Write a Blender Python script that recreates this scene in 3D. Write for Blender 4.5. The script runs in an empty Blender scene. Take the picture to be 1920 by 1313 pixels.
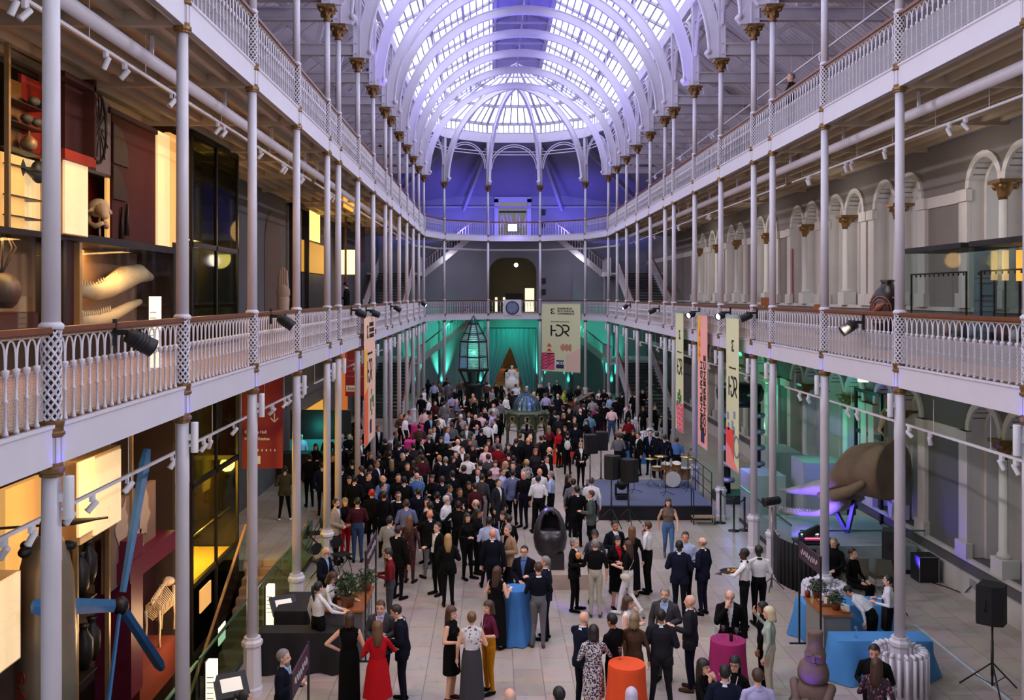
import bpy, bmesh, math, random
from mathutils import Vector, Matrix
RND = random.Random(11)
SC = bpy.context.scene
COL = SC.collection
pi = math.pi
CAMX, CAMZ, FP, VX, VY = -1.5, 7.15, 1750.0, 923.0, 554.0

def PY(px, py, Y):            # pixel -> point at depth Y
    return Vector((CAMX + (px - VX) * Y / FP, Y, CAMZ - (py - VY) * Y / FP))
def PZ(px, py, z=0.0):        # pixel -> point on the level z
    return PY(px, py, (CAMZ - z) * FP / (py - VY))
def PX(px, py, X):            # pixel -> point on the plane x = X
    return PY(px, py, (X - CAMX) * FP / (px - VX))

def lin(c):
    def f(v):
        v = v / 255.0
        return v / 12.92 if v <= 0.04045 else ((v + 0.055) / 1.055) ** 2.4
    return (f(c[0]), f(c[1]), f(c[2]), 1.0)

MATS = {}
def mat(name, rgb, rough=0.6, metal=0.0, var=0.06, scale=6.0, emit=None, es=1.0, bump=0.0, sheen=0.0):
    if name in MATS: return MATS[name]
    m = bpy.data.materials.new(name); m.use_nodes = True
    nt = m.node_tree; b = nt.nodes['Principled BSDF']
    c = lin(rgb)
    b.inputs['Roughness'].default_value = rough
    b.inputs['Metallic'].default_value = metal
    if var > 0:
        tc = nt.nodes.new('ShaderNodeTexCoord'); n = nt.nodes.new('ShaderNodeTexNoise')
        n.inputs['Scale'].default_value = scale; n.inputs['Detail'].default_value = 2
        nt.links.new(tc.outputs['Object'], n.inputs['Vector'])
        mx = nt.nodes.new('ShaderNodeMix'); mx.data_type = 'RGBA'
        mx.inputs['A'].default_value = tuple(max(0, v * (1 - var * 1.6)) for v in c[:3]) + (1,)
        mx.inputs['B'].default_value = tuple(min(1, v * (1 + var * 1.6)) for v in c[:3]) + (1,)
        nt.links.new(n.outputs['Fac'], mx.inputs['Factor'])
        nt.links.new(mx.outputs['Result'], b.inputs['Base Color'])
        if bump > 0:
            bp = nt.nodes.new('ShaderNodeBump'); bp.inputs['Strength'].default_value = bump
            nt.links.new(n.outputs['Fac'], bp.inputs['Height']); nt.links.new(bp.outputs['Normal'], b.inputs['Normal'])
    else:
        b.inputs['Base Color'].default_value = c
    if emit is not None:
        b.inputs['Emission Color'].default_value = lin(emit); b.inputs['Emission Strength'].default_value = es
    MATS[name] = m
    return m

def glassmat(name, rgb, alpha=0.85, rough=0.05, gloss=0.12):
    """thin pane: mostly see-through, tinted, with a faint reflection"""
    if name in MATS: return MATS[name]
    m = bpy.data.materials.new(name); m.use_nodes = True
    nt = m.node_tree; nt.nodes.clear()
    o = nt.nodes.new('ShaderNodeOutputMaterial'); t = nt.nodes.new('ShaderNodeBsdfTransparent')
    g = nt.nodes.new('ShaderNodeBsdfGlossy'); x = nt.nodes.new('ShaderNodeMixShader')
    t.inputs['Color'].default_value = tuple(v * alpha for v in lin(rgb)[:3]) + (1,)
    g.inputs['Roughness'].default_value = rough; x.inputs['Fac'].default_value = gloss
    nt.links.new(t.outputs[0], x.inputs[1]); nt.links.new(g.outputs[0], x.inputs[2]); nt.links.new(x.outputs[0], o.inputs[0])
    MATS[name] = m
    return m

class MB:
    """collects shapes into one mesh"""
    def __init__(s): s.v = []; s.f = []; s.m = []; s.sm = []
    def add(s, vs, fs, mi=0, smooth=False, M=None):
        o = len(s.v)
        s.v += [tuple(M @ Vector(v)) if M is not None else tuple(v) for v in vs]
        s.f += [tuple(i + o for i in f) for f in fs]
        s.m += [mi] * len(fs); s.sm += [smooth] * len(fs)
        return s
    def box(s, x0, x1, y0, y1, z0, z1, mi=0, M=None):
        vs = [(x, y, z) for x in (x0, x1) for y in (y0, y1) for z in (z0, z1)]
        return s.add(vs, [(0, 1, 3, 2), (4, 6, 7, 5), (0, 4, 5, 1), (2, 3, 7, 6), (0, 2, 6, 4), (1, 5, 7, 3)], mi, False, M)
    def cbox(s, c, d, mi=0, rz=0, M=None):
        M2 = Matrix.Translation(c) @ Matrix.Rotation(rz, 4, 'Z')
        if M is not None: M2 = M @ M2
        return s.box(-d[0]/2, d[0]/2, -d[1]/2, d[1]/2, -d[2]/2, d[2]/2, mi, M2)
    def bar(s, p, q, w, h=None, mi=0, up=(0, 0, 1)):
        """square bar from p to q"""
        p = Vector(p); q = Vector(q); h = h or w
        d = (q - p); L = d.length; d.normalize(); u = Vector(up)
        if abs(d.dot(u)) > 0.99: u = Vector((0, 1, 0))
        a = d.cross(u).normalized(); b = a.cross(d)
        vs = [p + d * t + a * i + b * j for t in (0, L) for i in (-w/2, w/2) for j in (-h/2, h/2)]
        return s.add(vs, [(0, 2, 3, 1), (4, 5, 7, 6), (0, 1, 5, 4), (2, 6, 7, 3), (0, 4, 6, 2), (1, 3, 7, 5)], mi)
    def tube(s, pts, r, n=8, mi=0, closed=False, smooth=True):
        pts = [Vector(p) for p in pts]; k = len(pts)
        rs = r if isinstance(r, (list, tuple)) else [r] * k
        vs = []; fs = []; ref = None
        for i, p in enumerate(pts):
            a = pts[max(0, i - 1)] if not closed else pts[i - 1]
            b = pts[min(k - 1, i + 1)] if not closed else pts[(i + 1) % k]
            d = (b - a).normalized()
            if ref is None: ref = Vector((0, 0, 1)) if abs(d.z) < 0.9 else Vector((1, 0, 0))
            u = d.cross(ref)
            if u.length < 1e-4: u = d.cross(Vector((0.3, 0.9, 0.1)))
            u.normalize(); w = u.cross(d); ref = w
            for j in range(n):
                t = 2 * pi * j / n
                vs.append(p + (u * math.cos(t) + w * math.sin(t)) * rs[i])
        for i in range(k if closed else k - 1):
            i2 = (i + 1) % k
            for j in range(n):
                j2 = (j + 1) % n
                fs.append((i * n + j, i2 * n + j, i2 * n + j2, i * n + j2))
        if not closed: fs += [tuple(range(n)), tuple(reversed(range((k - 1) * n, k * n)))]
        return s.add(vs, fs, mi, smooth)
    def lathe(s, prof, n=16, c=(0, 0, 0), mi=0, smooth=True, a0=0.0, sx=1.0, sy=1.0, M=None):
        """profile [(r, z)] from bottom to top"""
        vs = []; fs = []
        for r, z in prof:
            for j in range(n):
                t = a0 + 2 * pi * j / n
                vs.append((c[0] + r * math.cos(t) * sx, c[1] + r * math.sin(t) * sy, c[2] + z))
        for i in range(len(prof) - 1):
            for j in range(n):
                j2 = (j + 1) % n
                fs.append((i * n + j, i * n + j2, (i + 1) * n + j2, (i + 1) * n + j))
        k = len(prof)
        if prof[0][0] > 1e-4 and abs(prof[0][1] - prof[1][1]) > 1e-6: fs.append(tuple(reversed(range(n))))
        if prof[-1][0] > 1e-4 and abs(prof[-1][1] - prof[-2][1]) > 1e-6: fs.append(tuple(range((k - 1) * n, k * n)))
        return s.add(vs, fs, mi, smooth, M)
    def ell(s, c, r, n=12, k=8, mi=0, M=None):
        vs = []; fs = []
        for i in range(k + 1):
            a = pi * i / k - pi / 2
            for j in range(n):
                t = 2 * pi * j / n
                vs.append((c[0] + r[0] * math.cos(a) * math.cos(t), c[1] + r[1] * math.cos(a) * math.sin(t), c[2] + r[2] * math.sin(a)))
        for i in range(k):
            for j in range(n):
                j2 = (j + 1) % n
                fs.append((i * n + j, i * n + j2, (i + 1) * n + j2, (i + 1) * n + j))
        return s.add(vs, fs, mi, True, M)
    def prism(s, poly, a, b, axis='y', mi=0, M=None):
        """2D polygon extruded from a to b. axis y: poly=(x,z); axis x: poly=(y,z); axis z: poly=(x,y)"""
        n = len(poly)
        def P(p, t):
            return {'y': (p[0], t, p[1]), 'x': (t, p[0], p[1]), 'z': (p[0], p[1], t)}[axis]
        vs = [P(p, a) for p in poly] + [P(p, b) for p in poly]
        fs = [tuple(range(n)), tuple(reversed(range(n, 2 * n)))]
        fs += [(i, i + n, (i + 1) % n + n, (i + 1) % n) for i in range(n)]
        return s.add(vs, fs, mi, False, M)
    def strip(s, A, B, mi=0, smooth=False):
        """ribbon between two polylines"""
        n = len(A)
        return s.add(list(A) + list(B), [(i, i + 1, n + i + 1, n + i) for i in range(n - 1)], mi, smooth)
    def mesh(s, name, fix=True):
        me = bpy.data.meshes.new(name)
        me.from_pydata(s.v, [], s.f)
        me.polygons.foreach_set('material_index', s.m)
        me.polygons.foreach_set('use_smooth', s.sm)
        if fix:
            bm = bmesh.new(); bm.from_mesh(me)
            bmesh.ops.remove_doubles(bm, verts=bm.verts, dist=1e-5)
            bmesh.ops.recalc_face_normals(bm, faces=bm.faces)
            bm.to_mesh(me); bm.free()
        me.update()
        return me
    def build(s, name, mats, parent=None, loc=None, fix=True):
        me = s.mesh(name, fix)
        for m in (mats if isinstance(mats, (list, tuple)) else [mats]): me.materials.append(m)
        return link(name, me, parent, loc)

def link(name, me, parent=None, loc=None, rz=0.0):
    o = bpy.data.objects.new(name, me); COL.objects.link(o)
    if parent is not None: o.parent = parent
    if loc is not None: o.location = loc
    if rz: o.rotation_euler = (0, 0, rz)
    return o
def tag(o, label, cat, group=None, kind=None):
    o['label'] = label; o['category'] = cat
    if group: o['group'] = group
    if kind: o['kind'] = kind
    return o
def thing(name, label, cat, loc=(0, 0, 0), rz=0.0, group=None, kind=None):
    o = bpy.data.objects.new(name, None); COL.objects.link(o)
    o.location = loc; o.rotation_euler = (0, 0, rz); o.empty_display_size = 0.1
    return tag(o, label, cat, group, kind)
def struct(name, mb, m, parent=None, label=None):
    o = mb.build(name, m, parent)
    if parent is None:
        o['kind'] = 'structure'
        if label: o['label'] = label
    return o
ORD = 'zeroth first second third fourth fifth sixth seventh eighth ninth tenth eleventh twelfth thirteenth fourteenth fifteenth sixteenth seventeenth eighteenth nineteenth twentieth'.split()
def ordn(i):
    return ORD[i] if i < len(ORD) else str(i) + 'th'
def lamp(name, kind, loc, energy, rgb, target=None, **kw):
    l = bpy.data.lights.new(name, kind); l.energy = energy; l.color = lin(rgb)[:3]
    for k, v in kw.items(): setattr(l, k, v)
    o = bpy.data.objects.new(name, l); COL.objects.link(o); o.location = loc
    if target is not None:
        d = Vector(target) - Vector(loc); o.rotation_euler = d.to_track_quat('-Z', 'Y').to_euler()
    return o

# ---------------------------------------------------------------- shared materials
WHITE = mat('white_painted_iron', (214, 209, 218), 0.42, 0, 0.03, 3)
CREAM = mat('pale_painted_plaster', (196, 190, 184), 0.8, 0, 0.05, 2)
BRONZE = mat('bronze_gilt_paint', (124, 92, 52), 0.38, 0.45, 0.25, 14)
RAILWOOD = mat('dark_red_brown_handrail_wood', (112, 62, 40), 0.35, 0, 0.2, 9)
BLACK = mat('black_powder_coat', (20, 20, 22), 0.5, 0, 0.1, 8)
DARKMETAL = mat('dark_grey_metal', (44, 44, 48), 0.4, 0.5, 0.1, 8)
STEEL = mat('brushed_steel', (150, 150, 152), 0.3, 0.8, 0.05, 8)
GREYWALL = mat('cool_grey_wall_paint', (118, 116, 122), 0.85, 0, 0.05, 1.2)
GREYWALL2 = mat('mid_grey_wall_paint', (104, 104, 112), 0.85, 0, 0.05, 1.2)
BLUEWALL = mat('pale_blue_grey_end_wall_paint', (134, 136, 150), 0.85, 0, 0.05, 1.0)
GLASS = glassmat('clear_glass', (246, 250, 249), 0.98, 0.03, 0.035)
GREENGLASS = glassmat('green_tinted_glass', (200, 232, 222), 0.9, 0.03, 0.10)
DARKGLASS = glassmat('smoked_glass', (105, 112, 100), 0.9, 0.05, 0.12)
# ================================================================= levels and bays of the hall
HW = 5.8                      # columns stand at x = -HW and +HW
WO = 9.8                      # outer walls
F1, R1, S1 = 5.90, 6.84, 5.50
F2, R2, S2 = 11.27, 12.22, 10.90
ZCAP = 14.68
CY = [9.1, 12.95, 16.72, 20.5, 24.3, 26.05, 29.8, 33.65, 37.5, 39.4, 43.1, 46.9, 50.7, 54.5, 58.6]
APC = Vector((0, 58.6, 0))
APV = [Vector((HW * math.cos(a), 58.6 + HW * math.sin(a), 0)) for a in [i * pi / 5 for i in range(6)]]   # right to left
YB = 68.3                     # end wall

# ---- floor
def floor_mat():
    m = bpy.data.materials.new('pale_stone_floor_slabs'); m.use_nodes = True
    nt = m.node_tree; b = nt.nodes['Principled BSDF']; L = nt.links.new
    tc = nt.nodes.new('ShaderNodeTexCoord'); mp = nt.nodes.new('ShaderNodeMapping')
    mp.inputs['Rotation'].default_value = (0, 0, pi / 2)
    br = nt.nodes.new('ShaderNodeTexBrick')
    br.inputs['Scale'].default_value = 1.0; br.inputs['Brick Width'].default_value = 1.15; br.inputs['Row Height'].default_value = 0.55
    br.inputs['Mortar Size'].default_value = 0.006; br.inputs['Bias'].default_value = 0.0
    br.inputs['Color1'].default_value = lin((200, 187, 176)); br.inputs['Color2'].default_value = lin((182, 168, 156)); br.inputs['Mortar'].default_value = lin((120, 110, 104))
    n = nt.nodes.new('ShaderNodeTexNoise'); n.inputs['Scale'].default_value = 1.3; n.inputs['Detail'].default_value = 5
    n2 = nt.nodes.new('ShaderNodeTexNoise'); n2.inputs['Scale'].default_value = 5; n2.inputs['Detail'].default_value = 4
    r2 = nt.nodes.new('ShaderNodeValToRGB'); r2.color_ramp.elements[0].position = 0.30; r2.color_ramp.elements[1].position = 0.42
    r2.color_ramp.elements[0].color = (0.72, 0.66, 0.6, 1); r2.color_ramp.elements[1].color = (1, 1, 1, 1)
    mx = nt.nodes.new('ShaderNodeMix'); mx.data_type = 'RGBA'; mx.blend_type = 'MULTIPLY'; mx.inputs['Factor'].default_value = 0.35
    mx2 = nt.nodes.new('ShaderNodeMix'); mx2.data_type = 'RGBA'; mx2.blend_type = 'MULTIPLY'; mx2.inputs['Factor'].default_value = 0.5
    L(tc.outputs['Object'], mp.inputs['Vector']); L(mp.outputs[0], br.inputs['Vector']); L(tc.outputs['Object'], n.inputs['Vector']); L(tc.outputs['Object'], n2.inputs['Vector'])
    L(n2.outputs['Fac'], r2.inputs[0])
    L(br.outputs['Color'], mx.inputs['A']); L(n.outputs['Color'], mx.inputs['B']); L(mx.outputs['Result'], mx2.inputs['A']); L(r2.outputs[0], mx2.inputs['B'])
    L(mx2.outputs['Result'], b.inputs['Base Color']); b.inputs['Roughness'].default_value = 0.36
    b.inputs['Specular IOR Level'].default_value = 0.35
    return m
FLOORM = floor_mat()
GL = -6.45                    # the stairwell starts left of this line
mb = MB()
mb.box(GL, WO, -2, 80, -0.3, 0); mb.box(-WO, GL, 25.2, 80, -0.3, 0)
struct('floor', mb, FLOORM)
mb = MB(); mb.box(-WO, GL, -2, 25.2, -4.3, -4.0); struct('floor_basement', mb, mat('basement_stone', (120, 104, 84), 0.5, 0, .1, 2))
mb = MB(); mb.box(GL - .02, GL + .12, -2, 25.2, -4.0, -.305); mb.box(-WO, GL - .03, 25.22, 25.4, -4.0, -.305)
struct('wall_stairwell', mb, mat('stairwell_lining', (60, 52, 44), 0.7))

# ---- end wall, with openings (x0, x1, z0, z1)
def wall_with_holes(mb, x0, x1, z0, z1, holes, y0, y1):
    xs = sorted({x0, x1} | {h[0] for h in holes} | {h[1] for h in holes}); zs = sorted({z0, z1} | {h[2] for h in holes} | {h[3] for h in holes})
    for i in range(len(xs) - 1):
        for j in range(len(zs) - 1):
            cx, cz = (xs[i] + xs[i+1]) / 2, (zs[j] + zs[j+1]) / 2
            if not any(h[0] < cx < h[1] and h[2] < cz < h[3] for h in holes):
                mb.box(xs[i], xs[i+1], y0, y1, zs[j], zs[j+1])
mb = MB(); wall_with_holes(mb, -WO, WO, -.0, 19.0, [(-1.7, 1.7, 0, 4.6), (-1.75, 1.75, F1, 9.9), (-1.05, 1.05, F2, 14.0)], YB, YB + .5)
# round the head of the middle opening
for sx in (-1, 1):
    pts = [(sx * 1.75, 9.9)] + [(sx * (0.65 + 1.1 * math.cos(t)), 8.8 + 1.1 * math.sin(t)) for t in [k * pi / 16 for k in range(9)]]
    mb.prism(pts, YB, YB + .5)
struct('wall_end', mb, BLUEWALL)
mb = MB(); mb.box(-4, 4, YB + 7, YB + 7.2, 0, 16); mb.box(-4, -3.8, YB + .5, YB + 7, 0, 16); mb.box(3.8, 4, YB + .5, YB + 7, 0, 16)
mb.box(-4, 4, YB + .5, YB + 7, 10.1, 10.3); mb.box(-4, 4, YB + .5, YB + 7, 5.5, F1); mb.box(-4, 4, YB + .5, YB + 7, 4.9, 5.1)
struct('wall_back_rooms', mb, mat('warm_cream_wall_paint', (132, 126, 112), .8))

# ---- side walls: arcades of paired round-headed windows on both storeys
def curve_panel(outer, holes, depth):
    """flat panel with holes, extruded; outlines in (u, w) -> mesh verts (u, w, t)"""
    cu = bpy.data.curves.new('tmp', 'CURVE'); cu.dimensions = '2D'; cu.fill_mode = 'BOTH'; cu.extrude = depth / 2
    for loop in [outer] + holes:
        sp = cu.splines.new('POLY'); sp.points.add(len(loop) - 1); sp.use_cyclic_u = True
        for p, q in zip(sp.points, loop): p.co = (q[0], q[1], 0, 1)
    ob = bpy.data.objects.new('tmp', cu); COL.objects.link(ob)
    dg = bpy.context.evaluated_depsgraph_get(); ev = ob.evaluated_get(dg); me = ev.to_mesh()
    vs = [tuple(v.co) for v in me.vertices]; fs = [tuple(p.vertices) for p in me.polygons]
    ev.to_mesh_clear(); bpy.data.objects.remove(ob); bpy.data.curves.remove(cu)
    return vs, fs
def arch_hole(c, w, z0, zs, n=10):
    return [(c - w/2, z0), (c + w/2, z0)] + [(c + w/2 * math.cos(t), zs + w/2 * math.sin(t)) for t in [i * pi / n for i in range(n + 1)]]
WB = [12.9, 16.75, 20.6, 26.0, 29.8, 33.65, 38.4, 43.1, 46.9, 50.7]        # middles of the window pairs along the right wall
def arcade(side, zf, zs, zt, name, m, ys, w=1.28):
    """zs springing height, zt top of wall"""
    holes = []
    for y in ys:
        for d in (-0.78, 0.78): holes.append(arch_hole(y + d, w, zf + .95, zs))
    vs, fs = curve_panel([(4, zf), (YB, zf), (YB, zt), (4, zt)], holes, 1.4)
    mb = MB(); mb.add([(side * (WO + .7 + v[2]), v[0], v[1]) for v in vs], fs)
    return struct(name, mb, m)
AISLEWALL = mat('grey_green_aisle_wall_paint', (92, 93, 92), .85, 0, .05, 1.5)
arcade(1, 0, 3.95, S1, 'wall_right_lower', AISLEWALL, WB)
arcade(1, F1, 9.68, S2, 'wall_right_middle', mat('warm_grey_gallery_wall_paint', (122, 115, 110), .85, 0, .05, 1.5), WB)
mb = MB(); mb.box(WO, WO + .9, 4, YB, S2, 15.0); mb.box(WO, WO + .9, 4, YB, S1, F1); struct('wall_right_upper', mb, GREYWALL)
mb = MB(); mb.box(-WO - .9, -WO, 4, YB, -4, 15.0); struct('wall_left', mb, mat('dark_grey_gallery_wall_paint', (88, 88, 92), .85, 0, .05, 1.5))
mb = MB(); mb.box(WO - .06, WO, 4, YB, 0, .55); mb.box(WO - .10, WO, 4, YB, .86, .95); struct('baseboard_right', mb, CREAM)
mb = MB(); mb.box(WO - .05, WO, 4, YB, F1 + .86, F1 + .96); struct('trim_1', mb, CREAM)
# window surrounds, paired columns, glass
def win_ring(mb, side, y, zs, w, r2):
    """raised round-headed moulding on the wall face"""
    n = 12
    A = [(y - w/2, zs - 0.0)] + [(y + w/2 * math.cos(pi - t), zs + w/2 * math.sin(t)) for t in [i * pi / n for i in range(n + 1)]]
    B = [(y - r2, zs - 0.0)] + [(y + r2 * math.cos(pi - t), zs + r2 * math.sin(t)) for t in [i * pi / n for i in range(n + 1)]]
    x0, x1 = side * WO, side * (WO - .07)
    a0 = [(x1, p[0], p[1]) for p in A]; b0 = [(x1, p[0], p[1]) for p in B]
    mb.strip(a0, b0); mb.strip(b0, [(x0, p[0], p[1]) for p in B]); mb.strip(a0, [(side * (WO + .3), p[0], p[1]) for p in A])
mb = MB()
for zs_ in (3.95, 9.68):
    for a_, b_ in zip([4] + WB, WB + [YB]):
        if b_ - a_ > 3.9 or True: mb.box(WO - .05, WO, a_ + 1.83 if a_ > 4 else 4, b_ - 1.83 if b_ < YB else YB, zs_ - .30, zs_ - .02)
struct('trim_4', mb, CREAM)
SURR, WCOL, WCAP, WFR, WPA = {}, {}, {}, {}, {}
wn = 0
for lev, (zf, zs) in enumerate([(0, 3.95), (F1, 9.68)]):
    mb = MB()
    for d in (-.78, .78): win_ring(mb, 1, d, zs, 1.28, .80)
    for d in (-.78, .78):        # stepped round-headed reveal
        for (xa_, xb_, r0, r1) in ((.0, .30, .635, .635), (.30, .30, .635, .53), (.30, .72, .53, .53), (.72, .72, .53, .43), (.72, 1.25, .43, .43)):
            def loop(x, r): return [(WO + x, d + r, zf + .96)] + [(WO + x, d + r * math.cos(q), zs + r * math.sin(q)) for q in [i * pi / 12 for i in range(13)]] + [(WO + x, d - r, zf + .96)]
            mb.strip(loop(xa_, r0), loop(xb_, r1))
    for d in (-1.62, 1.62):      # side piers with base and impost
        mb.box(WO - .10, WO, d - .2, d + .2, zf + .95, zs - .02); mb.box(WO - .16, WO, d - .27, d + .27, zf + .95, zf + 1.3); mb.box(WO - .15, WO, d - .25, d + .25, zs - .3, zs - .02)
    sur = mb.mesh('window_surround'); sur.materials.append(CREAM)
    mb = MB()
    for dx in (0.02, .55):
        mb.box(WO + dx - .2, WO + dx + .2, -.24, .24, zf + .95, zf + 1.35)
        mb.lathe([(.17, 0), (.17, .08), (.135, .14), (.125, zs - zf - 1.35 - .4)], 14, (WO + dx, 0, zf + 1.35))
    colm = mb.mesh('window_column'); colm.materials.append(mat('off_white_stone_column', (204, 202, 196), .6, 0, .05, 3))
    mb = MB()
    for dx in (0.02, .55):
        mb.lathe([(.13, 0), (.15, .08), (.17, .2), (.24, .33), (.26, .34), (.26, .42)], 12, (WO + dx, 0, zs - .42)); mb.box(WO + dx - .26, WO + dx + .26, -.26, .26, zs - .06, zs + .02)
        for a in range(4): mb.ell((WO + dx + .2 * math.cos(a * pi/2 + pi/4), .2 * math.sin(a * pi/2 + pi/4), zs - .12), (.08, .08, .09), 8, 5)
    cap = mb.mesh('capital'); cap.materials.append(BRONZE)
    mb = MB(); pa = MB()
    for d in (-.78, .78):
        x = WO + 1.28
        for yy in (-.62, -.21, .21, .62): mb.box(x, x + .05, d + yy - .025, d + yy + .025, zf + .95, zs + (.6 if abs(yy) < .3 else .1))
        for zz in range(5): mb.box(x, x + .05, d - .64, d + .64, zf + 1.0 + zz * (zs - zf - 1.0) / 5 - .015, zf + 1.0 + zz * (zs - zf - 1.0) / 5 + .015)
        pts = arch_hole(d, 1.27, zf + .95, zs)
        pa.add([(x + .025, p[0], p[1]) for p in pts], [tuple(range(len(pts)))])
    fr = mb.mesh('window_frame'); fr.materials.append(mat('dark_window_bars', (90, 90, 92), .6))
    pam = pa.mesh('pane', False); pam.materials.append(glassmat('dim_window_glass', (74, 82, 80), .9, .3, .1) if lev == 0 else glassmat('bright_window_glass', (215, 220, 216), .9, .3, .1))  # lower panes darkened in colour to hold back daylight, upper ones left bright
    for y in WB:
        wn += 1
        t = bpy.data.objects.new('window_%d' % wn, None); COL.objects.link(t); t.location = (0, y, 0); t['kind'] = 'structure'
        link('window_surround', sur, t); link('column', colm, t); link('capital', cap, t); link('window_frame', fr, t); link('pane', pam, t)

# ---- galleries: slab, joists, beams, fascia
JOIST = mat('cream_painted_timber_ceiling', (188, 172, 150), .75, 0, .06, 2)
def gallery(side, F, S, nm):
    mb = MB()
    x0, x1 = side * (HW - .02), side * WO
    ya = 25.4 if False else 4
    mb.box(min(x0, x1), max(x0, x1), ya, 58.6, F - .12, F)
    struct('floor_gallery_' + nm, mb, mat('gallery_boards', (150, 112, 84), .6, 0, .1, 3))
    mb = MB()
    mb.box(min(x0, x1), max(x0, x1), ya, 58.6, S + .20, F - .121)
    for k in range(9):
        x = side * (HW + .42 + k * .43); mb.box(x - .055, x + .055, ya, 58.6, S + .05, S + .2)
    for y in CY: mb.box(min(x0, x1), max(x0, x1), y - .07, y + .07, S - .02, S + .2)
    struct('ceiling_gallery_' + nm, mb, JOIST)
for side, sn in ((-1, 'left'), (1, 'right')):
    gallery(side, F1, S1, 'lower_' + sn); gallery(side, F2, S2, 'upper_' + sn)
# apse galleries between the columns and the end wall
for F, S, nm in ((F1, S1, 'lower_end'), (F2, S2, 'upper_end')):
    poly = [(WO, 58.6), (WO, YB), (-WO, YB), (-WO, 58.6)] + [(v.x, v.y) for v in reversed(APV)]
    cut = [(HW, 58.6)]
    for m_, z0, z1, n2 in ((MATS['gallery_boards'], F - .12, F, 'floor_gallery_'), (GREYWALL, S + .1, F - .121, 'ceiling_gallery_')):
        mb = MB()
        # strips so that every face is convex; the outer corners stay open for the stairs
        ring = [Vector((v.x, v.y, 0)) for v in APV]
        out = [Vector((7.0, 58.6, 0)), Vector((7.0, 64.5, 0)), Vector((4.2, YB, 0)), Vector((-4.2, YB, 0)), Vector((-7.0, 64.5, 0)), Vector((-7.0, 58.6, 0))]
        for i in range(5): mb.prism([(p.x, p.y) for p in (ring[i], out[i], out[i+1], ring[i+1])], z0, z1, 'z')
        struct(n2 + nm, mb, m_)

# ================================================================= iron columns
def lattice_mesh(h, r):
    mb = MB(); n = 26
    for sgn in (1, -1):
        for k in range(8):
            pts = []
            for i in range(n + 1):
                t = i / n; a = k * pi / 4 + sgn * t * 8.4 * h
                pts.append((r * math.cos(a), r * math.sin(a), t * h))
            mb.tube(pts, .0135, 4, 0, False, False)
    return mb
def col_parts():
    out = {}
    def reg(k, mb, ms, nm):
        me = mb.mesh(nm)
        for m in (ms if isinstance(ms, list) else [ms]): me.materials.append(m)
        out[k] = me
    mb = MB(); mb.lathe([(.19, 0), (.19, .12), (.165, .16), (.155, .85), (.19, .90), (.19, .96), (.15, 1.0), (.15, 1.04)], 8, a0=pi/8, smooth=False)
    reg('base', mb, WHITE, 'column_base')
    mb = MB(); mb.lathe([(.097, .9), (.092, 4.55), (.096, 4.56), (.088, S1 - .12)], 18); reg('lower', mb, WHITE, 'shaft')
    mb = MB(); mb.lathe([(.088, R1 + .03), (.078, S2 - .05)], 18); mb.lathe([(.115, R1 - .02), (.12, R1 + .02), (.09, R1 + .05)], 18); reg('middle', mb, WHITE, 'shaft')
    mb = MB(); mb.lathe([(.082, R2 + .02), (.072, ZCAP - .4)], 18); mb.lathe([(.10, R2 - .02), (.105, R2 + .02), (.085, R2 + .05)], 18); reg('upper', mb, WHITE, 'shaft')
    for key, F, S, R in (('n1', F1, S1, R1), ('n2', F2, S2, R2)):
        mb = MB()
        mb.lathe([(.088, S - .12), (.108, S - .11), (.108, S - .085), (.125, S - .07), (.128, S - .03), (.108, S - .015), (.104, S + .02)], 16, mi=0, smooth=False)
        mb.lathe([(.098, S + .02), (.098, S + .28)], 16, mi=1, smooth=False)
        for k in range(10):
            a = k * pi / 5; mb.cbox((.1 * math.cos(a), .1 * math.sin(a), S + .15), (.02, .022, .24), 1, a)
        mb.lathe([(.104, S + .27), (.128, S + .29), (.128, S + .315), (.112, S + .33), (.112, S + .37), (.12, F), (.12, F + .025), (.088, F + .04)], 16, mi=0, smooth=False)
        reg(key, mb, [BRONZE, WHITE], 'collar')
        mb = lattice_mesh(R - F - .06, .088); reg('l' + key, mb, WHITE, 'lattice')
        mb = MB(); mb.lathe([(.072, F + .02), (.072, R)], 12); reg('c' + key, mb, mat('dark_bronze_core', (74, 60, 44), .5, .2), 'core')
    mb = MB()
    mb.lathe([(.075, 0), (.105, .02), (.105, .05), (.09, .07), (.11, .16), (.17, .27), (.23, .32), (.24, .33), (.24, .38), (.2, .42)], 16, (0, 0, ZCAP - .42))
    for a in range(4):
        t = a * pi/2 + pi/4
        mb.ell((.205 * math.cos(t), .205 * math.sin(t), ZCAP - .13), (.06, .06, .06), 8, 6); mb.ell((.13 * math.cos(t + pi/4), .13 * math.sin(t + pi/4), ZCAP - .22), (.045, .045, .09), 8, 6)
    mb.box(-.235, .235, -.235, .235, ZCAP - .07, ZCAP)
    reg('cap', mb, BRONZE, 'capital')
    return out
CP = col_parts()
NEAR = 'near end'
def column(x, y, label, group, base=True):
    t = thing('iron_column', label, 'column', (x, y, 0), 0, group)
    for nm, k in (('column_base', 'base'), ('shaft', 'lower'), ('collar', 'n1'), ('core', 'cn1'), ('lattice', 'ln1'), ('shaft', 'middle'), ('collar', 'n2'), ('core', 'cn2'), ('lattice', 'ln2'), ('shaft', 'upper'), ('capital', 'cap')):
        link(nm, CP[k], t, (0, 0, F1 + .03) if k == 'ln1' else ((0, 0, F2 + .03) if k == 'ln2' else None))
    return t
for i, y in enumerate(CY):
    column(-HW, y, 'tall white iron column on the left side of the hall, %s from the near end' % ordn(i + 1), 'iron columns along the left side')
    if i >= 1: column(HW, y if i > 1 else 12.68, 'tall white iron column on the right side of the hall, %s from the near end' % ordn(i), 'iron columns along the right side')
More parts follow.
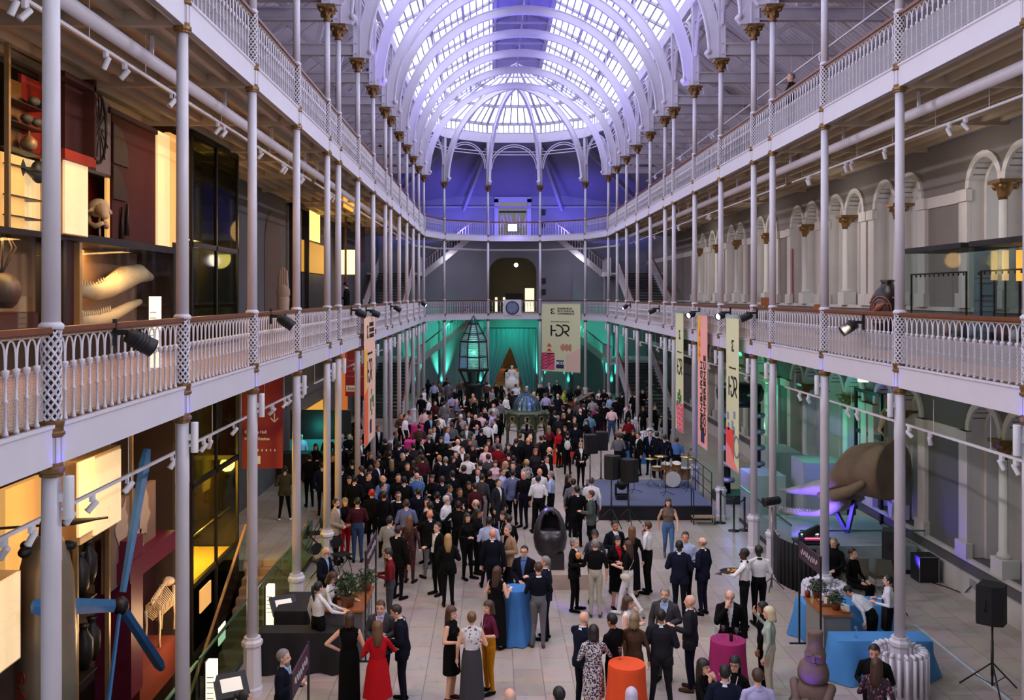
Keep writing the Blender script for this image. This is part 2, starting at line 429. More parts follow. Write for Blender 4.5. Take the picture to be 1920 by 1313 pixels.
for i, n in ((1, 'rightmost'), (2, 'second from the right'), (3, 'second from the left'), (4, 'leftmost')):
    column(APV[i].x, APV[i].y, 'slender white iron column across the far end, %s of four' % n, 'iron columns across the far end')

# ================================================================= gallery railings
BH = R1 - F1 - .06            # height of the ironwork
SP = .19
def baluster_shape(mb, ox=0.0, arches=True, n=6):
    mb.lathe([(.026, 0), (.026, .02), (.016, .05), (.012, .09), (.012, BH * .33), (.02, BH * .34), (.02, BH * .36), (.012, BH * .37), (.011, BH * .57), (.024, BH * .60), (.034, BH * .64), (.034, BH * .66), (.02, BH * .67)], n, (ox, 0, 0))
    for s in (-1, 1):
        pts = [(ox + s * .006, 0, BH * .67), (ox + s * .012, 0, BH * .80)] + [(ox + s * (SP/2 - (SP/2 - .012) * math.cos(t)), 0, BH * .80 + (BH * .16) * math.sin(t)) for t in (.5, 1.0, 1.571)]
        mb.tube(pts, .011, 4, smooth=False)
bm_ = MB(); baluster_shape(bm_); BALU = bm_.mesh('baluster'); BALU.materials.append(WHITE)
def wiremat():
    m = bpy.data.materials.new('white_diamond_wire_mesh'); m.use_nodes = True; nt = m.node_tree; L = nt.links.new
    b = nt.nodes['Principled BSDF']; b.inputs['Base Color'].default_value = lin((200, 196, 202)); b.inputs['Roughness'].default_value = .5
    tc = nt.nodes.new('ShaderNodeTexCoord'); sp = nt.nodes.new('ShaderNodeSeparateXYZ'); L(tc.outputs['Object'], sp.inputs[0])
    prev = None
    for sg in (1, -1):
        a = nt.nodes.new('ShaderNodeMath'); a.operation = 'MULTIPLY_ADD'; L(sp.outputs['X'], a.inputs[0]); a.inputs[1].default_value = 2.2 * sg; L(sp.outputs['Z'], a.inputs[2])
        p = nt.nodes.new('ShaderNodeMath'); p.operation = 'PINGPONG'; L(a.outputs[0], p.inputs[0]); p.inputs[1].default_value = .03
        c = nt.nodes.new('ShaderNodeMath'); c.operation = 'LESS_THAN'; L(p.outputs[0], c.inputs[0]); c.inputs[1].default_value = .0065
        if prev is None: prev = c
        else:
            mx = nt.nodes.new('ShaderNodeMath'); mx.operation = 'MAXIMUM'; L(prev.outputs[0], mx.inputs[0]); L(c.outputs[0], mx.inputs[1]); prev = mx
    L(prev.outputs[0], b.inputs['Alpha'])
    return m
WIRE = wiremat()
_rc = {}
def railing(p, q, F, R, detail, label, group, pad=.1):
    """railing of one bay from p to q (column centres), with its fascia beam"""
    p = Vector((p[0], p[1], 0)); q = Vector((q[0], q[1], 0)); d = q - p; L = d.length; rz = math.atan2(d.y, d.x)
    t = thing('gallery_railing', label, 'railing', (p.x, p.y, F), rz, group)
    key = (round(L, 2), detail)
    n = max(2, round((L - 2 * pad) / SP) - 1)
    sp = (L - 2 * pad) / (n + 1)
    if key not in _rc:
        mb = MB(); h = R - F
        mb.box(pad * .6, L - pad * .6, -.055, .055, h - .055, h, 0); mb.box(pad * .6, L - pad * .6, -.035, .035, h - .075, h - .055, 0)
        hr = mb.mesh('handrail'); hr.materials.append(RAILWOOD)
        mb = MB(); mb.box(pad * .8, L - pad * .8, -.018, .018, BH * .96, BH); 
        for k in range(int(L / .095)): mb.cbox((pad + (k + .5) * (L - 2 * pad) / int(L / .095), 0, BH * .985), (.03, .05, .025))
        tr = mb.mesh('top_band'); tr.materials.append(mat('gilt_and_white_band', (176, 160, 140), .5, .1))
        mb = MB()
        prof = [(-.02, -.40), (.045, -.40), (.045, -.37), (.02, -.35), (.02, -.08), (.06, -.05), (.085, -.03), (.085, 0), (-.06, 0), (-.06, -.40)]
        mb.prism([(a, b) for a, b in prof], pad, L - pad, 'x')
        mb.prism([(-a, b) for a, b in prof], pad, L - pad, 'x')
        fa = mb.mesh('fascia_beam'); fa.materials.append(WHITE)
        mb = MB(); mb.add([(pad, .028, .05), (L - pad, .028, .05), (L - pad, .028, BH * .6), (pad, .028, BH * .6)], [(0, 1, 2, 3)])
        for zz in (.05, BH * .6): mb.box(pad, L - pad, .02, .034, zz - .008, zz + .008)
        wm = mb.mesh('wire_screen', False); wm.materials.append(WIRE)
        bl = None
        if not detail:
            mb = MB()
            for k in range(n): baluster_shape(mb, pad + (k + 1) * sp, True, 5)
            bl = mb.mesh('balustrade', False); bl.materials.append(WHITE)
        _rc[key] = (hr, tr, fa, wm, bl)
    hr, tr, fa, wm, bl = _rc[key]
    link('handrail', hr, t); link('top_band', tr, t); link('fascia_beam', fa, t)
    if detail:
        link('wire_screen', wm, t)
        for k in range(n): link('baluster', BALU, t, (pad + (k + 1) * sp, 0, 0))
    else:
        link('balustrade', bl, t)
    return t
for side, sn in ((-1, 'left'), (1, 'right')):
    ys = ([5.3] if side < 0 else [9.1, 12.68]) + (CY if side < 0 else CY[2:])
    for F, R, ln in ((F1, R1, 'lower'), (F2, R2, 'upper')):
        for i in range(len(ys) - 1):
            if F == F2 and ys[i + 1] < (11 if side < 0 else 13): continue
            railing((side * HW, ys[i]), (side * HW, ys[i+1]), F, R, ys[i] < 25.5, 'white iron railing of the %s %s gallery, %s bay from the near end' % (ln, sn, ordn(i + 1)), 'railings of the %s %s gallery' % (ln, sn))
for F, R, ln in ((F1, R1, 'lower'), (F2, R2, 'upper')):
    for i, n in enumerate(('rightmost', 'second from the right', 'middle', 'second from the left', 'leftmost')):
        railing(APV[i], APV[i+1], F, R, False, 'white iron railing of the %s end gallery, %s of its five bays' % (ln, n), 'railings of the %s end gallery' % ln)
# ================================================================= roof: arches, glazing, aisle roofs
ZS = ZCAP + .05
RO, RI = 5.78, 5.42
RIBM = mat('white_painted_roof_iron', (216, 210, 224), .5, 0, .03, 3)
def rib_pts(r, a0, a1, n): return [(r * math.cos(a0 + (a1 - a0) * i / n), ZS + r * math.sin(a0 + (a1 - a0) * i / n)) for i in range(n + 1)]
def arc_rib(mb, a0, a1, n, M, w=.11, fl=.17):
    """I-section rib in the x-z plane, swept along the arc"""
    for (r0, r1, hw) in ((RI + .02, RO - .02, w / 2), (RI - .02, RI + .025, fl / 2), (RO - .025, RO + .02, fl / 2)):
        A = rib_pts(r0, a0, a1, n); B = rib_pts(r1, a0, a1, n)
        for k in (-1, 1):
            mb.add([(p[0], k * hw, p[1]) for p in A] + [(p[0], k * hw, p[1]) for p in B], [(i, i + 1, n + 2 + i, n + 1 + i) for i in range(n)], 0, False, M)
        for P in (A, B):
            mb.add([(p[0], -hw, p[1]) for p in P] + [(p[0], hw, p[1]) for p in P], [(i, i + 1, n + 2 + i, n + 1 + i) for i in range(n)], 0, False, M)
def scroll(mb, M):
    """scrolled bracket at the springing, pointing inwards (towards -x from the column at x = HW)"""
    pts = [(HW + .1, ZS - .02), (HW - .38, ZS - .02), (HW - .46, ZS + .06), (HW - .46, ZS + .16), (HW - .4, ZS + .24), (HW - .34, ZS + .22), (HW - .30, ZS + .36), (HW - .24, ZS + .46), (HW + .1, ZS + .46)]
    mb.prism(pts, -.082, .082, 'y', 0, M)
    mb.add(*_cyl_y(HW - .42, ZS + .17, .09, .12), 0, True, M)
def _cyl_y(cx, cz, r, hw, n=12):
    vs = [(cx + r * math.cos(2*pi*j/n), s * hw, cz + r * math.sin(2*pi*j/n)) for s in (-1, 1) for j in range(n)]
    return vs, [(j, (j + 1) % n, n + (j + 1) % n, n + j) for j in range(n)] + [tuple(range(n)), tuple(reversed(range(n, 2 * n)))]
ZEAVE = 17.75
I4 = Matrix.Identity(4); MIR = Matrix.Scale(-1, 4, (1, 0, 0))
def post_shape(M):
    mb = MB()
    mb.box(HW - .09, HW + .09, -.09, .09, ZS, ZEAVE, 0, M)
    for s in (-1, 1): mb.box(HW - .11, HW - .07, s * .09 - .02, s * .09 + .02, ZS, ZEAVE, 0, M); mb.box(HW + .09, HW + .13, s * .09 - .02, s * .09 + .02, ZS, ZEAVE, 0, M)
    scroll(mb, M)
    return mb
mb = MB(); arc_rib(mb, 0, pi, 40, I4)
for sx in (-1, 1):          # struts from rib to the glazing frame
    for x in (2.6, 4.2):
        z = ZS + math.sqrt(RO * RO - x * x); zt = 18.35 + (6.0 - x) * .533
        mb.bar((sx * x, -.06, z), (sx * (x + .02), -.16, zt), .05, .05); mb.bar((sx * x, .06, z), (sx * (x + .02), .16, zt), .05, .05)
mb.bar((0, 0, ZS + RO), (0, 0, 21.6), .05, .05)
mb.bar((-1.36, 0, 20.85), (1.36, 0, 20.85), .06, .1)
ARCHM = mb.mesh('arch'); ARCHM.materials.append(RIBM)
PL = post_shape(MIR).mesh('post'); PL.materials.append(RIBM)
PR = post_shape(I4).mesh('post'); PR.materials.append(RIBM)
# tie beam with a raking strut over each aisle
def tie_mesh(M):
    mb = MB()
    mb.box(HW, WO, -.05, .05, ZS + .12, ZS + .42, 0, M); mb.box(HW, WO, -.11, .11, ZS + .08, ZS + .13, 0, M); mb.box(HW, WO, -.11, .11, ZS + .41, ZS + .46, 0, M)
    for q in (((HW + .1, 0, 17.3), (WO, 0, ZS - .05)), ((HW + 1.3, 0, ZS + .45), (HW + .9, 0, 16.7)), ((HW + 1.35, 0, ZS + .4), (HW + 2.3, 0, 15.9))):
        mb.bar(M @ Vector(q[0]), M @ Vector(q[1]), .13, .16)
    me = mb.mesh('tie_beam'); me.materials.append(mat('grey_white_timber', (186, 180, 184), .7, 0, .05, 2)); return me
TIEL, TIER = tie_mesh(MIR), tie_mesh(I4)
for i, y in enumerate(CY):
    t = thing('roof_arch', 'white semicircular iron roof arch across the hall, %s from the near end' % ordn(i + 1), 'arch', (0, y, 0), 0, 'roof arches')
    link('arch', ARCHM, t); link('post', PL, t); link('post', PR, t); link('tie_beam', TIEL, t); link('tie_beam', TIER, t)
# small round-headed arcade between the posts, one per bay and side
def eave_arcade(L):
    mb = MB(); z0 = ZS + 1.2; n = 14; r = L / 2 - .12
    zc = ZEAVE - .25 - min(r, 1.75); kz = min(r, 1.75) / r
    for dr in (0, .14):
        pts = [(L/2 + (r - dr) * math.cos(pi - pi * k / n), 0, zc + (r - dr) * kz * math.sin(pi * k / n)) for k in range(n + 1)]
        for a, b in zip(pts, pts[1:]): mb.bar(a, b, .06 if dr else .09, .05)
    mb.box(0, L, -.10, .10, ZEAVE - .12, ZEAVE + .18)
    mb.box(0, L, -.05, .05, ZEAVE + .18, ZEAVE + .5)
    for z in (ZEAVE - .75, ZEAVE - .95): mb.tube([(0, -.0, z), (L, 0, z)], .035, 6)
    return mb
_ea = {}
def eave(p, q, label, group):
    p = Vector(p); q = Vector(q); d = q - p; L = round(d.length, 2)
    if L not in _ea:
        _ea[L] = eave_arcade(L).mesh('eaves_arcade'); _ea[L].materials.append(RIBM)
    o = link('eaves_arcade', _ea[L], None, (p.x, p.y, 0), math.atan2(d.y, d.x)); tag(o, label, 'arcade', group)
YS = [5.3] + CY
for side, sn in ((-1, 'left'), (1, 'right')):
    for i in range(1, len(YS) - 1):
        eave((side * HW, YS[i], 0), (side * HW, YS[i+1], 0), 'white iron arcade under the %s roof edge, %s bay from the near end' % (sn, ordn(i)), 'roof edge arcades, ' + sn)
for i, n in enumerate(('rightmost', 'second from the right', 'middle', 'second from the left', 'leftmost')):
    eave(APV[i], APV[i+1], 'white iron arcade under the far end glass dome, %s of five' % n, 'dome edge arcades')
# apse ribs
mb = MB(); arc_rib(mb, 0, pi / 2, 22, I4)
AR = mb.mesh('rib'); AR.materials.append(RIBM)
for i, n in ((1, 'rightmost'), (2, 'second from the right'), (3, 'second from the left'), (4, 'leftmost')):
    t = thing('dome_rib', 'curved white iron rib rising to the dome crown, %s of four' % n, 'rib', tuple(APC), i * pi / 5, 'ribs of the far end dome')
    link('rib', AR, t); link('post', PR, t)
# glazing -------------------------------------------------------------------
GBAR = mat('grey_painted_glazing_bars', (172, 168, 182), .6, 0, .03)
SKYGLASS = glassmat('bright_roof_glass', (248, 250, 255), .97, .3, .04)
SLOPE = [(6.0, 18.35), (1.36, 20.82)]
def glaz_bay(L, sx):
    fr = MB(); pa = MB()
    (xa, za), (xb, zb) = SLOPE
    d = Vector((xb - xa, 0, zb - za)); n = 16
    for k in range(n + 1):      # many thin bars running along the hall
        t = k / n; x = xa + d.x * t; z = za + d.z * t
        fr.box(min(sx*(x-.03), sx*(x+.03)), max(sx*(x-.03), sx*(x+.03)), 0, L, z - .04, z + .02)
    for t in (0.0, .36, .68, 1.0):
        x = xa + d.x * t; z = za + d.z * t
        fr.box(min(sx*(x-.04), sx*(x+.04)), max(sx*(x-.04), sx*(x+.04)), 0, L, z - .14, z + .04)
    fr.bar((sx * xa, 0, za - .02), (sx * xb, 0, zb - .02), .14, .12)
    pa.add([(sx * xa, 0, za + .05), (sx * xa, L, za + .05), (sx * xb, L, zb + .05), (sx * xb, 0, zb + .05)], [(0, 1, 2, 3)])
    # upright glazing down to the eaves beam
    pa.add([(sx * 6.0, 0, ZEAVE + .45), (sx * 6.0, L, ZEAVE + .45), (sx * 6.0, L, 18.4), (sx * 6.0, 0, 18.4)], [(0, 1, 2, 3)])
    a, b = fr.mesh('window_frame'), pa.mesh('pane', False); a.materials.append(GBAR); b.materials.append(SKYGLASS)
    return a, b
_gb = {}; wn2 = wn
for side in (-1, 1):
    for i in range(1, len(YS) - 1):
        L = round(YS[i+1] - YS[i], 2)
        if (L, side) not in _gb: _gb[(L, side)] = glaz_bay(L, side)
        wn2 += 1
        t = bpy.data.objects.new('window_%d' % wn2, None); COL.objects.link(t); t.location = (0, YS[i], 0); t['kind'] = 'structure'
        link('window_frame', _gb[(L, side)][0], t); link('pane', _gb[(L, side)][1], t)
# closed boarded ridge
RIDGEM = mat('blue_grey_ridge_boards', (150, 148, 176), .7, 0, .08, 3)
mb = MB()
for s in (-1, 1):
    mb.prism([(s * 1.5, 20.80), (s * 1.5, 20.90), (0, 21.75), (0, 21.62)], 4, 58.0, 'y')
    for k in range(15):
        y = 5 + k * 3.8; mb.prism([(s * 1.42, 20.76), (s * 1.42, 20.86), (0, 21.64), (0, 21.54)], y, y + .1, 'y')
struct('ceiling_ridge', mb, RIDGEM)
mb = MB()
for s in (-1, 1):
    mb.bar((s * 1.36, 4, 20.8), (s * 1.36, 58.0, 20.8), .12, .16)
mb.tube([(0, 4, 21.0), (0, 58, 21.0)], .04, 6)
struct('trim_2', mb, RIBM)
# dome glazing over the apse: five facets in three tiers and an upright band
TIERS = [(6.0, ZEAVE + .5), (6.0, 18.95), (4.35, 19.85), (2.75, 20.7), (.05, 21.7)]
CS = math.cos(pi / 10)
for i in range(5):
    a0, a1 = i * pi / 5, (i + 1) * pi / 5
    fr = MB(); pa = MB()
    def P(r, z, u): 
        p = Vector((math.cos(a0), math.sin(a0))).lerp(Vector((math.cos(a1), math.sin(a1))), u) * r
        return Vector((p.x, 58.6 + p.y, z))
    for k in range(len(TIERS) - 1):
        (r0, z0), (r1, z1) = TIERS[k], TIERS[k+1]
        nb = (10, 7, 5, 3)[k]
        for j in range(nb): 
            u = j / nb; fr.bar(P(r0, z0, u), P(r1, z1, u), .085 if 0 < j < nb else .16, .08)
        fr.bar(P(r1, z1, 0), P(r1, z1, 1), .14, .16); fr.bar(P(r0, z0, 0), P(r0, z0, 1), .12, .2)
        pa.add([P(r0, z0 + .04, 0), P(r0, z0 + .04, 1), P(r1, z1 + .04, 1), P(r1, z1 + .04, 0)], [(0, 1, 2, 3)])
    for (ra, za, rb, zb) in ((5.98, ZEAVE - .15, 5.98, ZEAVE + .52),):
        fr.add([P(ra, za, 0), P(ra, za, 1), P(rb, zb, 1), P(rb, zb, 0)], [(0, 1, 2, 3)])
    wn2 += 1
    t = bpy.data.objects.new('window_%d' % wn2, None); COL.objects.link(t); t['kind'] = 'structure'
    a, b = fr.mesh('window_frame', False), pa.mesh('pane', False); a.materials.append(GBAR); b.materials.append(SKYGLASS)
    link('window_frame', a, t); link('pane', b, t)
# ---- aisle roofs: boarded slopes from the outer walls up to the eaves beam
def boards_mat():
    m = bpy.data.materials.new('grey_white_roof_boards'); m.use_nodes = True; nt = m.node_tree; L = nt.links.new
    b = nt.nodes['Principled BSDF']; tc = nt.nodes.new('ShaderNodeTexCoord'); w = nt.nodes.new('ShaderNodeTexWave')
    w.bands_direction = 'Y'; w.inputs['Scale'].default_value = 1.3; w.inputs['Distortion'].default_value = 0
    r = nt.nodes.new('ShaderNodeValToRGB'); r.color_ramp.elements[0].color = lin((150, 146, 150)); r.color_ramp.elements[1].color = lin((186, 182, 184)); r.color_ramp.elements[0].position = 0.0; r.color_ramp.elements[1].position = .25
    L(tc.outputs['Object'], w.inputs['Vector']); L(w.outputs['Fac'], r.inputs[0]); L(r.outputs[0], b.inputs['Base Color']); b.inputs['Roughness'].default_value = .7
    return m
BOARDS = boards_mat()
for s, sn in ((-1, 'left'), (1, 'right')):
    mb = MB(); mb.prism([(s * (HW + .2), 17.6), (s * (HW + .2), 17.75), (s * (WO + .4), 14.45), (s * (WO + .4), 14.3)], 4, YB, 'y')
    for k in range(34): y = 5 + k * 1.9; mb.prism([(s * (HW + .2), 17.50), (s * (HW + .2), 17.62), (s * WO, 14.72), (s * WO, 14.58)], y - .05, y + .05, 'y')
    struct('ceiling_aisle_' + sn, mb, BOARDS)
mb = MB()
for i in range(5):
    q0, q1 = APV[i], APV[i+1]
    e = [Vector((WO, 58.6, 0)), Vector((WO, YB, 0)), Vector((4.0, YB, 0)), Vector((-4.0, YB, 0)), Vector((-WO, YB, 0)), Vector((-WO, 58.6, 0))]
    z = [14.4, 13.6, 14.4, 14.4, 13.6, 14.4]
    up = Vector((0, 0, 17.68))
    a, b, c, d = q0 + up, q1 + up, Vector((e[i+1].x, e[i+1].y, z[i+1])), Vector((e[i].x, e[i].y, z[i]))
    mb.add([a, b, c, d], [(0, 1, 2), (0, 2, 3)]); mb.add([v + Vector((0, 0, .1)) for v in (a, b, c, d)], [(0, 2, 1), (0, 3, 2)])
struct('ceiling_end', mb, mat('slate_blue_roof_boards', (120, 118, 134), .7, 0, .06, 2))
mb = MB()
for p, q in (((1.9, 64.2, 17.2), (3.6, 68.0, 13.4)), ((-1.9, 64.2, 17.2), (-3.6, 68.0, 13.4)), ((4.7, 62.1, 17.0), (9.0, 66, 13.6)), ((-4.7, 62.1, 17.0), (-9.0, 66, 13.6))):
    mb.bar(p, q, .2, .3)
mb.box(-WO, WO, YB - .25, YB - .05, 15.3, 15.6); mb.box(-WO, WO, YB - .2, YB, 13.5, 13.65)
struct('trim_3', mb, mat('lilac_grey_timber', (160, 156, 170), .7))
# wall under the glass on the near side of the hall, out of view (closes the box)
mb = MB(); mb.box(-WO - .9, WO + .9, 3.6, 4.0, 13.5, 22); struct('wall_near_gable', mb, GREYWALL)
mb = MB(); mb.box(-WO - .9, WO + .9, -2.2, -2.0, -4.3, 22); struct('wall_near', mb, GREYWALL)
mb = MB(); mb.box(-WO - .9, WO + .9, -2.1, 4, 14.3, 14.5); struct('ceiling_near', mb, GREYWALL)
# pipes under the upper galleries
for s, sn in ((-1, 'left'), (1, 'right')):
    mb = MB(); mb.tube([(s * 6.55, 5, 10.62), (s * 6.55, 58, 10.62)], .1, 12)
    for y in CY: mb.bar((s * 6.55, y + .9, 10.7), (s * 6.55, y + .9, 11.0), .05); 
    o = mb.build('service_pipe', WHITE); tag(o, 'long white service pipe under the upper %s gallery' % sn, 'pipe')
pts = [(HW + .7, 58.6)] + [(APV[i].x * 1.12, 58.6 + (APV[i].y - 58.6) * 1.12) for i in (1, 2, 3, 4)] + [(-HW - .7, 58.6)]
mb = MB(); mb.tube([(p[0], p[1], 10.3) for p in pts], .07, 8); o = mb.build('service_pipe', WHITE); tag(o, 'white service pipe round the far end under the upper gallery', 'pipe')
# ================================================================= people
def cap_mesh(mb, p, q, r0, r1, n=10, flat=None):
    """tapered capsule"""
    p = Vector(p); q = Vector(q); d = q - p; L = d.length; d.normalize()
    M = Matrix.Translation(p) @ d.to_track_quat('Z', 'Y').to_matrix().to_4x4()
    prof = [(1e-5, -r0)] + [(r0 * math.cos(a), r0 * math.sin(a)) for a in (-1.05, -.5)] + [(r0, 0), (r1, L)] + [(r1 * math.cos(a), L + r1 * math.sin(a)) for a in (.5, 1.05)] + [(1e-5, L + r1)]
    fx, fy = flat or (1, 1)
    mb.lathe(prof, n, sx=fx, sy=fy, M=M)
SKIN, TOP, UARM, FARM, HIPS, LEG, SHOE, EYE, LIP = range(9)
ARMS = {   # elbow, wrist, fingertip direction, curl  (left side, x > 0; mirrored for the right)
    'down':  ((.255, .03, 1.14), (.262, -.05, .885), (.0, -.12, -1), .5),
    'hold':  ((.262, .03, 1.15), (.15, -.235, 1.15), (-.35, -.9, .35), 1.4),
    'glass': ((.262, .0, 1.16), (.16, -.24, 1.27), (-.4, -.7, .6), 1.5),
    'front': ((.262, .03, 1.14), (.07, -.20, 1.02), (-.95, -.3, -.1), .9),
    'phone': ((.25, .0, 1.14), (.07, -.27, 1.17), (-.3, -.8, .5), 1.3),
    'hip':   ((.40, .09, 1.19), (.185, -.03, 1.03), (-.5, -.6, -.6), .9),
    'reach': ((.30, -.16, 1.22), (.22, -.42, 1.20), (-.1, -1, .05), .6),
    'low':   ((.30, -.10, 1.17), (.33, -.36, 1.08), (0, -1, -.1), .3),
    'face':  ((.24, -.16, 1.18), (.075, -.16, 1.42), (-.25, .2, .9), 1.2),
    'cross': ((.26, .0, 1.15), (-.05, -.185, 1.16), (-.95, .1, .2), .6),
    'back':  ((.30, .10, 1.15), (.09, .15, 1.02), (-1, 0, -.2), .6),
    'swing': ((.25, -.08, 1.14), (.23, -.24, .93), (0, -.5, -.8), .5),
    'swingb':((.26, .14, 1.15), (.25, .22, .92), (0, .3, -.9), .4),
    'lap':   ((.27, -.02, 1.13), (.12, -.26, 1.03), (-.4, -.85, -.1), .5),
    'raise': ((.30, -.12, 1.30), (.22, -.28, 1.50), (-.2, -.3, .9), .8),
}
LEGS = {   # hip x, knee, ankle, toe dir for the left leg, then for the right leg (x as given)
    'stand': (((.088, -.01, .50), (.095, .03, .085), (.02, -.19)), ((-.088, -.01, .50), (-.10, .03, .085), (-.04, -.19))),
    'wide':  (((.12, -.01, .50), (.17, .03, .085), (.06, -.19)), ((-.12, -.01, .50), (-.17, .03, .085), (-.06, -.19))),
    'rest':  (((.075, -.05, .50), (.12, -.03, .085), (.08, -.18)), ((-.095, .0, .50), (-.09, .04, .085), (-.03, -.19))),
    'walk':  (((.085, -.13, .52), (.08, -.20, .10), (.0, -.19)), ((-.085, .03, .49), (-.08, .27, .16), (-.0, -.14))),
    'step':  (((.085, -.06, .50), (.09, -.02, .085), (.02, -.19)), ((-.09, .05, .53), (-.09, .40, .36), (-.0, -.06))),
    'sit':   (((.10, -.43, .93), (.10, -.40, .52), (.0, -.19)), ((-.10, -.43, .93), (-.10, -.40, .52), (-.0, -.19))),
}
_pb = {}
def body_mesh(fem, legs, aL, aR, pitch=0.0, bend=0.0):
    """one continuous figure, 1.75 m tall, facing -y, feet on z = 0; regions carry material slots"""
    key = (fem, legs, aL, aR, pitch, bend)
    if key in _pb: return _pb[key]
    mb = MB(); prim = []        # (p, q, r, slot)
    def cp(p, q, r0, r1, slot, flat=None, n=10):
        cap_mesh(mb, p, q, r0, r1, n, flat); prim.append((Vector(p), Vector(q), (r0 + r1) / 2, slot))
    def el(c, r, slot, M=None):
        mb.ell(c, r, 14, 10, 0, M); prim.append((Vector(c), Vector(c), min(r) * .95, slot))
    sw = .172 if fem else .19; hipw = 1.0 if fem else .93
    # trunk: stacked ellipses
    tr = [(.89, .135 * hipw, .095), (.95, .172 * hipw, .118), (1.02, .165 * hipw, .115), (1.09, (.138 if fem else .152), .102), (1.17, (.142 if fem else .165), .105), (1.27, (.162 if fem else .182), .115 if not fem else .12), (1.35, .160 if fem else .182, .108), (1.41, .125 if fem else .145, .088), (1.455, .085, .068), (1.49, .058, .058)]
    n = 18; vs = []; fs = []
    for z, rx, ry in tr:
        for j in range(n):
            t = 2 * pi * j / n; vs.append((rx * math.cos(t), ry * math.sin(t) + .005, z))
    for i in range(len(tr) - 1):
        for j in range(n): fs.append((i*n+j, i*n+(j+1) % n, (i+1)*n+(j+1) % n, (i+1)*n+j))
    fs += [tuple(reversed(range(n))), tuple(range((len(tr)-1)*n, len(tr)*n))]
    mb.add(vs, fs)
    prim += [(Vector((0, 0, .96)), Vector((0, 0, 1.0)), .13, HIPS), (Vector((0, 0, 1.16)), Vector((0, 0, 1.38)), .13, TOP), (Vector((-.1, 0, 1.36)), Vector((.1, 0, 1.36)), .09, TOP), (Vector((-.1, 0, .97)), Vector((.1, 0, .97)), .1, HIPS)]
    if fem:
        for s in (-1, 1): el((s * .072, -.07, 1.28), (.066, .058, .065), TOP)
    # head and neck
    HM = Matrix.Translation((0, .01, 1.49)) @ Matrix.Rotation(pitch, 4, 'X') @ Matrix.Scale(1.05, 4) @ Matrix.Translation((0, -.01, -1.51))
    hv = lambda x, y, z: HM @ Vector((x, y, z))
    cp((0, .012, 1.43), hv(0, .0, 1.56), .056 if not fem else .048, .052 if not fem else .046, SKIN)
    def hel(c, r): mb.ell(c, r, 16, 12, 0, HM); prim.append((HM @ Vector(c), HM @ Vector(c), min(r), SKIN))
    hel((0, .005, 1.655), (.074, .093, .092)); hel((0, -.022, 1.59), (.058, .066, .066)); hel((0, -.055, 1.553), (.032, .03, .026))
    cap_mesh(mb, hv(0, -.090, 1.645), hv(0, -.103, 1.607), .009, .014, 8)
    for s in (-1, 1): mb.ell((s * .076, .01, 1.625), (.012, .022, .032), 8, 6, 0, HM)
    # arms and hands
    for s, an in ((1, aL), (-1, aR)):
        e, w, fd, curl = ARMS[an]
        S = Vector((s * sw * .96, .01, 1.392)); E = Vector((e[0] * s, e[1], e[2])); W = Vector((w[0] * s, w[1], w[2])); F = Vector((fd[0] * s, fd[1], fd[2])).normalized()
        k = .86 if fem else 1.0
        cp(S, E, .056 * k, .044 * k, UARM); cp(E, W, .043 * k, .029 * k, FARM)
        el((S.x * .97, S.y, S.z - .005), (.052 * k, .054, .050), TOP); cp((s * .02, .02, 1.47), (S.x * .86, .015, S.z + .012), .046, .044, TOP)
        # palm with four fingers and a thumb
        side = F.cross(Vector((0, 0, 1)) if abs(F.z) < .8 else Vector((0, -1, 0))).normalized()
        up = side.cross(F).normalized()
        if an in ('down', 'swing', 'swingb'): side, up = Vector((0, -1, 0)), Vector((-s, 0, 0))
        K = W + F * .095
        cp(W, K - F * .03, .027, .036, SKIN, (1, 1)); 
        inn = -up if an not in ('down', 'swing', 'swingb') else up
        for i in range(4):
            o = (i - 1.5) * .024; ln = (.066, .078, .074, .058)[i]
            a = K + side * o; d1 = (F + side * (i - 1.5) * .10 + inn * curl * .35).normalized(); b = a + d1 * ln * .55
            d2 = (F * (1.2 - curl) + inn * curl).normalized(); c = b + d2 * ln * .5
            cp(a, b, .0105, .0095, SKIN, None, 6); cp(b, c, .0095, .0085, SKIN, None, 6)
        tb = W + F * .04 - side * s * (.028 if an not in ('down', 'swing', 'swingb') else -.028 * s)
        td = (F * .7 + (tb - W - F * .04).normalized() * .7 + inn * .3).normalized()
        cp(tb, tb + td * .035, .0125, .0115, SKIN, None, 6); cp(tb + td * .035, tb + td * .045 + F * .025, .0115, .0095, SKIN, None, 6)
    # legs and shoes
    for (kn, ank, toe), s in zip(LEGS[legs], (1, -1)):
        H = Vector((s * .088, .005, .90)) if legs != 'sit' else Vector((s * .095, -.02, .93)); Kn = Vector(kn); A = Vector(ank)
        cp(H, Kn, .094 if not fem else .096, .062, HIPS if False else LEG); cp(Kn, A + Vector((0, 0, .02)), .060, .042, LEG)
        prim.append((H, H.lerp(Kn, .12), .095, HIPS))
        d = Vector((toe[0], toe[1], 0)); up = 0.0
        heel = A + Vector((0, .035, -.045)); tip = A + Vector((toe[0], toe[1], -.05))
        if legs in ('walk', 'step') and s < 0: heel = A + Vector((0, .04, -.01)); tip = A + Vector((toe[0], toe[1] * .55, -.13))
        cp(heel, heel.lerp(tip, .55), .038, .042, SHOE); cp(heel.lerp(tip, .5), tip, .042, .033, SHOE); cp(A + Vector((0, 0, .0)), heel.lerp(tip, .2) + Vector((0, 0, .01)), .038, .04, SHOE)
    if bend:
        B = Matrix.Translation((0, 0, .98)) @ Matrix.Rotation(bend, 4, 'X') @ Matrix.Translation((0, 0, -.98))
        f = lambda v: (B @ Vector(v)) if Vector(v).z > .98 else Vector(v)
        mb.v = [tuple(f(v)) for v in mb.v]; prim = [(f(p), f(q), r, sl) for p, q, r, sl in prim]
    me = mb.mesh('tmpbody', True)
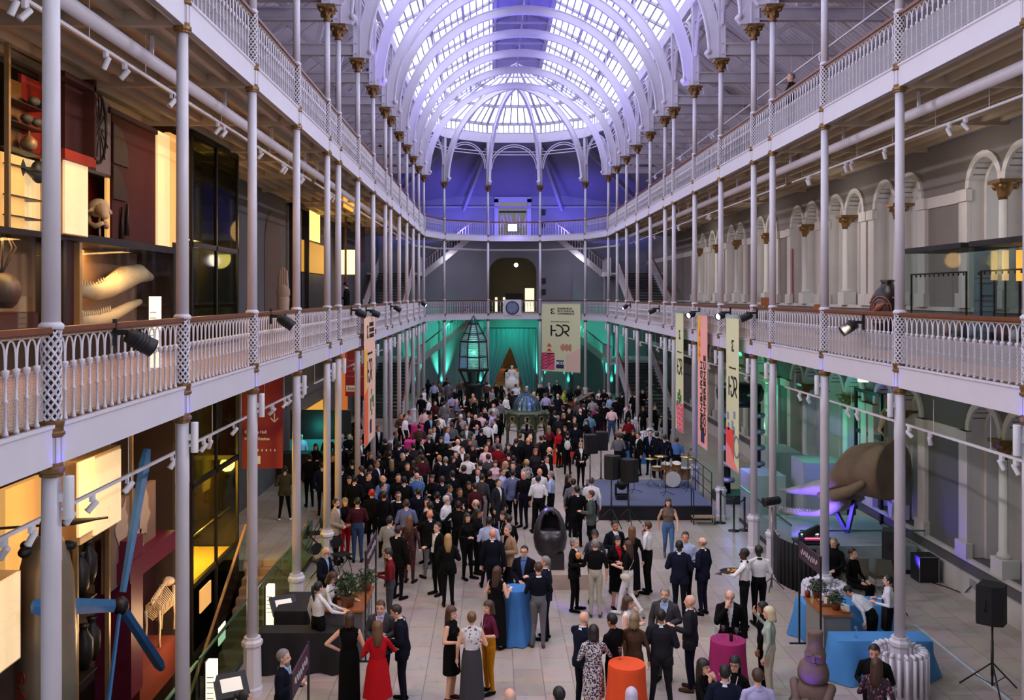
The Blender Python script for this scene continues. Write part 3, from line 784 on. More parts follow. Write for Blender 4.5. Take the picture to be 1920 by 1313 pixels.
    ob = bpy.data.objects.new('tmpbody', me); COL.objects.link(ob)
    rm = ob.modifiers.new('r', 'REMESH'); rm.mode = 'VOXEL'; rm.voxel_size = .0105; rm.use_smooth_shade = True
    sm = ob.modifiers.new('s', 'SMOOTH'); sm.factor = .45; sm.iterations = 2
    dg = bpy.context.evaluated_depsgraph_get(); out = bpy.data.meshes.new_from_object(ob.evaluated_get(dg))
    bpy.data.objects.remove(ob); bpy.data.meshes.remove(me)
    out.name = 'person'
    import numpy as np
    nf = len(out.polygons); cen = np.zeros(nf * 3); out.polygons.foreach_get('center', cen); cen = cen.reshape(-1, 3)
    best = np.full(nf, 1e9); slot = np.zeros(nf, int)
    for p, q, r, sl in prim:
        p = np.array(p); d = np.array(q) - p; L2 = d @ d
        t = np.clip(((cen - p) @ d) / L2, 0, 1) if L2 > 1e-9 else np.zeros(nf)
        ds = np.linalg.norm(cen - (p + t[:, None] * d), axis=1) - r
        up = ds < best; best[up] = ds[up]; slot[up] = sl
    HI = np.array(HM.inverted()); loc = cen.copy()
    if bend:
        BI = np.array(B.inverted()); loc = loc @ BI[:3, :3].T + BI[:3, 3]
    loc = loc @ HI[:3, :3].T + HI[:3, 3]
    sk = slot == SKIN
    for sx in (-1, 1):
        ex = ((loc[:, 0] - sx * .031) / .014) ** 2 + ((loc[:, 2] - 1.643) / .0075) ** 2
        slot[sk & (ex < 1) & (loc[:, 1] < -.05)] = EYE
        ex = ((loc[:, 0] - sx * .031) / .019) ** 2 + ((loc[:, 2] - 1.666) / .0045) ** 2
        slot[sk & (ex < 1) & (loc[:, 1] < -.05)] = EYE
    ex = (loc[:, 0] / .026) ** 2 + ((loc[:, 2] - 1.578) / .009) ** 2
    slot[sk & (ex < 1) & (loc[:, 1] < -.05)] = LIP
    out.polygons.foreach_set('material_index', slot.astype('int32'))
    out.polygons.foreach_set('use_smooth', [True] * nf)
    for k in range(9): out.materials.append(WHITE)
    BM = B if bend else I4
    _pb[key] = (out, BM @ HM, slot, cen, BM)
    return _pb[key]
_jk = {}
def jacket_mesh(key, open_front, length):
    """open jacket: the body's own trunk and sleeves, a finger's breadth outside them, split down the front"""
    k2 = (key, open_front, length)
    if k2 in _jk: return _jk[k2]
    me, HM, slot, cen, BM = body_mesh(*key)
    import numpy as np
    nv = len(me.vertices); co = np.zeros(nv * 3); me.vertices.foreach_get('co', co); co = co.reshape(-1, 3)
    no = np.zeros(nv * 3); me.vertices.foreach_get('normal', no); no = no.reshape(-1, 3)
    BI = np.array(BM.inverted()); loc = cen @ BI[:3, :3].T + BI[:3, 3]; lco = co @ BI[:3, :3].T + BI[:3, 3]
    zlow = length
    keep = ((slot == TOP) | (slot == UARM) | (slot == FARM) | (slot == HIPS) | ((slot == LEG) & (loc[:, 2] > zlow))) & (loc[:, 2] > zlow) & (loc[:, 2] < 1.49)
    if open_front:
        wdt = np.interp(loc[:, 2], [.85, 1.10, 1.28, 1.44, 1.5], [.045, .012, .035, .062, .065])
        trunk = (slot == TOP) | (slot == HIPS) | (slot == LEG)
        keep &= ~(trunk & (np.abs(loc[:, 0]) < wdt) & (loc[:, 1] < -.02))
    fr = [p for p, kf in zip(me.polygons, keep) if kf]
    used = {}; vs = []; fs = []
    off = np.interp(lco[:, 2], [.7, .95, 1.1, 1.3, 1.5], [.042, .030, .022, .016, .014])
    for p in fr:
        f = []
        for vi in p.vertices:
            if vi not in used: used[vi] = len(vs); vs.append(tuple(co[vi] + no[vi] * off[vi]))
            f.append(used[vi])
        fs.append(f)
    j = bpy.data.meshes.new('jacket'); j.from_pydata(vs, [], fs); j.polygons.foreach_set('use_smooth', [True] * len(fs)); j.materials.append(WHITE); j.update()
    _jk[k2] = j
    return j
_hair = {}
def hair_mesh(style):
    if style in _hair: return _hair[style]
    mb = MB(); c = Vector((0, .008, 1.662)); r = Vector((.083, .101, .098)); n, k = 22, 16
    def hairline(y, x):      # lowest z of the cap of hair for a given front-back position
        t = (y - c.y) / r.y
        side = abs(x) / r.x
        z0 = 1.712 if t < -.55 else (1.712 + (1.60 - 1.712) * (t + .55) / .55 if t < 0 else 1.60 - .055 * t)
        return z0
    low = {'short': 0, 'side': .0, 'long': -.03, 'bob': -.03, 'bun': 0, 'pony': 0, 'curly': -.03, 'fringe': .0, 'cap': .02}.get(style, 0)
    g = 1.14 if style == 'curly' else (1.06 if style in ('long', 'bob') else 1.0)
    rn = random.Random(3)
    pts = {}
    for i in range(k + 1):
        a = pi * i / k - pi / 2
        for j in range(n):
            t = 2 * pi * j / n
            q = 1.0 + (rn.uniform(-.06, .08) if style == 'curly' else rn.uniform(-.012, .012))
            pts[(i, j)] = (c.x + r.x * g * q * math.cos(a) * math.cos(t), c.y + r.y * g * q * math.cos(a) * math.sin(t), c.z + r.z * g * q * math.sin(a))
    vs = []; idx = {}; fs = []
    for i in range(k):
        for j in range(n):
            q = [(i, j), (i, (j+1) % n), (i+1, (j+1) % n), (i+1, j)]
            m = sum((Vector(pts[p]) for p in q), Vector()) / 4
            if style == 'fringe':
                ok = 1.585 < m.z < 1.668 and m.y > -.035
            else:
                ok = m.z > hairline(m.y, m.x) + low
            if ok:
                f = []
                for p in q:
                    if p not in idx: idx[p] = len(vs); vs.append(pts[p])
                    f.append(idx[p])
                fs.append(f)
    mb.add(vs, fs, 0, True)
    if style in ('long', 'bob', 'halfup'):
        zl = 1.36 if style == 'long' else 1.51
        A = []; B = []; Cc = []
        for j in range(15):
            t = -.25 + (pi + .5) * j / 14
            A.append((.088 * math.cos(t), .012 + .103 * math.sin(t), 1.65)); B.append((.090 * math.cos(t), .02 + .108 * math.sin(t), 1.55)); Cc.append((.085 * math.cos(t), .035 + .098 * math.sin(t), zl + .015 * math.sin(j * 2.1)))
        mb.strip(A, B, 0, True); mb.strip(B, Cc, 0, True)
        D = [(p[0] * .8, .03 + (p[1] - .03) * .72, p[2]) for p in Cc]; mb.strip(Cc, D, 0, True)
    if style == 'bun': mb.ell((0, .11, 1.70), (.045, .04, .045), 12, 8)
    if style == 'pony': mb.tube([(0, .09, 1.70), (0, .135, 1.68), (0, .14, 1.60), (0, .12, 1.50), (0, .11, 1.40)], [.02, .032, .034, .028, .008], 10)
    me = mb.mesh('hair'); me.materials.append(WHITE); _hair[style] = me
    return me
_sk = {}
def skirt_mesh(z0, z1, flare):
    key = (z0, z1, flare)
    if key in _sk: return _sk[key]
    mb = MB(); n = 28; prof = []
    for i in range(9):
        t = i / 8; z = z0 + (z1 - z0) * t
        rx = .150 + (.185 - .150) * min(1, t * (z0 - z1) / .16) + flare * max(0, t - .15); ry = .115 + .03 * min(1, t * (z0 - z1) / .16) + flare * .9 * max(0, t - .15)
        prof.append((rx, ry, z))
    vs = []; fs = []
    for i, (rx, ry, z) in enumerate(prof):
        for j in range(n):
            t = 2 * pi * j / n; w = 1 + (.05 * math.sin(7 * t) * (i / 8) if flare > .04 else .015 * math.sin(5 * t) * i / 8)
            vs.append((rx * w * math.cos(t), ry * w * math.sin(t), z))
    for i in range(8):
        for j in range(n): fs.append((i*n+j, i*n+(j+1) % n, (i+1)*n+(j+1) % n, (i+1)*n+j))
    mb.add(vs, fs, 0, True)
    me = mb.mesh('skirt'); me.materials.append(WHITE); _sk[key] = me
    return me
mb = MB()
for s in (-1, 1): mb.add([(s * .062, -.07, 1.47), (s * .078, -.085, 1.47), (s * .018, -.150, 1.17), (s * .006, -.150, 1.17)], [(0, 1, 2, 3)])
LANY = mb.mesh('lanyard'); LANY.materials.append(mat('lanyard_ribbon', (226, 222, 226), .6))
mb = MB(); mb.box(-.042, .042, -.158, -.152, 1.05, 1.17); BADGE = mb.mesh('name_badge'); BADGE.materials.append(mat('white_badge_card', (236, 236, 238), .5))
mb = MB()
for s in (-1, 1): mb.tube([(s * .034 + .026 * math.cos(2*pi*k/12), -.098, 1.642 + .019 * math.sin(2*pi*k/12)) for k in range(12)], .003, 4, closed=True); mb.tube([(s * .06, -.097, 1.645), (s * .08, .0, 1.645)], .003, 4)
mb.tube([(-.01, -.1, 1.645), (.01, -.1, 1.645)], .003, 4)
SPECS = mb.mesh('glasses'); SPECS.materials.append(BLACK)
mb = MB(); cap_mesh(mb, (0, -.052, 1.532), (0, -.044, 1.552), .040, .054, 12); BEARD = mb.mesh('beard'); BEARD.materials.append(WHITE)
mb = MB()
A = [(.063 * math.cos(t), .012 + .069 * math.sin(t), 1.487) for t in [2*pi*k/16 for k in range(17)]]; B = [(.083 * math.cos(t), .004 + .092 * math.sin(t), 1.452) for t in [2*pi*k/16 for k in range(17)]]
mb.strip(A, B, 0, True); COLLAR = mb.mesh('collar'); COLLAR.materials.append(WHITE)
mb = MB(); mb.tube([(-.09, -.02, 1.47), (.10, -.13, 1.20), (.19, -.06, 1.02)], .009, 5); mb.tube([(-.09, -.02, 1.47), (-.02, .13, 1.3), (.17, .05, 1.02)], .009, 5); mb.ell((.215, 0, .95), (.05, .12, .09), 12, 8)
SBAG = mb.mesh('shoulder_bag'); SBAG.materials.append(mat('cream_bag_leather', (214, 206, 190), .5))
mb = MB(); mb.ell((0, .17, 1.2), (.13, .07, .19), 14, 10)
for s in (-1, 1): mb.tube([(s * .09, .14, 1.36), (s * .11, .0, 1.47), (s * .11, -.10, 1.38)], .014, 5)
BPACK = mb.mesh('backpack'); BPACK.materials.append(mat('pale_backpack_fabric', (200, 198, 196), .7))
mb = MB()
for (z0, z1, r0, r1, w0, w1) in ((1.36, 1.12, .128, .128, .55, .9), (1.12, .98, .128, .140, 1.5, 1.5), (.98, .60, .140, .150, 1.5, 1.4)):
    mb.strip([(1.3 * r0 * math.sin(w0 * u), -r0 * math.cos(w0 * u) * 1.02, z0) for u in [k / 6 - 1 for k in range(13)]], [(1.3 * r1 * math.sin(w1 * u), -r1 * math.cos(w1 * u) * 1.02, z1) for u in [k / 6 - 1 for k in range(13)]], 0, True)
APRON = mb.mesh('apron'); APRON.materials.append(BLACK)

COLS = dict(black=(11, 11, 13), navy=(19, 24, 44), dnavy=(14, 17, 31), char=(36, 36, 42), grey=(104, 104, 112), lgrey=(150, 150, 156), white=(228, 226, 230), cream=(206, 196, 176), lblue=(150, 180, 222), blue=(84, 118, 178),
    pblue=(172, 186, 222), lav=(176, 170, 212), pink=(226, 190, 200), maroon=(112, 26, 38), wine=(70, 24, 34), red=(178, 20, 30), dred=(120, 18, 26), brown=(82, 58, 46), tan=(150, 122, 96), beige=(164, 146, 126), olive=(70, 66, 46), green=(74, 86, 82),
    mint=(168, 182, 168), khaki=(172, 166, 150), denim=(52, 68, 104), ldenim=(80, 112, 160), mustard=(186, 122, 16), plum=(92, 28, 56), yellow=(196, 190, 60), taupe=(112, 96, 86), dgrey=(66, 66, 72), teal=(92, 140, 170), purple=(96, 24, 66), mblue=(104, 112, 148))
HAIRC = dict(black=(18, 15, 14), dark=(34, 26, 22), brown=(70, 46, 32), lbrown=(110, 78, 52), blond=(176, 140, 92), pale=(222, 204, 166), grey=(126, 122, 120), white=(208, 204, 204), red=(196, 30, 26), silver=(200, 190, 214), ash=(136, 118, 88))
SKINC = dict(p=(226, 174, 148), r=(220, 152, 128), t=(178, 124, 90), d=(74, 48, 38))
def cloth(c):
    m = mat('fabric_' + c, COLS[c], .85, 0, .10, 18); m.node_tree.nodes['Principled BSDF'].inputs['Specular IOR Level'].default_value = .15
    return m
def hairm(c): return mat('hair_' + c, HAIRC[c], .5, 0, .15, 40)
def skinm(c): return mat('skin_' + c, SKINC[c], .55, 0, .03, 20)
def spots(name, base, spot, scale, thr):
    if name in MATS: return MATS[name]
    m = bpy.data.materials.new(name); m.use_nodes = True; nt = m.node_tree; L = nt.links.new; b = nt.nodes['Principled BSDF']
    tc = nt.nodes.new('ShaderNodeTexCoord'); v = nt.nodes.new('ShaderNodeTexNoise'); v.inputs['Scale'].default_value = scale; v.inputs['Detail'].default_value = 1
    c = nt.nodes.new('ShaderNodeMath'); c.operation = 'GREATER_THAN'; c.inputs[1].default_value = thr
    mx = nt.nodes.new('ShaderNodeMix'); mx.data_type = 'RGBA'; mx.inputs['A'].default_value = lin(base); mx.inputs['B'].default_value = lin(spot)
    L(tc.outputs['Object'], v.inputs['Vector']); L(v.outputs['Fac'], c.inputs[0]); L(c.outputs[0], mx.inputs['Factor']); L(mx.outputs['Result'], b.inputs['Base Color']); b.inputs['Roughness'].default_value = .85
    MATS[name] = m; return m
SPEC = {'leopard': lambda: spots('navy_and_white_print', (214, 206, 200), (44, 42, 84), 38, .5), 'floral': lambda: spots('white_floral_print', (220, 216, 220), (60, 50, 70), 26, .64), 'dfloral': lambda: spots('dark_floral_print', (44, 24, 38), (150, 96, 110), 26, .60), 'pattern': lambda: spots('dark_red_print', (34, 22, 24), (110, 40, 40), 30, .55), 'stripe': lambda: spots('black_white_print', (210, 208, 210), (24, 24, 26), 30, .5)}
def fab(c): return SPEC[c]() if c in SPEC else cloth(c)
PEOPLE = []
HELD = []
def person(px, py, H=1.74, fem=0, face=0, top='black', bot='black', hair='short', hc='dark', skin='p', legs='stand', aL='down', aR='down', jk=None, shirt='white', jlen=.80, sleeve=2, skirt=None, shoe='black', pitch=0.0, bend=0.0, lan=0, specs=0, beard=0, label=None, z=0.0, extra=(), group=None, at=None, tight=0, collar=None):
    """px, py: pixel of the crown of the head. face: 0 towards the camera, 90 to the right of the photo, 180 away.
    sleeve: 0 none, 1 short, 2 long. skirt=(waist z, hem z, flare, colour)"""
    s = H / 1.75
    if legs == 'sit':
        off = .47 * s if z == 0 else 0
    hz = H
    if legs == 'sit': hz = H - .43 * s
    p = PZ(px, py, z + hz) if at is None else Vector(at)
    key = (fem, legs, aL, aR, pitch, bend)
    me, HM, _, _, BM = body_mesh(*key)
    o = bpy.data.objects.new('person', me); COL.objects.link(o)
    o.location = (p.x, p.y, z - (.43 * s if legs == 'sit' else 0)); o.scale = (s, s, s); 
    ang = math.atan2(p.x - CAMX, p.y)
    o.rotation_euler = (0, 0, math.radians(face) - ang)
    sk = skinm(skin); tp = fab(shirt if jk else top); bt = fab(bot)
    ua = sk if sleeve == 0 else tp; fa_ = sk if sleeve < 2 else tp
    if jk: ua = fa_ = tp
    leg = sk if skirt and not tight else bt
    if skirt and tight: leg = cloth('black')
    slots = [sk, tp, ua, fa_, fab(skirt[3]) if skirt else bt, leg, fab(shoe), mat('eye_dark', (40, 28, 24), .3, 0, 0), mat('lip_' + skin, tuple(int(v * .78) if i else v for i, v in enumerate(SKINC[skin])), .5, 0, 0)]
    for i, m in enumerate(slots): o.material_slots[i].link = 'OBJECT'; o.material_slots[i].material = m
    def kid(name, m_, mt=None, M=None):
        k = bpy.data.objects.new(name, m_); COL.objects.link(k); k.parent = o
        if M is not None: k.matrix_local = M
        if mt is not None: k.material_slots[0].link = 'OBJECT'; k.material_slots[0].material = mt
        return k
    if hair and hair != 'none': kid('hair' if hair != 'cap' else 'cap', hair_mesh(hair), hairm(hc), HM)
    if jk: kid('jacket', jacket_mesh(key, True, jlen), fab(jk))
    if jk or collar: kid('collar', COLLAR, fab(shirt if jk else collar), BM)
    if skirt: kid('skirt', skirt_mesh(*skirt[:3]), fab(skirt[3]))
    if lan: kid('lanyard', LANY, None, BM)
    if lan > 1: kid('name_badge', BADGE, None, BM)
    if specs: kid('glasses', SPECS, None, HM)
    if beard: kid('beard', BEARD, hairm(hc), HM)
    for e in extra:
        if e == 'bag': kid('shoulder_bag', SBAG, None, BM)
        if e == 'pack': kid('backpack', BPACK, None, BM)
        if e == 'apron': kid('apron', APRON, None, BM)
    tag(o, label or '', 'person', group)
    for sd_, an in ((1, aL), (-1, aR)):
        if an in ('glass', 'phone') and not (an == 'phone' and sd_ < 0):
            wv = Vector(ARMS[an][1]); fv = Vector(ARMS[an][2]).normalized(); hp_ = BM @ (Vector((wv.x * sd_, wv.y, wv.z)) + Vector((fv.x * sd_, fv.y, fv.z)) * .10 + Vector((0, -.02, .03)))
            HELD.append((an, o.location.copy(), o.rotation_euler.z, s, hp_, o))
    PEOPLE.append((o, px, py, dict(top=top, bot=bot, jk=jk, shirt=shirt, hair=hair, hc=hc, skirt=skirt, face=face, fem=fem)))
    return o
# ================================================================= the guests
def g(px, py, face, fit, hair='short', hc='dark', **kw):
    """fit: 's:jacket/trousers/shirt', 't:top/trousers', 'd:dress'"""
    k, c = fit.split(':'); c = c.split('/')
    if k == 's': kw.update(jk=c[0], bot=c[1] if len(c) > 1 else c[0], shirt=c[2] if len(c) > 2 else 'white')
    elif k == 't': kw.update(top=c[0], bot=c[1] if len(c) > 1 else 'black')
    else: kw.update(top=c[0], skirt=(1.10, kw.pop('hem', .55), kw.pop('flare', .05), c[0]))
    if hair in ('long', 'bob', 'bun', 'pony', 'curly') and 'fem' not in kw: kw['fem'] = 1
    if kw.get('fem') and 'H' not in kw: kw['H'] = 1.67
    return person(px, py, face=face, hair=hair, hc=hc, **kw)
B = 'none'
# ---- nearest rows, each described by hand
g(532, 1217, 75, 's:dnavy/black/lblue', 'short', 'grey', beard=1, aL='hold', aR='glass', label='grey-haired person in dark blazer and pale shirt, beside the purple sign frame', lan=1)
g(459, 1294, 100, 't:black/black', 'bun', 'black', label='dark-haired head at the bottom edge beside the tilted screen')
g(655, 1147, 170, 'd:black', 'bob', 'brown', hem=.10, flare=.02, sleeve=0, aL='hip', aR='hold', skin='p', label='person in long sleeveless black dress, back turned, hand on hip')
g(708, 1164, 180, 'd:red', 'long', 'lbrown', hem=.42, flare=.09, aL='hold', aR='low', label='person in red knee-length dress with long hair, back to the camera')
g(717, 1124, -15, 's:dgrey/char/lav', 'short', 'brown', aL='hold', aR='front', lan=1, pitch=.25, label='person in dark grey blazer and lilac shirt facing the red dress')
g(752, 1131, 262, 's:dnavy/dnavy', 'short', 'dark', aL='hold', aR='phone', pitch=.35, bend=.1, label='person in dark navy suit looking down at the plate in hand')
g(731, 1027, 268, 't:maroon/dgrey', 'short', 'dark', aL='phone', aR='phone', beard=1, pitch=.3, label='bearded person in maroon shirt looking at a phone')
g(849, 1137, 65, 'd:black', 'long', 'brown', hem=.52, flare=.02, sleeve=0, aL='hold', aR='hold', shoe='wine', label='person in sleeveless black dress with long brown hair, side on')
g(882, 1146, 185, 't:floral/black', 'bun', 'lbrown', sleeve=0, aL='down', aR='hold', skirt=(1.08, .17, .05, 'dgrey'), label='person in white floral blouse and long dark skirt, back turned')
g(916, 1126, -60, 't:plum/mustard', 'bob', 'brown', sleeve=1, aL='hold', aR='front', lan=1, label='person in plum top and mustard yellow trousers')
g(935, 1061, 150, 'd:black', 'long', 'brown', hem=.12, flare=.03, sleeve=0, aR='hold', aL='hold', label='long-haired person in sleeveless black dress at the blue cocktail table')
g(983, 1023, -15, 's:dnavy/dnavy/blue', 'short', 'dark', specs=1, aL='hold', aR='front', label='smiling person in glasses and navy blazer behind the blue cocktail table')
g(993, 1047, 190, 't:dnavy/grey', 'short', 'brown', shoe='brown', aL='hold', aR='hold', legs='rest', label='person in navy jumper and grey trousers at the blue cocktail table, back turned', collar='white')
g(1017, 1047, 255, 's:navy/dnavy', 'short', 'grey', aL='hold', aR='down', label='grey-haired person in navy suit beside the blue cocktail table')
g(956, 1290, 190, 's:char/char', 'fringe', 'white', label='bald head with white hair at the bottom edge')
g(1048, 1287, 200, 't:black/black', 'short', 'black', label='black-haired head at the bottom edge, left of the orange table')
g(1184, 1289, 180, 't:lav/black', 'bob', 'silver', label='silver-haired head in front of the orange table')
g(1094, 1147, 140, 's:navy/dnavy', B, aL='face', aR='down', pitch=.2, label='bald person in navy suit beside the white and navy print dress')
g(1115, 1171, 185, 'd:leopard', 'bob', 'dark', hem=.50, flare=.01, sleeve=1, aR='low', aL='hold', label='person in white and navy print dress leaning a hand on the orange table')
g(1157, 1153, 230, 't:black/black', 'short', 'black', skin='t', aL='glass', aR='low', pitch=.2, label='person in black shirt holding a glass behind the orange table')
g(1187, 1150, 170, 't:brown/brown', 'bob', 'ash', label='person with an ash blond bob in brown, behind the orange table')
g(1178, 1118, 75, 't:white/brown', 'bob', 'brown', sleeve=0, aL='face', aR='glass', label='person in white sleeveless top with a hand at the chin')
g(1238, 1142, 182, 's:char/char', 'short', 'black', aL='hold', aR='hold', legs='wide', skin='t', label='person in charcoal suit, back turned, between the orange and magenta tables')
g(1247, 1101, -12, 's:dgrey/dgrey/lblue', 'short', 'grey', aL='hold', aR='down', lan=2, beard=1, label='smiling grey-haired person in grey blazer and pale blue shirt')
g(1294, 1115, 258, 's:char/navy', B, skin='p', aL='hold', aR='down', shoe='brown', label='bald person in charcoal blazer and navy trousers')
g(1368, 1104, 5, 's:black/black', 'fringe', 'grey', aL='down', aR='face', pitch=.3, label='person in black blazer rubbing the brow behind the magenta table')
g(1442, 1137, 262, 't:mint/cream', 'bob', 'pale', aR='raise', aL='down', label='blond person in mint green jumper and cream trousers')
g(1430, 1128, 262, 't:black/black', 'long', 'black', skin='t', H=1.6, label='dark-haired person in black behind the mint green jumper')
g(1326, 1238, 60, 't:black/black', 'long', 'dark', aL='face', aR='face', label='dark long-haired person in black eating, before the magenta table')
g(1378, 1231, -15, 't:black/black', 'long', 'black', specs=1, lan=1, label='person in glasses with long dark hair before the magenta table')
g(1360, 1244, 178, 's:navy/navy', 'short', 'black', label='person in navy jacket at the bottom edge, back turned')
g(1413, 1252, 195, 't:lav/black', 'short', 'brown', aL='hold', aR='hold', label='person in lavender shirt at the bottom edge, back turned', collar='lav')
g(1661, 1097, 265, 't:white/black', 'bun', 'black', H=1.62, at=((1661 - VX) * 18.45 / FP + CAMX, 18.45, 0), aL='hold', aR='hold', extra=('apron',), label='server in white shirt and black apron behind the right counter', collar='white')
g(1634, 1169, 250, 't:white/black', 'short', 'black', at=((1640 - VX) * 18.3 / FP + CAMX, 18.3, 0), bend=.9, H=1.6, label='server in white shirt bending down behind the right counter')
g(1640, 1205, -5, 't:black/black', 'short', 'dark', aL='hold', aR='hold', pitch=.3, skin='r', label='person in black jacket before the blue tablecloth')
g(1644, 1234, 165, 't:dfloral/black', 'long', 'brown', aL='hold', aR='hold', label='long-haired person in dark floral dress before the blue tablecloth')
# ---- middle of the floor
g(608, 1024, 60, 's:dnavy/black/lblue', B, legs='sit', aL='lap', aR='lap', pitch=.35, beard=1, hc='white', specs=1, label='seated bald person in dark suit reading a phone beside the glass balustrade')
g(620, 1071, 70, 't:white/black', 'bob', 'brown', aL='low', aR='low', extra=('apron',), pitch=.3, label='server in white shirt and black apron behind the wooden counter')
g(597, 1090, 130, 't:white/black', 'pony', 'black', aL='down', aR='low', label='server with a long ponytail and white shirt, back turned')
g(630, 935, 70, 's:beige/black/white', 'short', 'dark', aL='front', aR='front', beard=1, label='bearded person in beige jacket and black trousers beside a column')
g(650, 934, 25, 't:black/red', 'bob', 'ash', aL='front', aR='front', label='person in black top and wide red trousers')
g(667, 932, 180, 't:wine/denim', 'short', 'dark', aL='hold', aR='hold', label='person in maroon jumper and jeans, back turned', collar='white')
g(697, 917, 180, 't:black/black', 'cap', 'red', legs='step', aL='hold', aR='hold', label='person in black with a bright red cap')
g(745, 922, 10, 't:black/black', 'short', 'brown', specs=1, aL='hold', aR='front', shirt='white', label='person in black jumper over a white collar, wearing glasses', collar='white')
g(762, 936, 178, 's:mblue/grey', 'short', 'brown', aL='hold', aR='hold', label='person in blue-grey blazer, back turned', collar='white')
g(783, 886, 180, 't:blue/black', B, skin='p', label='balding person in blue shirt and black trousers, back turned')
g(731, 967, 150, 's:lgrey/grey', 'short', 'dark', aL='hold', label='person in light grey suit, back turned')
g(747, 985, 140, 's:black/black', 'short', 'dark', aL='reach', aR='down', label='person in black suit shaking hands')
g(768, 967, 160, 't:pattern/pattern', 'long', 'lbrown', label='long-haired person in dark red patterned jumpsuit')
g(806, 956, 195, 's:black/grey', B, skin='r', aR='down', aL='reach', legs='rest', label='bald person in black jacket and grey trousers')
g(803, 937, -30, 's:dnavy/dnavy', 'short', 'dark', skin='r', label='person in dark blazer and white shirt facing the camera, behind a bald head')
g(837, 929, 60, 't:white/black', 'short', 'white', specs=1, beard=1, aL='hold', aR='hold', label='white-haired bearded person in white shirt')
g(859, 939, 185, 't:black/black', 'short', 'black', skin='t', aL='hip', aR='hold', legs='wide', label='broad person in black, back turned, beside the white-haired person')
g(820, 979, -50, 's:black/black', 'short', 'dark', lan=2, aR='hold', label='young person in black blazer and white shirt with a lanyard')
g(840, 1001, 182, 's:black/black', 'long', 'blond', aL='hold', aR='hold', label='person with long blond hair in black suit, back turned')
g(952, 984, -50, 's:tan/dnavy/black', 'short', 'grey', lan=2, aL='hold', aR='down', label='person in tan blazer with a white name badge')
g(917, 968, 175, 't:pblue/black', 'short', 'black', skin='t', legs='wide', aL='hold', aR='hold', label='person in pale blue shirt, back turned')
g(924, 991, 170, 's:dnavy/dnavy', B, skin='r', legs='step', label='person with cropped hair in dark navy suit, back turned')
g(943, 958, -40, 't:black/black', 'long', 'dark', lan=1, aR='raise', label='laughing long-haired person in black with a white lanyard')
g(953, 965, 220, 't:black/black', 'short', 'black', label='dark-haired person in black behind the tan blazer')
g(896, 954, 70, 't:black/black', 'long', 'black', skin='t', aL='hold', aR='hold', label='long-haired person in black facing the pale blue shirt')
g(876, 962, 40, 't:black/black', 'long', 'dark', legs='rest', aR='hold', aL='hold', label='person in black with heeled shoes holding a glass')
g(892, 936, 262, 't:char/char', 'fringe', 'grey', aL='raise', aR='hold', label='person with cropped grey hair in charcoal')
g(1077, 1008, 75, 's:black/black', 'short', 'grey', fem=1, aL='hold', aR='hold', legs='rest', label='grey-haired person in black trouser suit holding a drink')
g(1116, 1010, 182, 't:black/khaki', 'short', 'grey', sleeve=1, aL='hold', aR='down', shoe='dgrey', label='person in black polo shirt and khaki trousers, back turned')
g(1115, 994, 0, 't:dgrey/black', 'curly', 'black', skin='t', aL='hold', aR='hold', sleeve=1, label='curly-haired person in grey top facing the khaki trousers')
g(1158, 977, 30, 's:dnavy/black', 'short', 'dark', skin='t', aR='hold', aL='hold', label='person in dark suit facing the camera, left of a white shirt')
g(1180, 986, 175, 't:black/black', 'long', 'lbrown', label='long-haired person in black between the dark suit and white shirt', skirt=(1.1, .2, .03, 'black'))
g(1214, 977, 250, 't:white/black', 'short', 'brown', beard=1, specs=1, aL='cross', aR='face', label='bearded person in white shirt and black trousers, arms raised')
g(1174, 1012, 250, 't:black/white', 'long', 'brown', sleeve=1, aL='hold', aR='hold', shoe='white', legs='walk', extra=('bag',), label='person in black top and wide white trousers with a shoulder bag')
g(1161, 1006, 30, 's:black/black/red', 'bob', 'black', fem=1, aL='hold', aR='hold', skirt=(1.1, .45, .02, 'black'), label='person in black with a red scarf, behind the white trousers')
g(1253, 934, 5, 't:taupe/ldenim', 'long', 'brown', sleeve=0, legs='walk', aL='swing', aR='swingb', shoe='grey', label='person in taupe vest top and blue jeans walking alone')
g(1285, 997, -5, 't:pblue/black', 'short', 'dark', aL='hold', aR='hold', legs='step', skin='r', label='person in pale blue shirt between two navy suits')
g(1274, 1013, 175, 's:navy/dnavy', 'short', 'black', skin='d', aL='hold', aR='hold', label='person in navy suit, back turned, one of three in a group')
g(1317, 1007, 240, 's:navy/navy', 'fringe', 'grey', aL='hold', aR='down', label='balding grey-haired person in navy suit, side on')
g(1400, 1027, 262, 't:white/black', 'short', 'black', skin='d', aL='reach', aR='down', label='waiter in white shirt carrying a tray', collar='black')
g(1418, 1023, 200, 't:white/black', 'short', 'black', skin='d', aL='hold', aR='hold', label='waiter in white shirt behind the tray carrier', collar='black')
g(1082, 911, 200, 's:black/black', 'short', 'black', aL='face', label='person in black coat, back turned, left of the stage')
g(1075, 897, 180, 't:grey/black', 'short', 'black', label='person in grey jumper by the stage corner, back turned')
g(1108, 919, 262, 's:green/black', 'short', 'brown', aL='hold', label='person in grey-green blazer by the stage corner')
g(1109, 895, 180, 't:white/black', 'short', 'brown', label='person in white shirt with reddish hair by the stage')
g(1066, 890, 60, 't:black/black', 'long', 'black', skin='t', label='dark-haired person in black facing the stage')
g(1009, 891, 182, 't:white/black', 'short', 'dark', legs='wide', aL='hold', aR='hold', label='person in white shirt and black trousers, back turned, behind the stone chair')
g(1012, 878, 10, 't:white/black', B, skin='r', label='bald person in white shirt facing the camera')
g(1033, 883, 255, 't:pblue/black', 'short', 'grey', aL='hold', aR='down', label='grey-haired person in pale blue shirt, sleeves rolled, right of a white shirt')
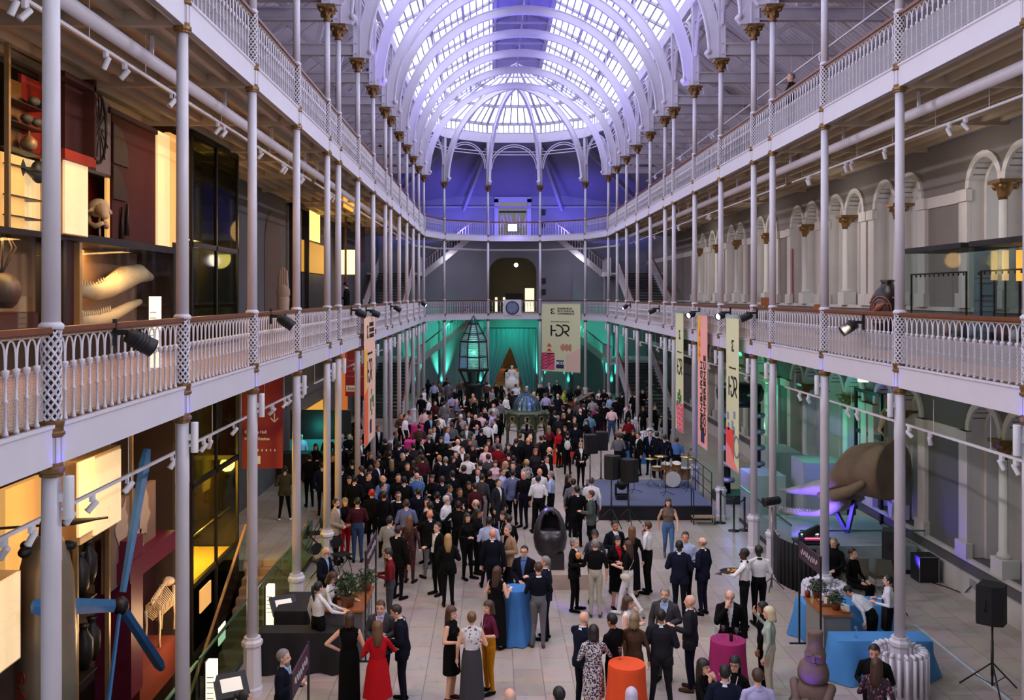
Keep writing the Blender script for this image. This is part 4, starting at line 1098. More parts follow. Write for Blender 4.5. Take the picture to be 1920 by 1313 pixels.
g(966, 881, 178, 's:mblue/black', 'short', 'black', label='person in slate blue blazer, back turned, left of a white shirt', collar='white')
g(977, 883, -30, 't:black/dnavy', B, skin='r', label='bald person in black beside the slate blue blazer')
g(904, 888, 150, 't:dgrey/lgrey', 'short', 'dark', aL='reach', label='person in grey jumper reaching out')
g(929, 863, -10, 't:pink/black', 'bob', 'dark', aL='front', aR='front', label='person in pale pink top with folded hands')
g(534, 873, 180, 's:olive/black', 'short', 'dark', shoe='white', aL='hold', aR='hold', legs='wide', label='person in olive jacket and white trainers at the left bar')
g(604, 866, 180, 's:navy/dnavy', 'short', 'dark', label='person in navy suit at the left bar, back turned')
g(1089, 829, 10, 's:black/black', 'bob', 'ash', fem=1, aL='front', aR='front', lan=1, label='person in black trouser suit holding a red folder, left of a loudspeaker')
g(1064, 808, 180, 't:black/black', 'short', 'black', extra=('pack',), label='person in black with a pale backpack')
g(1147, 762, 180, 't:pink/denim', 'short', 'dark', legs='wide', aL='hold', aR='hold', label='person in pink shirt and jeans, back turned', collar='pink')
g(1179, 783, 180, 't:dred/black', 'short', 'brown', aL='hold', aR='hold', label='person in dusky red jumper by the white radiators')
g(1058, 730, 80, 'd:yellow', 'short', 'black', fem=1, hem=.3, sleeve=1, label='person in yellow dress near the end wall')
# ---- the crowd, further off
CROWD = '''
682 872 200 s:black|712 891 50 s:blue/dnavy B|718 904 70 s:dnavy|736 861 190 t:black long ash|753 850 60 t:black short grey|765 838 180 s:black|695 848 30 t:black long lbrown|706 863 70 s:dnavy|714 849 200 t:black
731 830 170 t:brown/black long brown|742 809 70 t:char|709 798 20 s:black|727 846 180 t:black|760 777 70 t:white/black|768 769 100 t:lgrey|752 775 0 t:brown|796 766 170 t:pink/black|804 745 60 t:white/black|803 711 180 t:black long black|814 716 180 t:pblue
824 735 0 s:black|823 718 30 t:brown|841 714 180 s:grey|836 708 180 t:black|863 712 30 t:brown|856 748 80 t:mblue B|847 739 200 t:lav|871 741 0 s:black|889 745 250 s:black B|887 737 -20 t:tan B
857 775 180 t:lgrey short white|876 773 0 s:char|891 777 20 t:black B|851 773 180 t:black|861 787 60 t:black long black|875 796 0 s:green/green|894 796 -20 s:black/black/lblue B|847 792 180 t:grey|838 800 80 t:pblue|827 819 0 t:black bob dark
821 787 80 s:black|828 773 180 t:white|807 777 0 s:dnavy/dnavy/lblue|807 804 60 s:black B|804 815 200 s:black short grey|857 823 180 t:white/black B|855 846 0 t:black|826 853 60 s:black B|835 856 200 s:dnavy short grey|847 855 60 t:black long black
877 851 180 t:white/black|886 834 0 t:black long brown|879 823 60 t:black long brown|787 842 150 t:olive|792 853 180 t:wine|780 876 200 t:stripe|811 891 20 t:black bob dark|842 908 70 s:grey|804 937 180 s:black|879 903 40 t:black long black
896 878 0 s:black|775 863 180 t:wine bob dark|764 868 0 t:black|913 716 180 t:brown|930 718 0 t:black long dark|923 728 60 t:lgrey|940 722 180 t:black long black|955 728 90 t:black|967 720 180 t:white|961 733 180 t:char
949 740 60 t:white/black|988 724 30 t:beige bob pale|1001 734 -60 t:maroon B|1014 719 0 t:black|1029 716 30 s:char|1044 713 180 s:black short grey|1024 737 180 t:lav|1008 743 60 t:lgrey bob blond|1046 738 180 s:dnavy B|1068 728 180 t:black long black
1085 722 0 t:black|1092 730 60 t:grey|1107 730 180 s:dnavy|1124 730 0 t:white long dark|1147 729 -30 t:black|1145 742 180 t:lblue|1177 760 -60 s:black short brown|1132 754 180 s:black|1111 745 200 t:lgrey|1107 739 180 t:black
1105 773 200 t:teal/denim|1100 787 -60 t:black long dark|1088 766 180 s:black B|1067 765 20 t:black|1056 760 200 t:dnavy|1057 775 60 t:black bob ash|1046 779 180 t:char short grey|1040 770 200 s:dnavy|1079 792 190 s:dnavy|1077 781 30 s:black
1037 798 190 t:maroon long ash|1048 804 60 t:red bob lbrown|1058 798 20 t:black bob brown|1030 838 250 s:black B|1004 841 40 t:char long lbrown|987 862 200 t:stripe curly blond|995 815 -60 s:dnavy B|988 820 180 t:black B|1007 817 200 s:brown|982 813 180 t:char
962 867 0 s:black|948 865 60 t:lgrey bob blond|942 878 60 t:pblue|916 824 0 t:wine long dark|932 819 30 t:grey|928 785 250 t:white/black|913 789 180 t:white/black|949 832 -30 t:black long dark|938 832 180 t:dred|911 834 40 t:pink
915 851 200 s:dgrey|961 853 180 t:char|908 764 60 t:black|925 756 0 s:lgrey|938 750 200 t:grey|919 745 60 t:black|934 739 180 t:black long black|902 773 180 t:pink|923 771 60 t:lav|934 777 180 t:black
1163 801 20 t:black|1159 811 180 t:grey|1165 813 200 s:navy/khaki|1197 811 -60 s:black|1187 806 30 t:black long dark|1219 806 0 s:dnavy/dnavy/lav|1247 814 180 s:dnavy|1232 809 200 t:dnavy|1269 820 180 t:blue|1227 759 60 t:black
1206 762 0 t:black long brown|1229 756 200 t:grey|1205 730 30 t:black|1190 735 180 s:black|1167 735 180 s:black|1250 775 180 s:dnavy|640 832 180 s:black|655 812 0 t:black|665 836 200 t:black long dark|622 852 60 t:black
640 872 180 s:black|660 862 180 s:black|592 832 0 t:black long black|580 850 180 t:black|615 815 180 t:black|675 822 60 s:black|690 873 180 t:black|652 790 180 t:black|632 800 40 t:black|668 780 200 t:black
690 800 180 s:black|722 822 200 t:black|748 828 180 s:dnavy|775 830 180 t:char|790 822 60 s:black|786 795 180 t:brown|814 800 0 s:dnavy|845 830 180 t:black|866 838 30 s:dnavy|866 812 200 s:char
887 812 60 t:grey|902 803 180 s:black|905 743 180 t:black|897 722 60 t:char|880 722 180 t:black|852 728 30 t:dnavy|833 752 180 s:grey|816 752 0 t:wine|790 740 180 t:black|795 728 60 t:white
977 738 180 t:dnavy|992 745 0 t:black|1036 752 180 t:black|1078 745 60 t:brown|1062 748 180 t:black|1095 757 180 s:black|1120 765 200 t:black|1118 742 0 t:black|1085 752 180 t:dgrey|1156 744 180 t:black
970 822 180 s:black|1020 815 200 t:black|1025 855 30 s:black|955 845 200 s:wine|900 862 180 s:black|868 872 180 t:black|850 882 200 s:black|826 892 180 s:dnavy|757 893 180 s:black|738 888 30 t:black
700 886 60 t:black|670 890 180 s:black|655 893 0 t:black long dark|918 882 180 t:black|934 898 60 s:char|890 905 200 t:wine|862 915 30 t:black|722 920 180 t:black|784 915 200 s:dnavy|820 922 180 s:black'''
rn = random.Random(5)
ARMSET = [('down', 'down'), ('hold', 'down'), ('down', 'hold'), ('hold', 'hold'), ('front', 'front')]
for e in CROWD.replace('\n', '|').split('|'):
    if not e.strip(): continue
    w_ = e.split(); hair, hc = 'short', rn.choice(('dark', 'black', 'brown', 'dark'))
    if len(w_) > 4: hair = {'B': 'none'}.get(w_[4], w_[4])
    if len(w_) > 5: hc = w_[5]
    aL, aR = rn.choice(ARMSET)
    g(int(w_[0]), int(w_[1]), int(w_[2]) + rn.randint(-20, 20), w_[3], hair, hc, aL=aL, aR=aR, skin=rn.choice('pprpt'), H=round((1.66 if hair in ('long', 'bob', 'curly') else 1.76) + rn.uniform(-.06, .07), 2), group='guests in the crowd')
# outliers of the upper floors and the raised floor on the right
g(1483, 150, -70, 't:black/black', 'short', 'grey', z=F2, aL='low', aR='low', label='person in black leaning on the upper right gallery rail', at=(HW + .55, (HW + .55 - CAMX) * FP / (1483 - VX), F2))
g(648, 538, 250, 't:black/black', 'short', 'black', z=F1, label='person in black on the lower left gallery', at=(-HW - 1.0, (-HW - 1.0 - CAMX) * FP / (650 - VX), F1), pitch=.3, aL='phone', aR='phone')

# ---- keep everyone a hand's breadth from the columns and from one another
_cols = [Vector((sx * HW, y if not (sx > 0 and i == 1) else 12.68, 0)) for sx in (-1, 1) for i, y in enumerate(CY)] + [Vector((v.x, v.y, 0)) for v in APV[1:5]]
_solid = [(c, .40 if c.x > 0 and c.y in (16.72, 20.5, 43.1, 46.9, 54.5) else .0) for c in _cols] + [(Vector((.04, 42.0, 0)), .95), (Vector((-2.54, 52.0, 0)), .6), (Vector((-.19, 62, 0)), .4), (Vector((-4.85, 41.1, 0)), .35), (Vector((-3.7, 43.3, 0)), .45), (Vector((1.46, 39.8, 0)), .2), (Vector((3.6, 52.5, 0)), .5), (Vector((-1.03, 19.3, 0)), .2), (Vector((.71, 15.34, 0)), .2), (Vector((2.64, 16.4, 0)), .2)]
_ps = [p for p in PEOPLE if p[0].location.z < .01 and p[0].location.z > -.1]
_org = {p[0].name: p[0].location.copy() for p in _ps}
for it in range(14):
    for i, p in enumerate(_ps):
        a_ = p[0].location
        for c, r_ in _solid:
            d_ = Vector((a_.x - c.x, a_.y - c.y, 0)); L_ = d_.length
            if L_ < .36 + r_ and L_ > 1e-4: a_ += d_ * ((.36 + r_ - L_) / L_)
        for q in _ps[i+1:]:
            b_ = q[0].location; dx, dy = a_.x - b_.x, a_.y - b_.y
            if abs(dx) < .46 and abs(dy) < .46:
                L_ = math.hypot(dx, dy)
                if L_ < .46:
                    if L_ < 1e-3: dx, dy, L_ = .01, .0, .01
                    k_ = (.46 - L_) / L_ * .4; a_.x += dx * k_; a_.y += dy * k_; b_.x -= dx * k_; b_.y -= dy * k_
        m_ = a_ - _org[p[0].name]
        if m_.length > .45: a_ -= m_ * (1 - .45 / m_.length)
# ---- descriptions for the crowd: clothes, then where, then which of the like
LM = [('the lighthouse lantern', 888, 705), ('the white statue', 960, 705), ('the domed fountain', 987, 790), ('the pink-covered table', 772, 822), ('the food counter', 785, 800), ('the loudspeakers', 1115, 832), ('the white radiators', 1195, 775), ('the left doorway', 615, 800), ('the grand piano', 1085, 735), ('the stone chair', 1030, 1000), ('the wheelchair', 925, 930), ('the orange-clad table', 1052, 830), ('the end-wall curtain', 950, 700)]
CN = dict(char='charcoal', dnavy='dark navy', lgrey='light grey', lblue='light blue', pblue='pale blue', lav='lavender', dgrey='dark grey', wine='wine red', dred='dull red', mblue='blue-grey', denim='dark blue', ldenim='blue', pattern='patterned', stripe='black and white')
def clothes(d):
    hair = {'short': d['hc'].replace('ash', 'ashen').replace('lbrown', 'light brown') + '-haired', 'none': 'bald'}.get(d['hair'], {'long': 'long-haired', 'bob': 'bobbed', 'curly': 'curly-haired'}.get(d['hair'], ''))
    c = CN.get(d['jk'] or d['top'], d['jk'] or d['top'])
    f = d['face'] % 360
    turn = 'facing away' if 130 < f < 230 else ('facing right' if 45 <= f <= 130 else ('facing left' if 230 <= f < 315 else 'facing the camera'))
    return '%s person in %s %s %s' % (hair, c, 'jacket' if d['jk'] else 'top', turn)
groups = {}
for o, px, py, d in PEOPLE:
    if o['label']: continue
    best = min(LM, key=lambda l: abs(l[1] - px) + 1.6 * abs(l[2] - py))
    dx, dy = px - best[1], py - best[2]
    rel = ('left of ' if dx < 0 else 'right of ') if abs(dx) > 1.3 * abs(dy) else ('behind ' if dy < 0 else 'before ')
    groups.setdefault((clothes(d), rel + best[0]), []).append((px, py, o))
for (c, w_), l in groups.items():
    l.sort(key=lambda e: e[0])
    for i, (px, py, o) in enumerate(l):
        o['label'] = c + ' ' + w_ if len(l) == 1 else '%s %s, %s from left' % (c, w_, ordn(i + 1))
# ================================================================= lettering and banners
def text_mesh(s, size, name='lettering', bold=0.0, align='CENTER', depth=.004):
    cu = bpy.data.curves.new('txt', 'FONT'); cu.body = s; cu.size = size; cu.align_x = align; cu.extrude = depth; cu.offset = bold; cu.resolution_u = 3
    ob = bpy.data.objects.new('txt', cu); COL.objects.link(ob)
    me = bpy.data.meshes.new_from_object(ob.evaluated_get(bpy.context.evaluated_depsgraph_get()))
    bpy.data.objects.remove(ob); bpy.data.curves.remove(cu)
    me.transform(Matrix.Rotation(pi / 2, 4, 'X')); me.name = name; me.materials.clear(); return me
def put_text(parent, s, size, loc, m, rot=None, bold=0.0, align='CENTER', name='lettering'):
    me = text_mesh(s, size, name, bold, align); me.materials.append(m)
    o = link(name, me, parent, loc)
    if rot: o.rotation_euler = rot
    return o
INK = mat('black_print', (26, 24, 26), .7, 0, 0)
def flat(c): return mat('print_%d_%d_%d' % c, c, .75, 0, .02)
def stroke(mb, pts, w, y):
    for a, b in zip(pts, pts[1:]): mb.bar((a[0], y, a[1]), (b[0], y, b[1]), w, .006, 0, (0, 1, 0))
def arc_pts(cx, cz, r, a0, a1, n=10): return [(cx + r * math.cos(math.radians(a0 + (a1 - a0) * i / n)), cz + r * math.sin(math.radians(a0 + (a1 - a0) * i / n))) for i in range(n + 1)]
def hdr(parent, s, x, z, y=-.012):
    mb = MB(); k = .17 * s
    stroke(mb, [(-.95 * s, -.6 * s), (-.95 * s, .6 * s)], k, y); stroke(mb, [(-.95 * s, 0), (-.42 * s, 0)], k, y)
    stroke(mb, [(-.42 * s, .6 * s), (-.1 * s, .6 * s)] + arc_pts(-.28 * s, 0, .6 * s, 80, -80) + [(-.42 * s, -.6 * s), (-.42 * s, -.3 * s)], k, y)
    stroke(mb, [(.25 * s, .6 * s), (.6 * s, .6 * s)] + arc_pts(.6 * s, .25 * s, .35 * s, 90, -90) + [(.45 * s, -.1 * s), (.95 * s, -.6 * s)], k, y)
    mb.v = [(v[0] + x, v[1], v[2] + z) for v in mb.v]
    return mb.build('logo', INK, parent)
def elogo(parent, s, x, z, y=-.012):
    mb = MB()
    for (a, b, c, d) in ((-.5, -.1, .6, 1), (-.1, .5, .7, 1), (-.5, -.2, .2, .6), (-.2, .2, -.1, .2), (-.5, -.1, -.5, -.1), (-.5, -.2, -1, -.5), (-.2, .5, -1, -.7), (.2, .5, -.7, -.5)):
        mb.box(x + a * s, x + b * s, y - .003, y, z + c * s * .7, z + d * s * .7)
    return mb.build('emblem', INK, parent)
def banner(label, loc, rz, w, h, base, y0=0.0):
    t = thing('hanging_banner', label, 'banner', loc, rz, None)
    mb = MB(); n = 12; vs = []
    for i in range(n + 1):
        for s in (-1, 1): vs.append((s * w / 2, .006 * math.sin(i * 1.1), -h * i / n))
    mb.add(vs, [(2*i, 2*i+1, 2*i+3, 2*i+2) for i in range(n)], 0, True); mb.v = [(v[0], v[1] + .0, v[2]) for v in mb.v]
    mb.box(-w/2, w/2, -.004, .004, -h, 0)
    mb.build('cloth', flat(base), t)
    mb = MB(); mb.box(-w/2 - .03, w/2 + .03, -.03, .03, -.02, .06); mb.build('top_rail', mat('pale_blue_rail', (150, 170, 180), .4, .2), t)
    mb = MB(); mb.box(-w/2, w/2, -.02, .02, -h - .03, -h); mb.build('bottom_rail', mat('pale_blue_rail', (150, 170, 180), .4, .2), t)
    return t
def patch(t, c, poly, k=1, name='print'):
    mb = MB(); mb.prism(poly, -.012 - .003 * k, -.011 - .003 * (k - 1), 'y'); return mb.build(name, flat(c), t)
PALE = (226, 226, 180)
# end banner
a, b = APV[1], APV[2]; mid = (a + b) / 2; ang = math.atan2((a - b).y, (a - b).x)
t = banner('large pale green conference banner hanging from the end gallery, right of the clock', (mid.x - .12, mid.y - .18, 6.62), ang, 2.5, 4.6, PALE); t.scale = (1.22, 1, 1)
elogo(t, .26, -.52, -.55); put_text(t, 'EDINBURGH\nBCO ANNUAL\nCONFERENCE', .17, (-.22, -.014, -.42), INK, None, .004, 'LEFT')
put_text(t, 'Party kindly sponsored by', .115, (-.05, -.014, -1.28), INK); hdr(t, .60, -.05, -1.85)
for k in range(3): patch(t, (226, 92, 56), [(-.93, -2.95 - k * .33), (-.58, -2.95 - k * .33), (-.755, -2.70 - k * .33)], 2)
for k in range(3): patch(t, (206, 140, 110), [(.22 + k * .23, -2.98)] + arc_pts(.22 + k * .23, -2.98, .25, 270, 90), 1)
patch(t, (236, 200, 180), [(.35, -3.5), (1.25, -3.0), (1.25, -4.6), (.35, -4.6)], 0)
patch(t, (238, 96, 130), [(-1.25, -4.52), (-.40, -4.52), (-.40, -3.37), (-1.25, -3.37)], 1)
mb = MB()
for k in range(6): 
    z0 = -4.6 + k * .21
    stroke(mb, [(-1.25 + .14 * i, min(-3.40, max(-4.50, z0 + .11 * i + .07 * math.sin(i * 1.9)))) for i in range(7)], .045, -.022)
mb.build('wave_lines', flat((60, 20, 50)), t)
patch(t, (46, 42, 92), [(-.30, -4.40), (.20, -4.40), (.20, -3.85), (-.30, -3.85)], 1); put_text(t, 'BCO', .25, (-.05, -.02, -4.12), mat('white_print', (236, 234, 230), .7, 0, 0), None, .012)
# left banner
t = banner('peach and orange conference banner hanging from the left gallery', (-HW + .22, 31.05, 6.5), pi / 2, 2.7, 4.2, (246, 200, 172))
patch(t, (250, 190, 80), [(-1.35, -1.1), (-.55, -1.1), (-.9, -2.7), (-1.35, -2.6)], 0); patch(t, (248, 112, 72), [(-1.35, -2.55), (-.45, -2.35), (-.45, -4.2), (-1.35, -4.2)], 1)
elogo(t, .30, -.55, -.55); put_text(t, 'EDINBURGH\nBCO ANNUAL\nCONFERENCE', .19, (-.15, -.014, -.38), INK, None, .004, 'LEFT'); put_text(t, 'Party kindly sponsored by', .12, (0, -.014, -1.3), INK); hdr(t, .58, .0, -1.85)
for k, (x, z) in enumerate(((.3, -2.5), (.75, -2.75), (.1, -3.0), (.45, -2.75), (.75, -2.95), (.1, -2.8), (.4, -3.2))): patch(t, (60, 130, 84), [(x, z), (x + .22, z), (x + .22, z - .2), (x, z - .2)], 1)
patch(t, (40, 40, 92), [(.0, -3.95), (.4, -3.95), (.4, -3.5), (.0, -3.5)], 2)
# right banners
for nm, y, base in (('furthest', 35.15, PALE), ('middle', 31.3, (250, 178, 166)), ('nearest', 27.4, PALE)):
    lab = {'furthest': 'pale green banner with a pink foot on the right gallery, furthest of three', 'middle': 'salmon pink conference banner hanging from the right gallery', 'nearest': 'pale green banner with a red foot on the right gallery, nearest of three'}[nm]
    t = banner(lab, (HW - .25, y, 6.52), -pi / 2, 1.42, 4.45, base)
    if nm == 'middle':
        patch(t, (250, 186, 70), [(-.71, -.1), (-.25, -.1), (-.4, -1.6), (-.71, -1.6)], 0)
        for k in range(3): patch(t, (236, 96, 40), [(-.55, -.75 - k * .35), (-.25, -.75 - k * .35), (-.4, -.5 - k * .35)], 1)
        put_text(t, 'EDINBURGH', .42, (.02, -.014, -2.75), INK, (0, -pi / 2, 0), .008); put_text(t, 'CONFERENCE', .42, (.50, -.014, -2.70), INK, (0, -pi / 2, 0), .008)
        elogo(t, .42, -.02, -3.65); patch(t, (40, 40, 92), [(-.2, -4.3), (.3, -4.3), (.3, -3.95), (-.2, -3.95)], 1)
    else:
        elogo(t, .24, .08, -.85); put_text(t, 'Party kindly sponsored by', .075, (.05, -.014, -1.52), INK); hdr(t, .46, .08, -2.05)
        if nm == 'nearest':
            for x, z in ((.15, -2.75), (-.6, -2.85), (-.05, -3.05), (-.5, -3.15), (.1, -3.2)): patch(t, (140, 160, 178), [(x, z), (x + .2, z), (x + .2, z - .22), (x, z - .22)], 1)
            patch(t, (246, 78, 74), [(-.71, -3.3), (.2, -3.3), (.2, -4.2), (-.1, -3.9), (-.71, -3.75)], 1); patch(t, (250, 150, 140), [(-.71, -3.75), (-.1, -3.9), (.2, -4.2), (.71, -4.45), (-.71, -4.45)], 0)
            mb = MB(); stroke(mb, arc_pts(.5, -3.75, .3, 0, 360, 18), .06, -.02); mb.build('ring_print', flat((120, 140, 160)), t)
        else:
            for x, z in ((-.05, -2.9), (-.3, -3.05), (.15, -3.1), (-.05, -3.2), (-.4, -3.35)): patch(t, (64, 128, 70), [(x, z), (x + .24, z), (x + .24, z - .25), (x, z - .25)], 1)
            patch(t, (238, 100, 120), [(-.6, -3.4), (.71, -3.4), (.71, -4.45), (-.4, -4.45)], 0)
            mb = MB()
            for k in range(5): stroke(mb, [(-.3 + .15 * i, -4.3 + k * .19 + .06 * math.sin(i * 1.8 + k)) for i in range(7)], .03, -.02)
            mb.build('wave_lines', flat((250, 190, 190)), t)
# clock
t = thing('wall_clock', 'round dark blue clock with white numerals on the end gallery rail', 'clock', (-.12, APV[2].y - .12, 6.30), 0)
mb = MB(); mb.box(-.62, .62, 0, .06, -.50, .56); mb.build('back_board', WHITE, t)
M_ = Matrix.Rotation(pi / 2, 4, 'X')
mb = MB(); mb.lathe([(.001, .0), (.44, .0), (.46, .04), (.46, .07), (.41, .08), (.40, .05), (.001, .05)], 32, M=M_); mb.build('case', mat('dark_blue_clock_case', (30, 34, 52), .35), t)
mb = MB(); mb.lathe([(.001, .055), (.39, .055)], 32, M=M_); mb.build('dial', mat('pale_blue_dial', (120, 134, 166), .5), t)
mb = MB()
for k in range(12):
    a_ = k * pi / 6
    for j in (-1, 1) if k % 3 else (-1, 0, 1):
        c_ = Vector((math.sin(a_), 0, math.cos(a_))); s_ = Vector((math.cos(a_), 0, -math.sin(a_))) * j * .018
        mb.bar(c_ * .28 + s_ + Vector((0, -.062, 0)), c_ * .37 + s_ + Vector((0, -.062, 0)), .012, .006)
mb.build('numerals', mat('clock_numeral_black', (16, 16, 22), .5), t)
for nm, a_, L_, w_ in (('hour_hand', .40 * pi / 1.3, .2, .03), ('minute_hand', -pi / 2, .33, .02)):
    mb = MB(); mb.bar((0, -.07, 0), (L_ * math.sin(a_), -.07, L_ * math.cos(a_)), w_, .006); mb.build(nm, MATS['clock_numeral_black'], t)

# ================================================================= lamps fixed to the building
mb = MB(); mb.lathe([(.05, -.21), (.052, -.2), (.052, .2), (.05, .21)], 14); UPB = mb.mesh('lamp_body'); UPB.materials.append(mat('white_lamp_enamel', (224, 222, 228), .35, 0, 0))
mb = MB(); mb.box(-.16, -.03, -.03, .03, -.04, .04); UPA = mb.mesh('bracket'); UPA.materials.append(MATS['white_lamp_enamel'])
for side, sn in ((-1, 'left'), (1, 'right')):
    for i, y in enumerate(CY):
        yy = 12.68 if (side > 0 and i == 1) else y
        if side > 0 and i == 0: continue
        t = thing('uplighter', 'white tube uplighter on the %s column of the %s side' % (ordn(i + 1 if side < 0 else i), sn), 'lamp', (side * (HW - .17), yy, 5.18), 0 if side < 0 else pi, 'tube uplighters, ' + sn)
        link('lamp_body', UPB, t); link('bracket', UPA, t)
def spot_head(mb, p, d, s=1.0, mi=0):
    d = Vector(d).normalized(); p = Vector(p)
    M2 = Matrix.Translation(p) @ d.to_track_quat('Z', 'Y').to_matrix().to_4x4()
    mb.lathe([(.03 * s, -.09 * s), (.04 * s, -.08 * s), (.042 * s, .07 * s), (.048 * s, .09 * s), (.036 * s, .085 * s), (.001, .06 * s)], 10, M=M2, mi=mi)
rs = random.Random(2)
def track(x, z, y0, y1, label, group, aim, n, lit=None):
    t = thing('track_light_bar', label, 'track light', (x, y0, z), 0, group)
    mb = MB(); mb.box(-.02, .02, 0, y1 - y0, -.02, .02); 
    for y in [k * 1.9 for k in range(int((y1 - y0) / 1.9) + 1)]: mb.bar((0, y, 0), (0, y, .6), .008)
    mb.build('track', MATS['white_lamp_enamel'], t)
    for k in range(n):
        y = (k // 2 + .5) * (y1 - y0) / max(1, n // 2) + (k % 2) * .28 + rs.uniform(-.3, .3)
        y = min(max(y, .1), y1 - y0 - .1)
        mb = MB(); mb.box(-.02, .02, y - .05, y + .05, -.1, -.02); spot_head(mb, (0, y, -.16), (aim * rs.uniform(.4, 1), rs.uniform(-.7, .7), -1), .95)
        mb.build('spot_head', MATS['white_lamp_enamel'], t)
track(-6.55, 10.35, 6, 26, 'long white track of spotlights under the upper left gallery, near part', 'ceiling tracks', -1, 16); track(-6.55, 10.35, 26.6, 57, 'long white track of spotlights under the upper left gallery, far part', 'ceiling tracks', -1, 12)
track(6.86, 10.3, 10, 26, 'long white track of spotlights under the upper right gallery, near part', 'ceiling tracks', 1, 12); track(6.86, 10.3, 26.6, 57, 'long white track of spotlights under the upper right gallery, far part', 'ceiling tracks', 1, 10)
track(-6.45, 4.70, 7, 25, 'white spotlight bar between the columns under the lower left gallery, near part', 'lower bars', -1, 22); track(-6.45, 4.70, 26, 57, 'white spotlight bar under the lower left gallery, far part', 'lower bars', -1, 12)
track(6.35, 4.70, 9, 25, 'white spotlight bar between the columns under the lower right gallery, near part', 'lower bars', 1, 10); track(6.35, 4.70, 26, 57, 'white spotlight bar under the lower right gallery, far part', 'lower bars', 1, 12)
track(0 + 7.9, 14.1, 16, 57, 'thin spotlight track under the right aisle roof', 'roof tracks', 1, 12); track(-7.9, 14.1, 16, 57, 'thin spotlight track under the left aisle roof', 'roof tracks', -1, 12)
LENS = mat('lit_lamp_lens', (240, 244, 255), .3, 0, 0, emit=(236, 242, 255), es=6)
def stage_spot(px, py, side, label, d, s=2.6):
    p = PX(px, py, side * (HW - .32))
    t = thing('stage_spotlight', label, 'spotlight', p, 0, 'black spotlights on the gallery rails')
    mb = MB(); dd = Vector(d).normalized(); M2 = dd.to_track_quat('Z', 'Y').to_matrix().to_4x4()
    mb.lathe([(.02, -.17), (.085, -.15), (.10, -.02), (.105, .14), (.11, .17), (.095, .165), (.09, .12)], 16, M=M2)
    for k in range(5): mb.lathe([(.11, -.1 + k * .04), (.112, -.09 + k * .04), (.10, -.08 + k * .04)], 12, M=M2)
    mb.build('housing', BLACK, t)
    mb = MB(); mb.lathe([(.001, .13), (.088, .13)], 16, M=M2); mb.build('lens', LENS, t)
    mb = MB(); mb.bar((0, 0, .1), (side * .30, 0, .1), .05, .06); mb.bar((0, 0, -.02), (0, 0, .14), .03); mb.bar((side * .28, 0, -.05), (side * .28, 0, .25), .04); mb.build('clamp', BLACK, t)
for px, py, side, d, lab in ((262, 640, -1, (.6, .5, -.45), 'large black spotlight clamped to the lower left gallery rail, nearest'), (535, 603, -1, (.7, .2, -.5), 'black spotlight on the lower left gallery rail, second from the near end'), (676, 588, -1, (.8, .3, -.3), 'black spotlight above the peach banner, nearer of the pair'), (702, 588, -1, (.8, .5, -.3), 'black spotlight above the peach banner, further of the pair'), (745, 579, -1, (.8, .1, -.5), 'small black spotlight on the left rail beyond the banner'), (795, 571, -1, (.8, -.3, -.4), 'black spotlight at the left far corner of the rail'),
                             (1592, 614, 1, (-.8, .1, -.5), 'large black spotlight clamped to the lower right gallery rail, nearest'), (1352, 592, 1, (-.7, -.5, -.2), 'black spotlight right of the salmon banner'), (1296, 590, 1, (-.7, -.5, -.2), 'black spotlight right of the furthest banner'), (1400, 594, 1, (-.7, .2, -.3), 'black spotlight arm right of the nearest banner'), (1224, 583, 1, (-.8, 0, -.4), 'small black spotlight on the right rail beyond the banners'), (1172, 576, 1, (-.7, -.3, -.4), 'black spotlight near the right far corner of the rail')):
    stage_spot(px, py, side, lab, d)

# ================================================================= middle of the hall
# lighthouse lantern
DK = mat('dark_green_iron', (22, 34, 34), .4, .3, .1, 8)
lx, ly = -2.54, 52.0
t = thing('lighthouse_lantern', 'tall lighthouse lens lantern of dark iron and glass prisms above the crowd', 'lantern', (lx, ly, 0))
n8 = 8; r8 = .80
def ring8(r, z): return [(r * math.cos(k * pi / 4 + pi / 8), r * math.sin(k * pi / 4 + pi / 8), z) for k in range(8)]
mb = MB(); mb.lathe([(.75, 0), (.75, .15), (.55, .25), (.5, 2.0), (.62, 2.1), (.62, 2.25), (.3, 2.35), (.28, 3.0)], 16); mb.build('pedestal', DK, t)
mb = MB()
A, B_, C_, D_ = ring8(.45, 2.2), ring8(.86, 3.02), ring8(.78, 4.6), ring8(.28, 5.55)
for P_, Q_ in ((A, B_), (B_, C_), (C_, D_)):
    for p, q in zip(P_, Q_): mb.bar(p, q, .07)
E_ = ring8(.82, 3.75)
for R_, w_ in ((B_, .12), (C_, .09), (D_, .08), (E_, .06), (ring8(.6, 5.05), .05)):
    for k in range(8): mb.bar(R_[k], R_[(k+1) % 8], w_)
mb.tube([D_[3], (0, 0, 6.05), D_[0]], .035, 6); mb.tube([D_[5], (0, 0, 6.05), D_[6]], .035, 6)
mb.build('iron_frame', DK, t)
def prism_glass(nm, tint):
    if nm in MATS: return MATS[nm]
    m = bpy.data.materials.new(nm); m.use_nodes = True; nt = m.node_tree; b = nt.nodes['Principled BSDF']
    w_ = nt.nodes.new('ShaderNodeTexVoronoi'); w_.inputs['Scale'].default_value = 7; tc = nt.nodes.new('ShaderNodeTexCoord'); nt.links.new(tc.outputs['Object'], w_.inputs['Vector'])
    bp = nt.nodes.new('ShaderNodeBump'); bp.inputs['Strength'].default_value = .8; nt.links.new(w_.outputs['Distance'], bp.inputs['Height']); nt.links.new(bp.outputs['Normal'], b.inputs['Normal'])
    b.inputs['Base Color'].default_value = lin(tint); b.inputs['Roughness'].default_value = .12; b.inputs['Metallic'].default_value = .35; b.inputs['Alpha'].default_value = .62
    MATS[nm] = m; return m
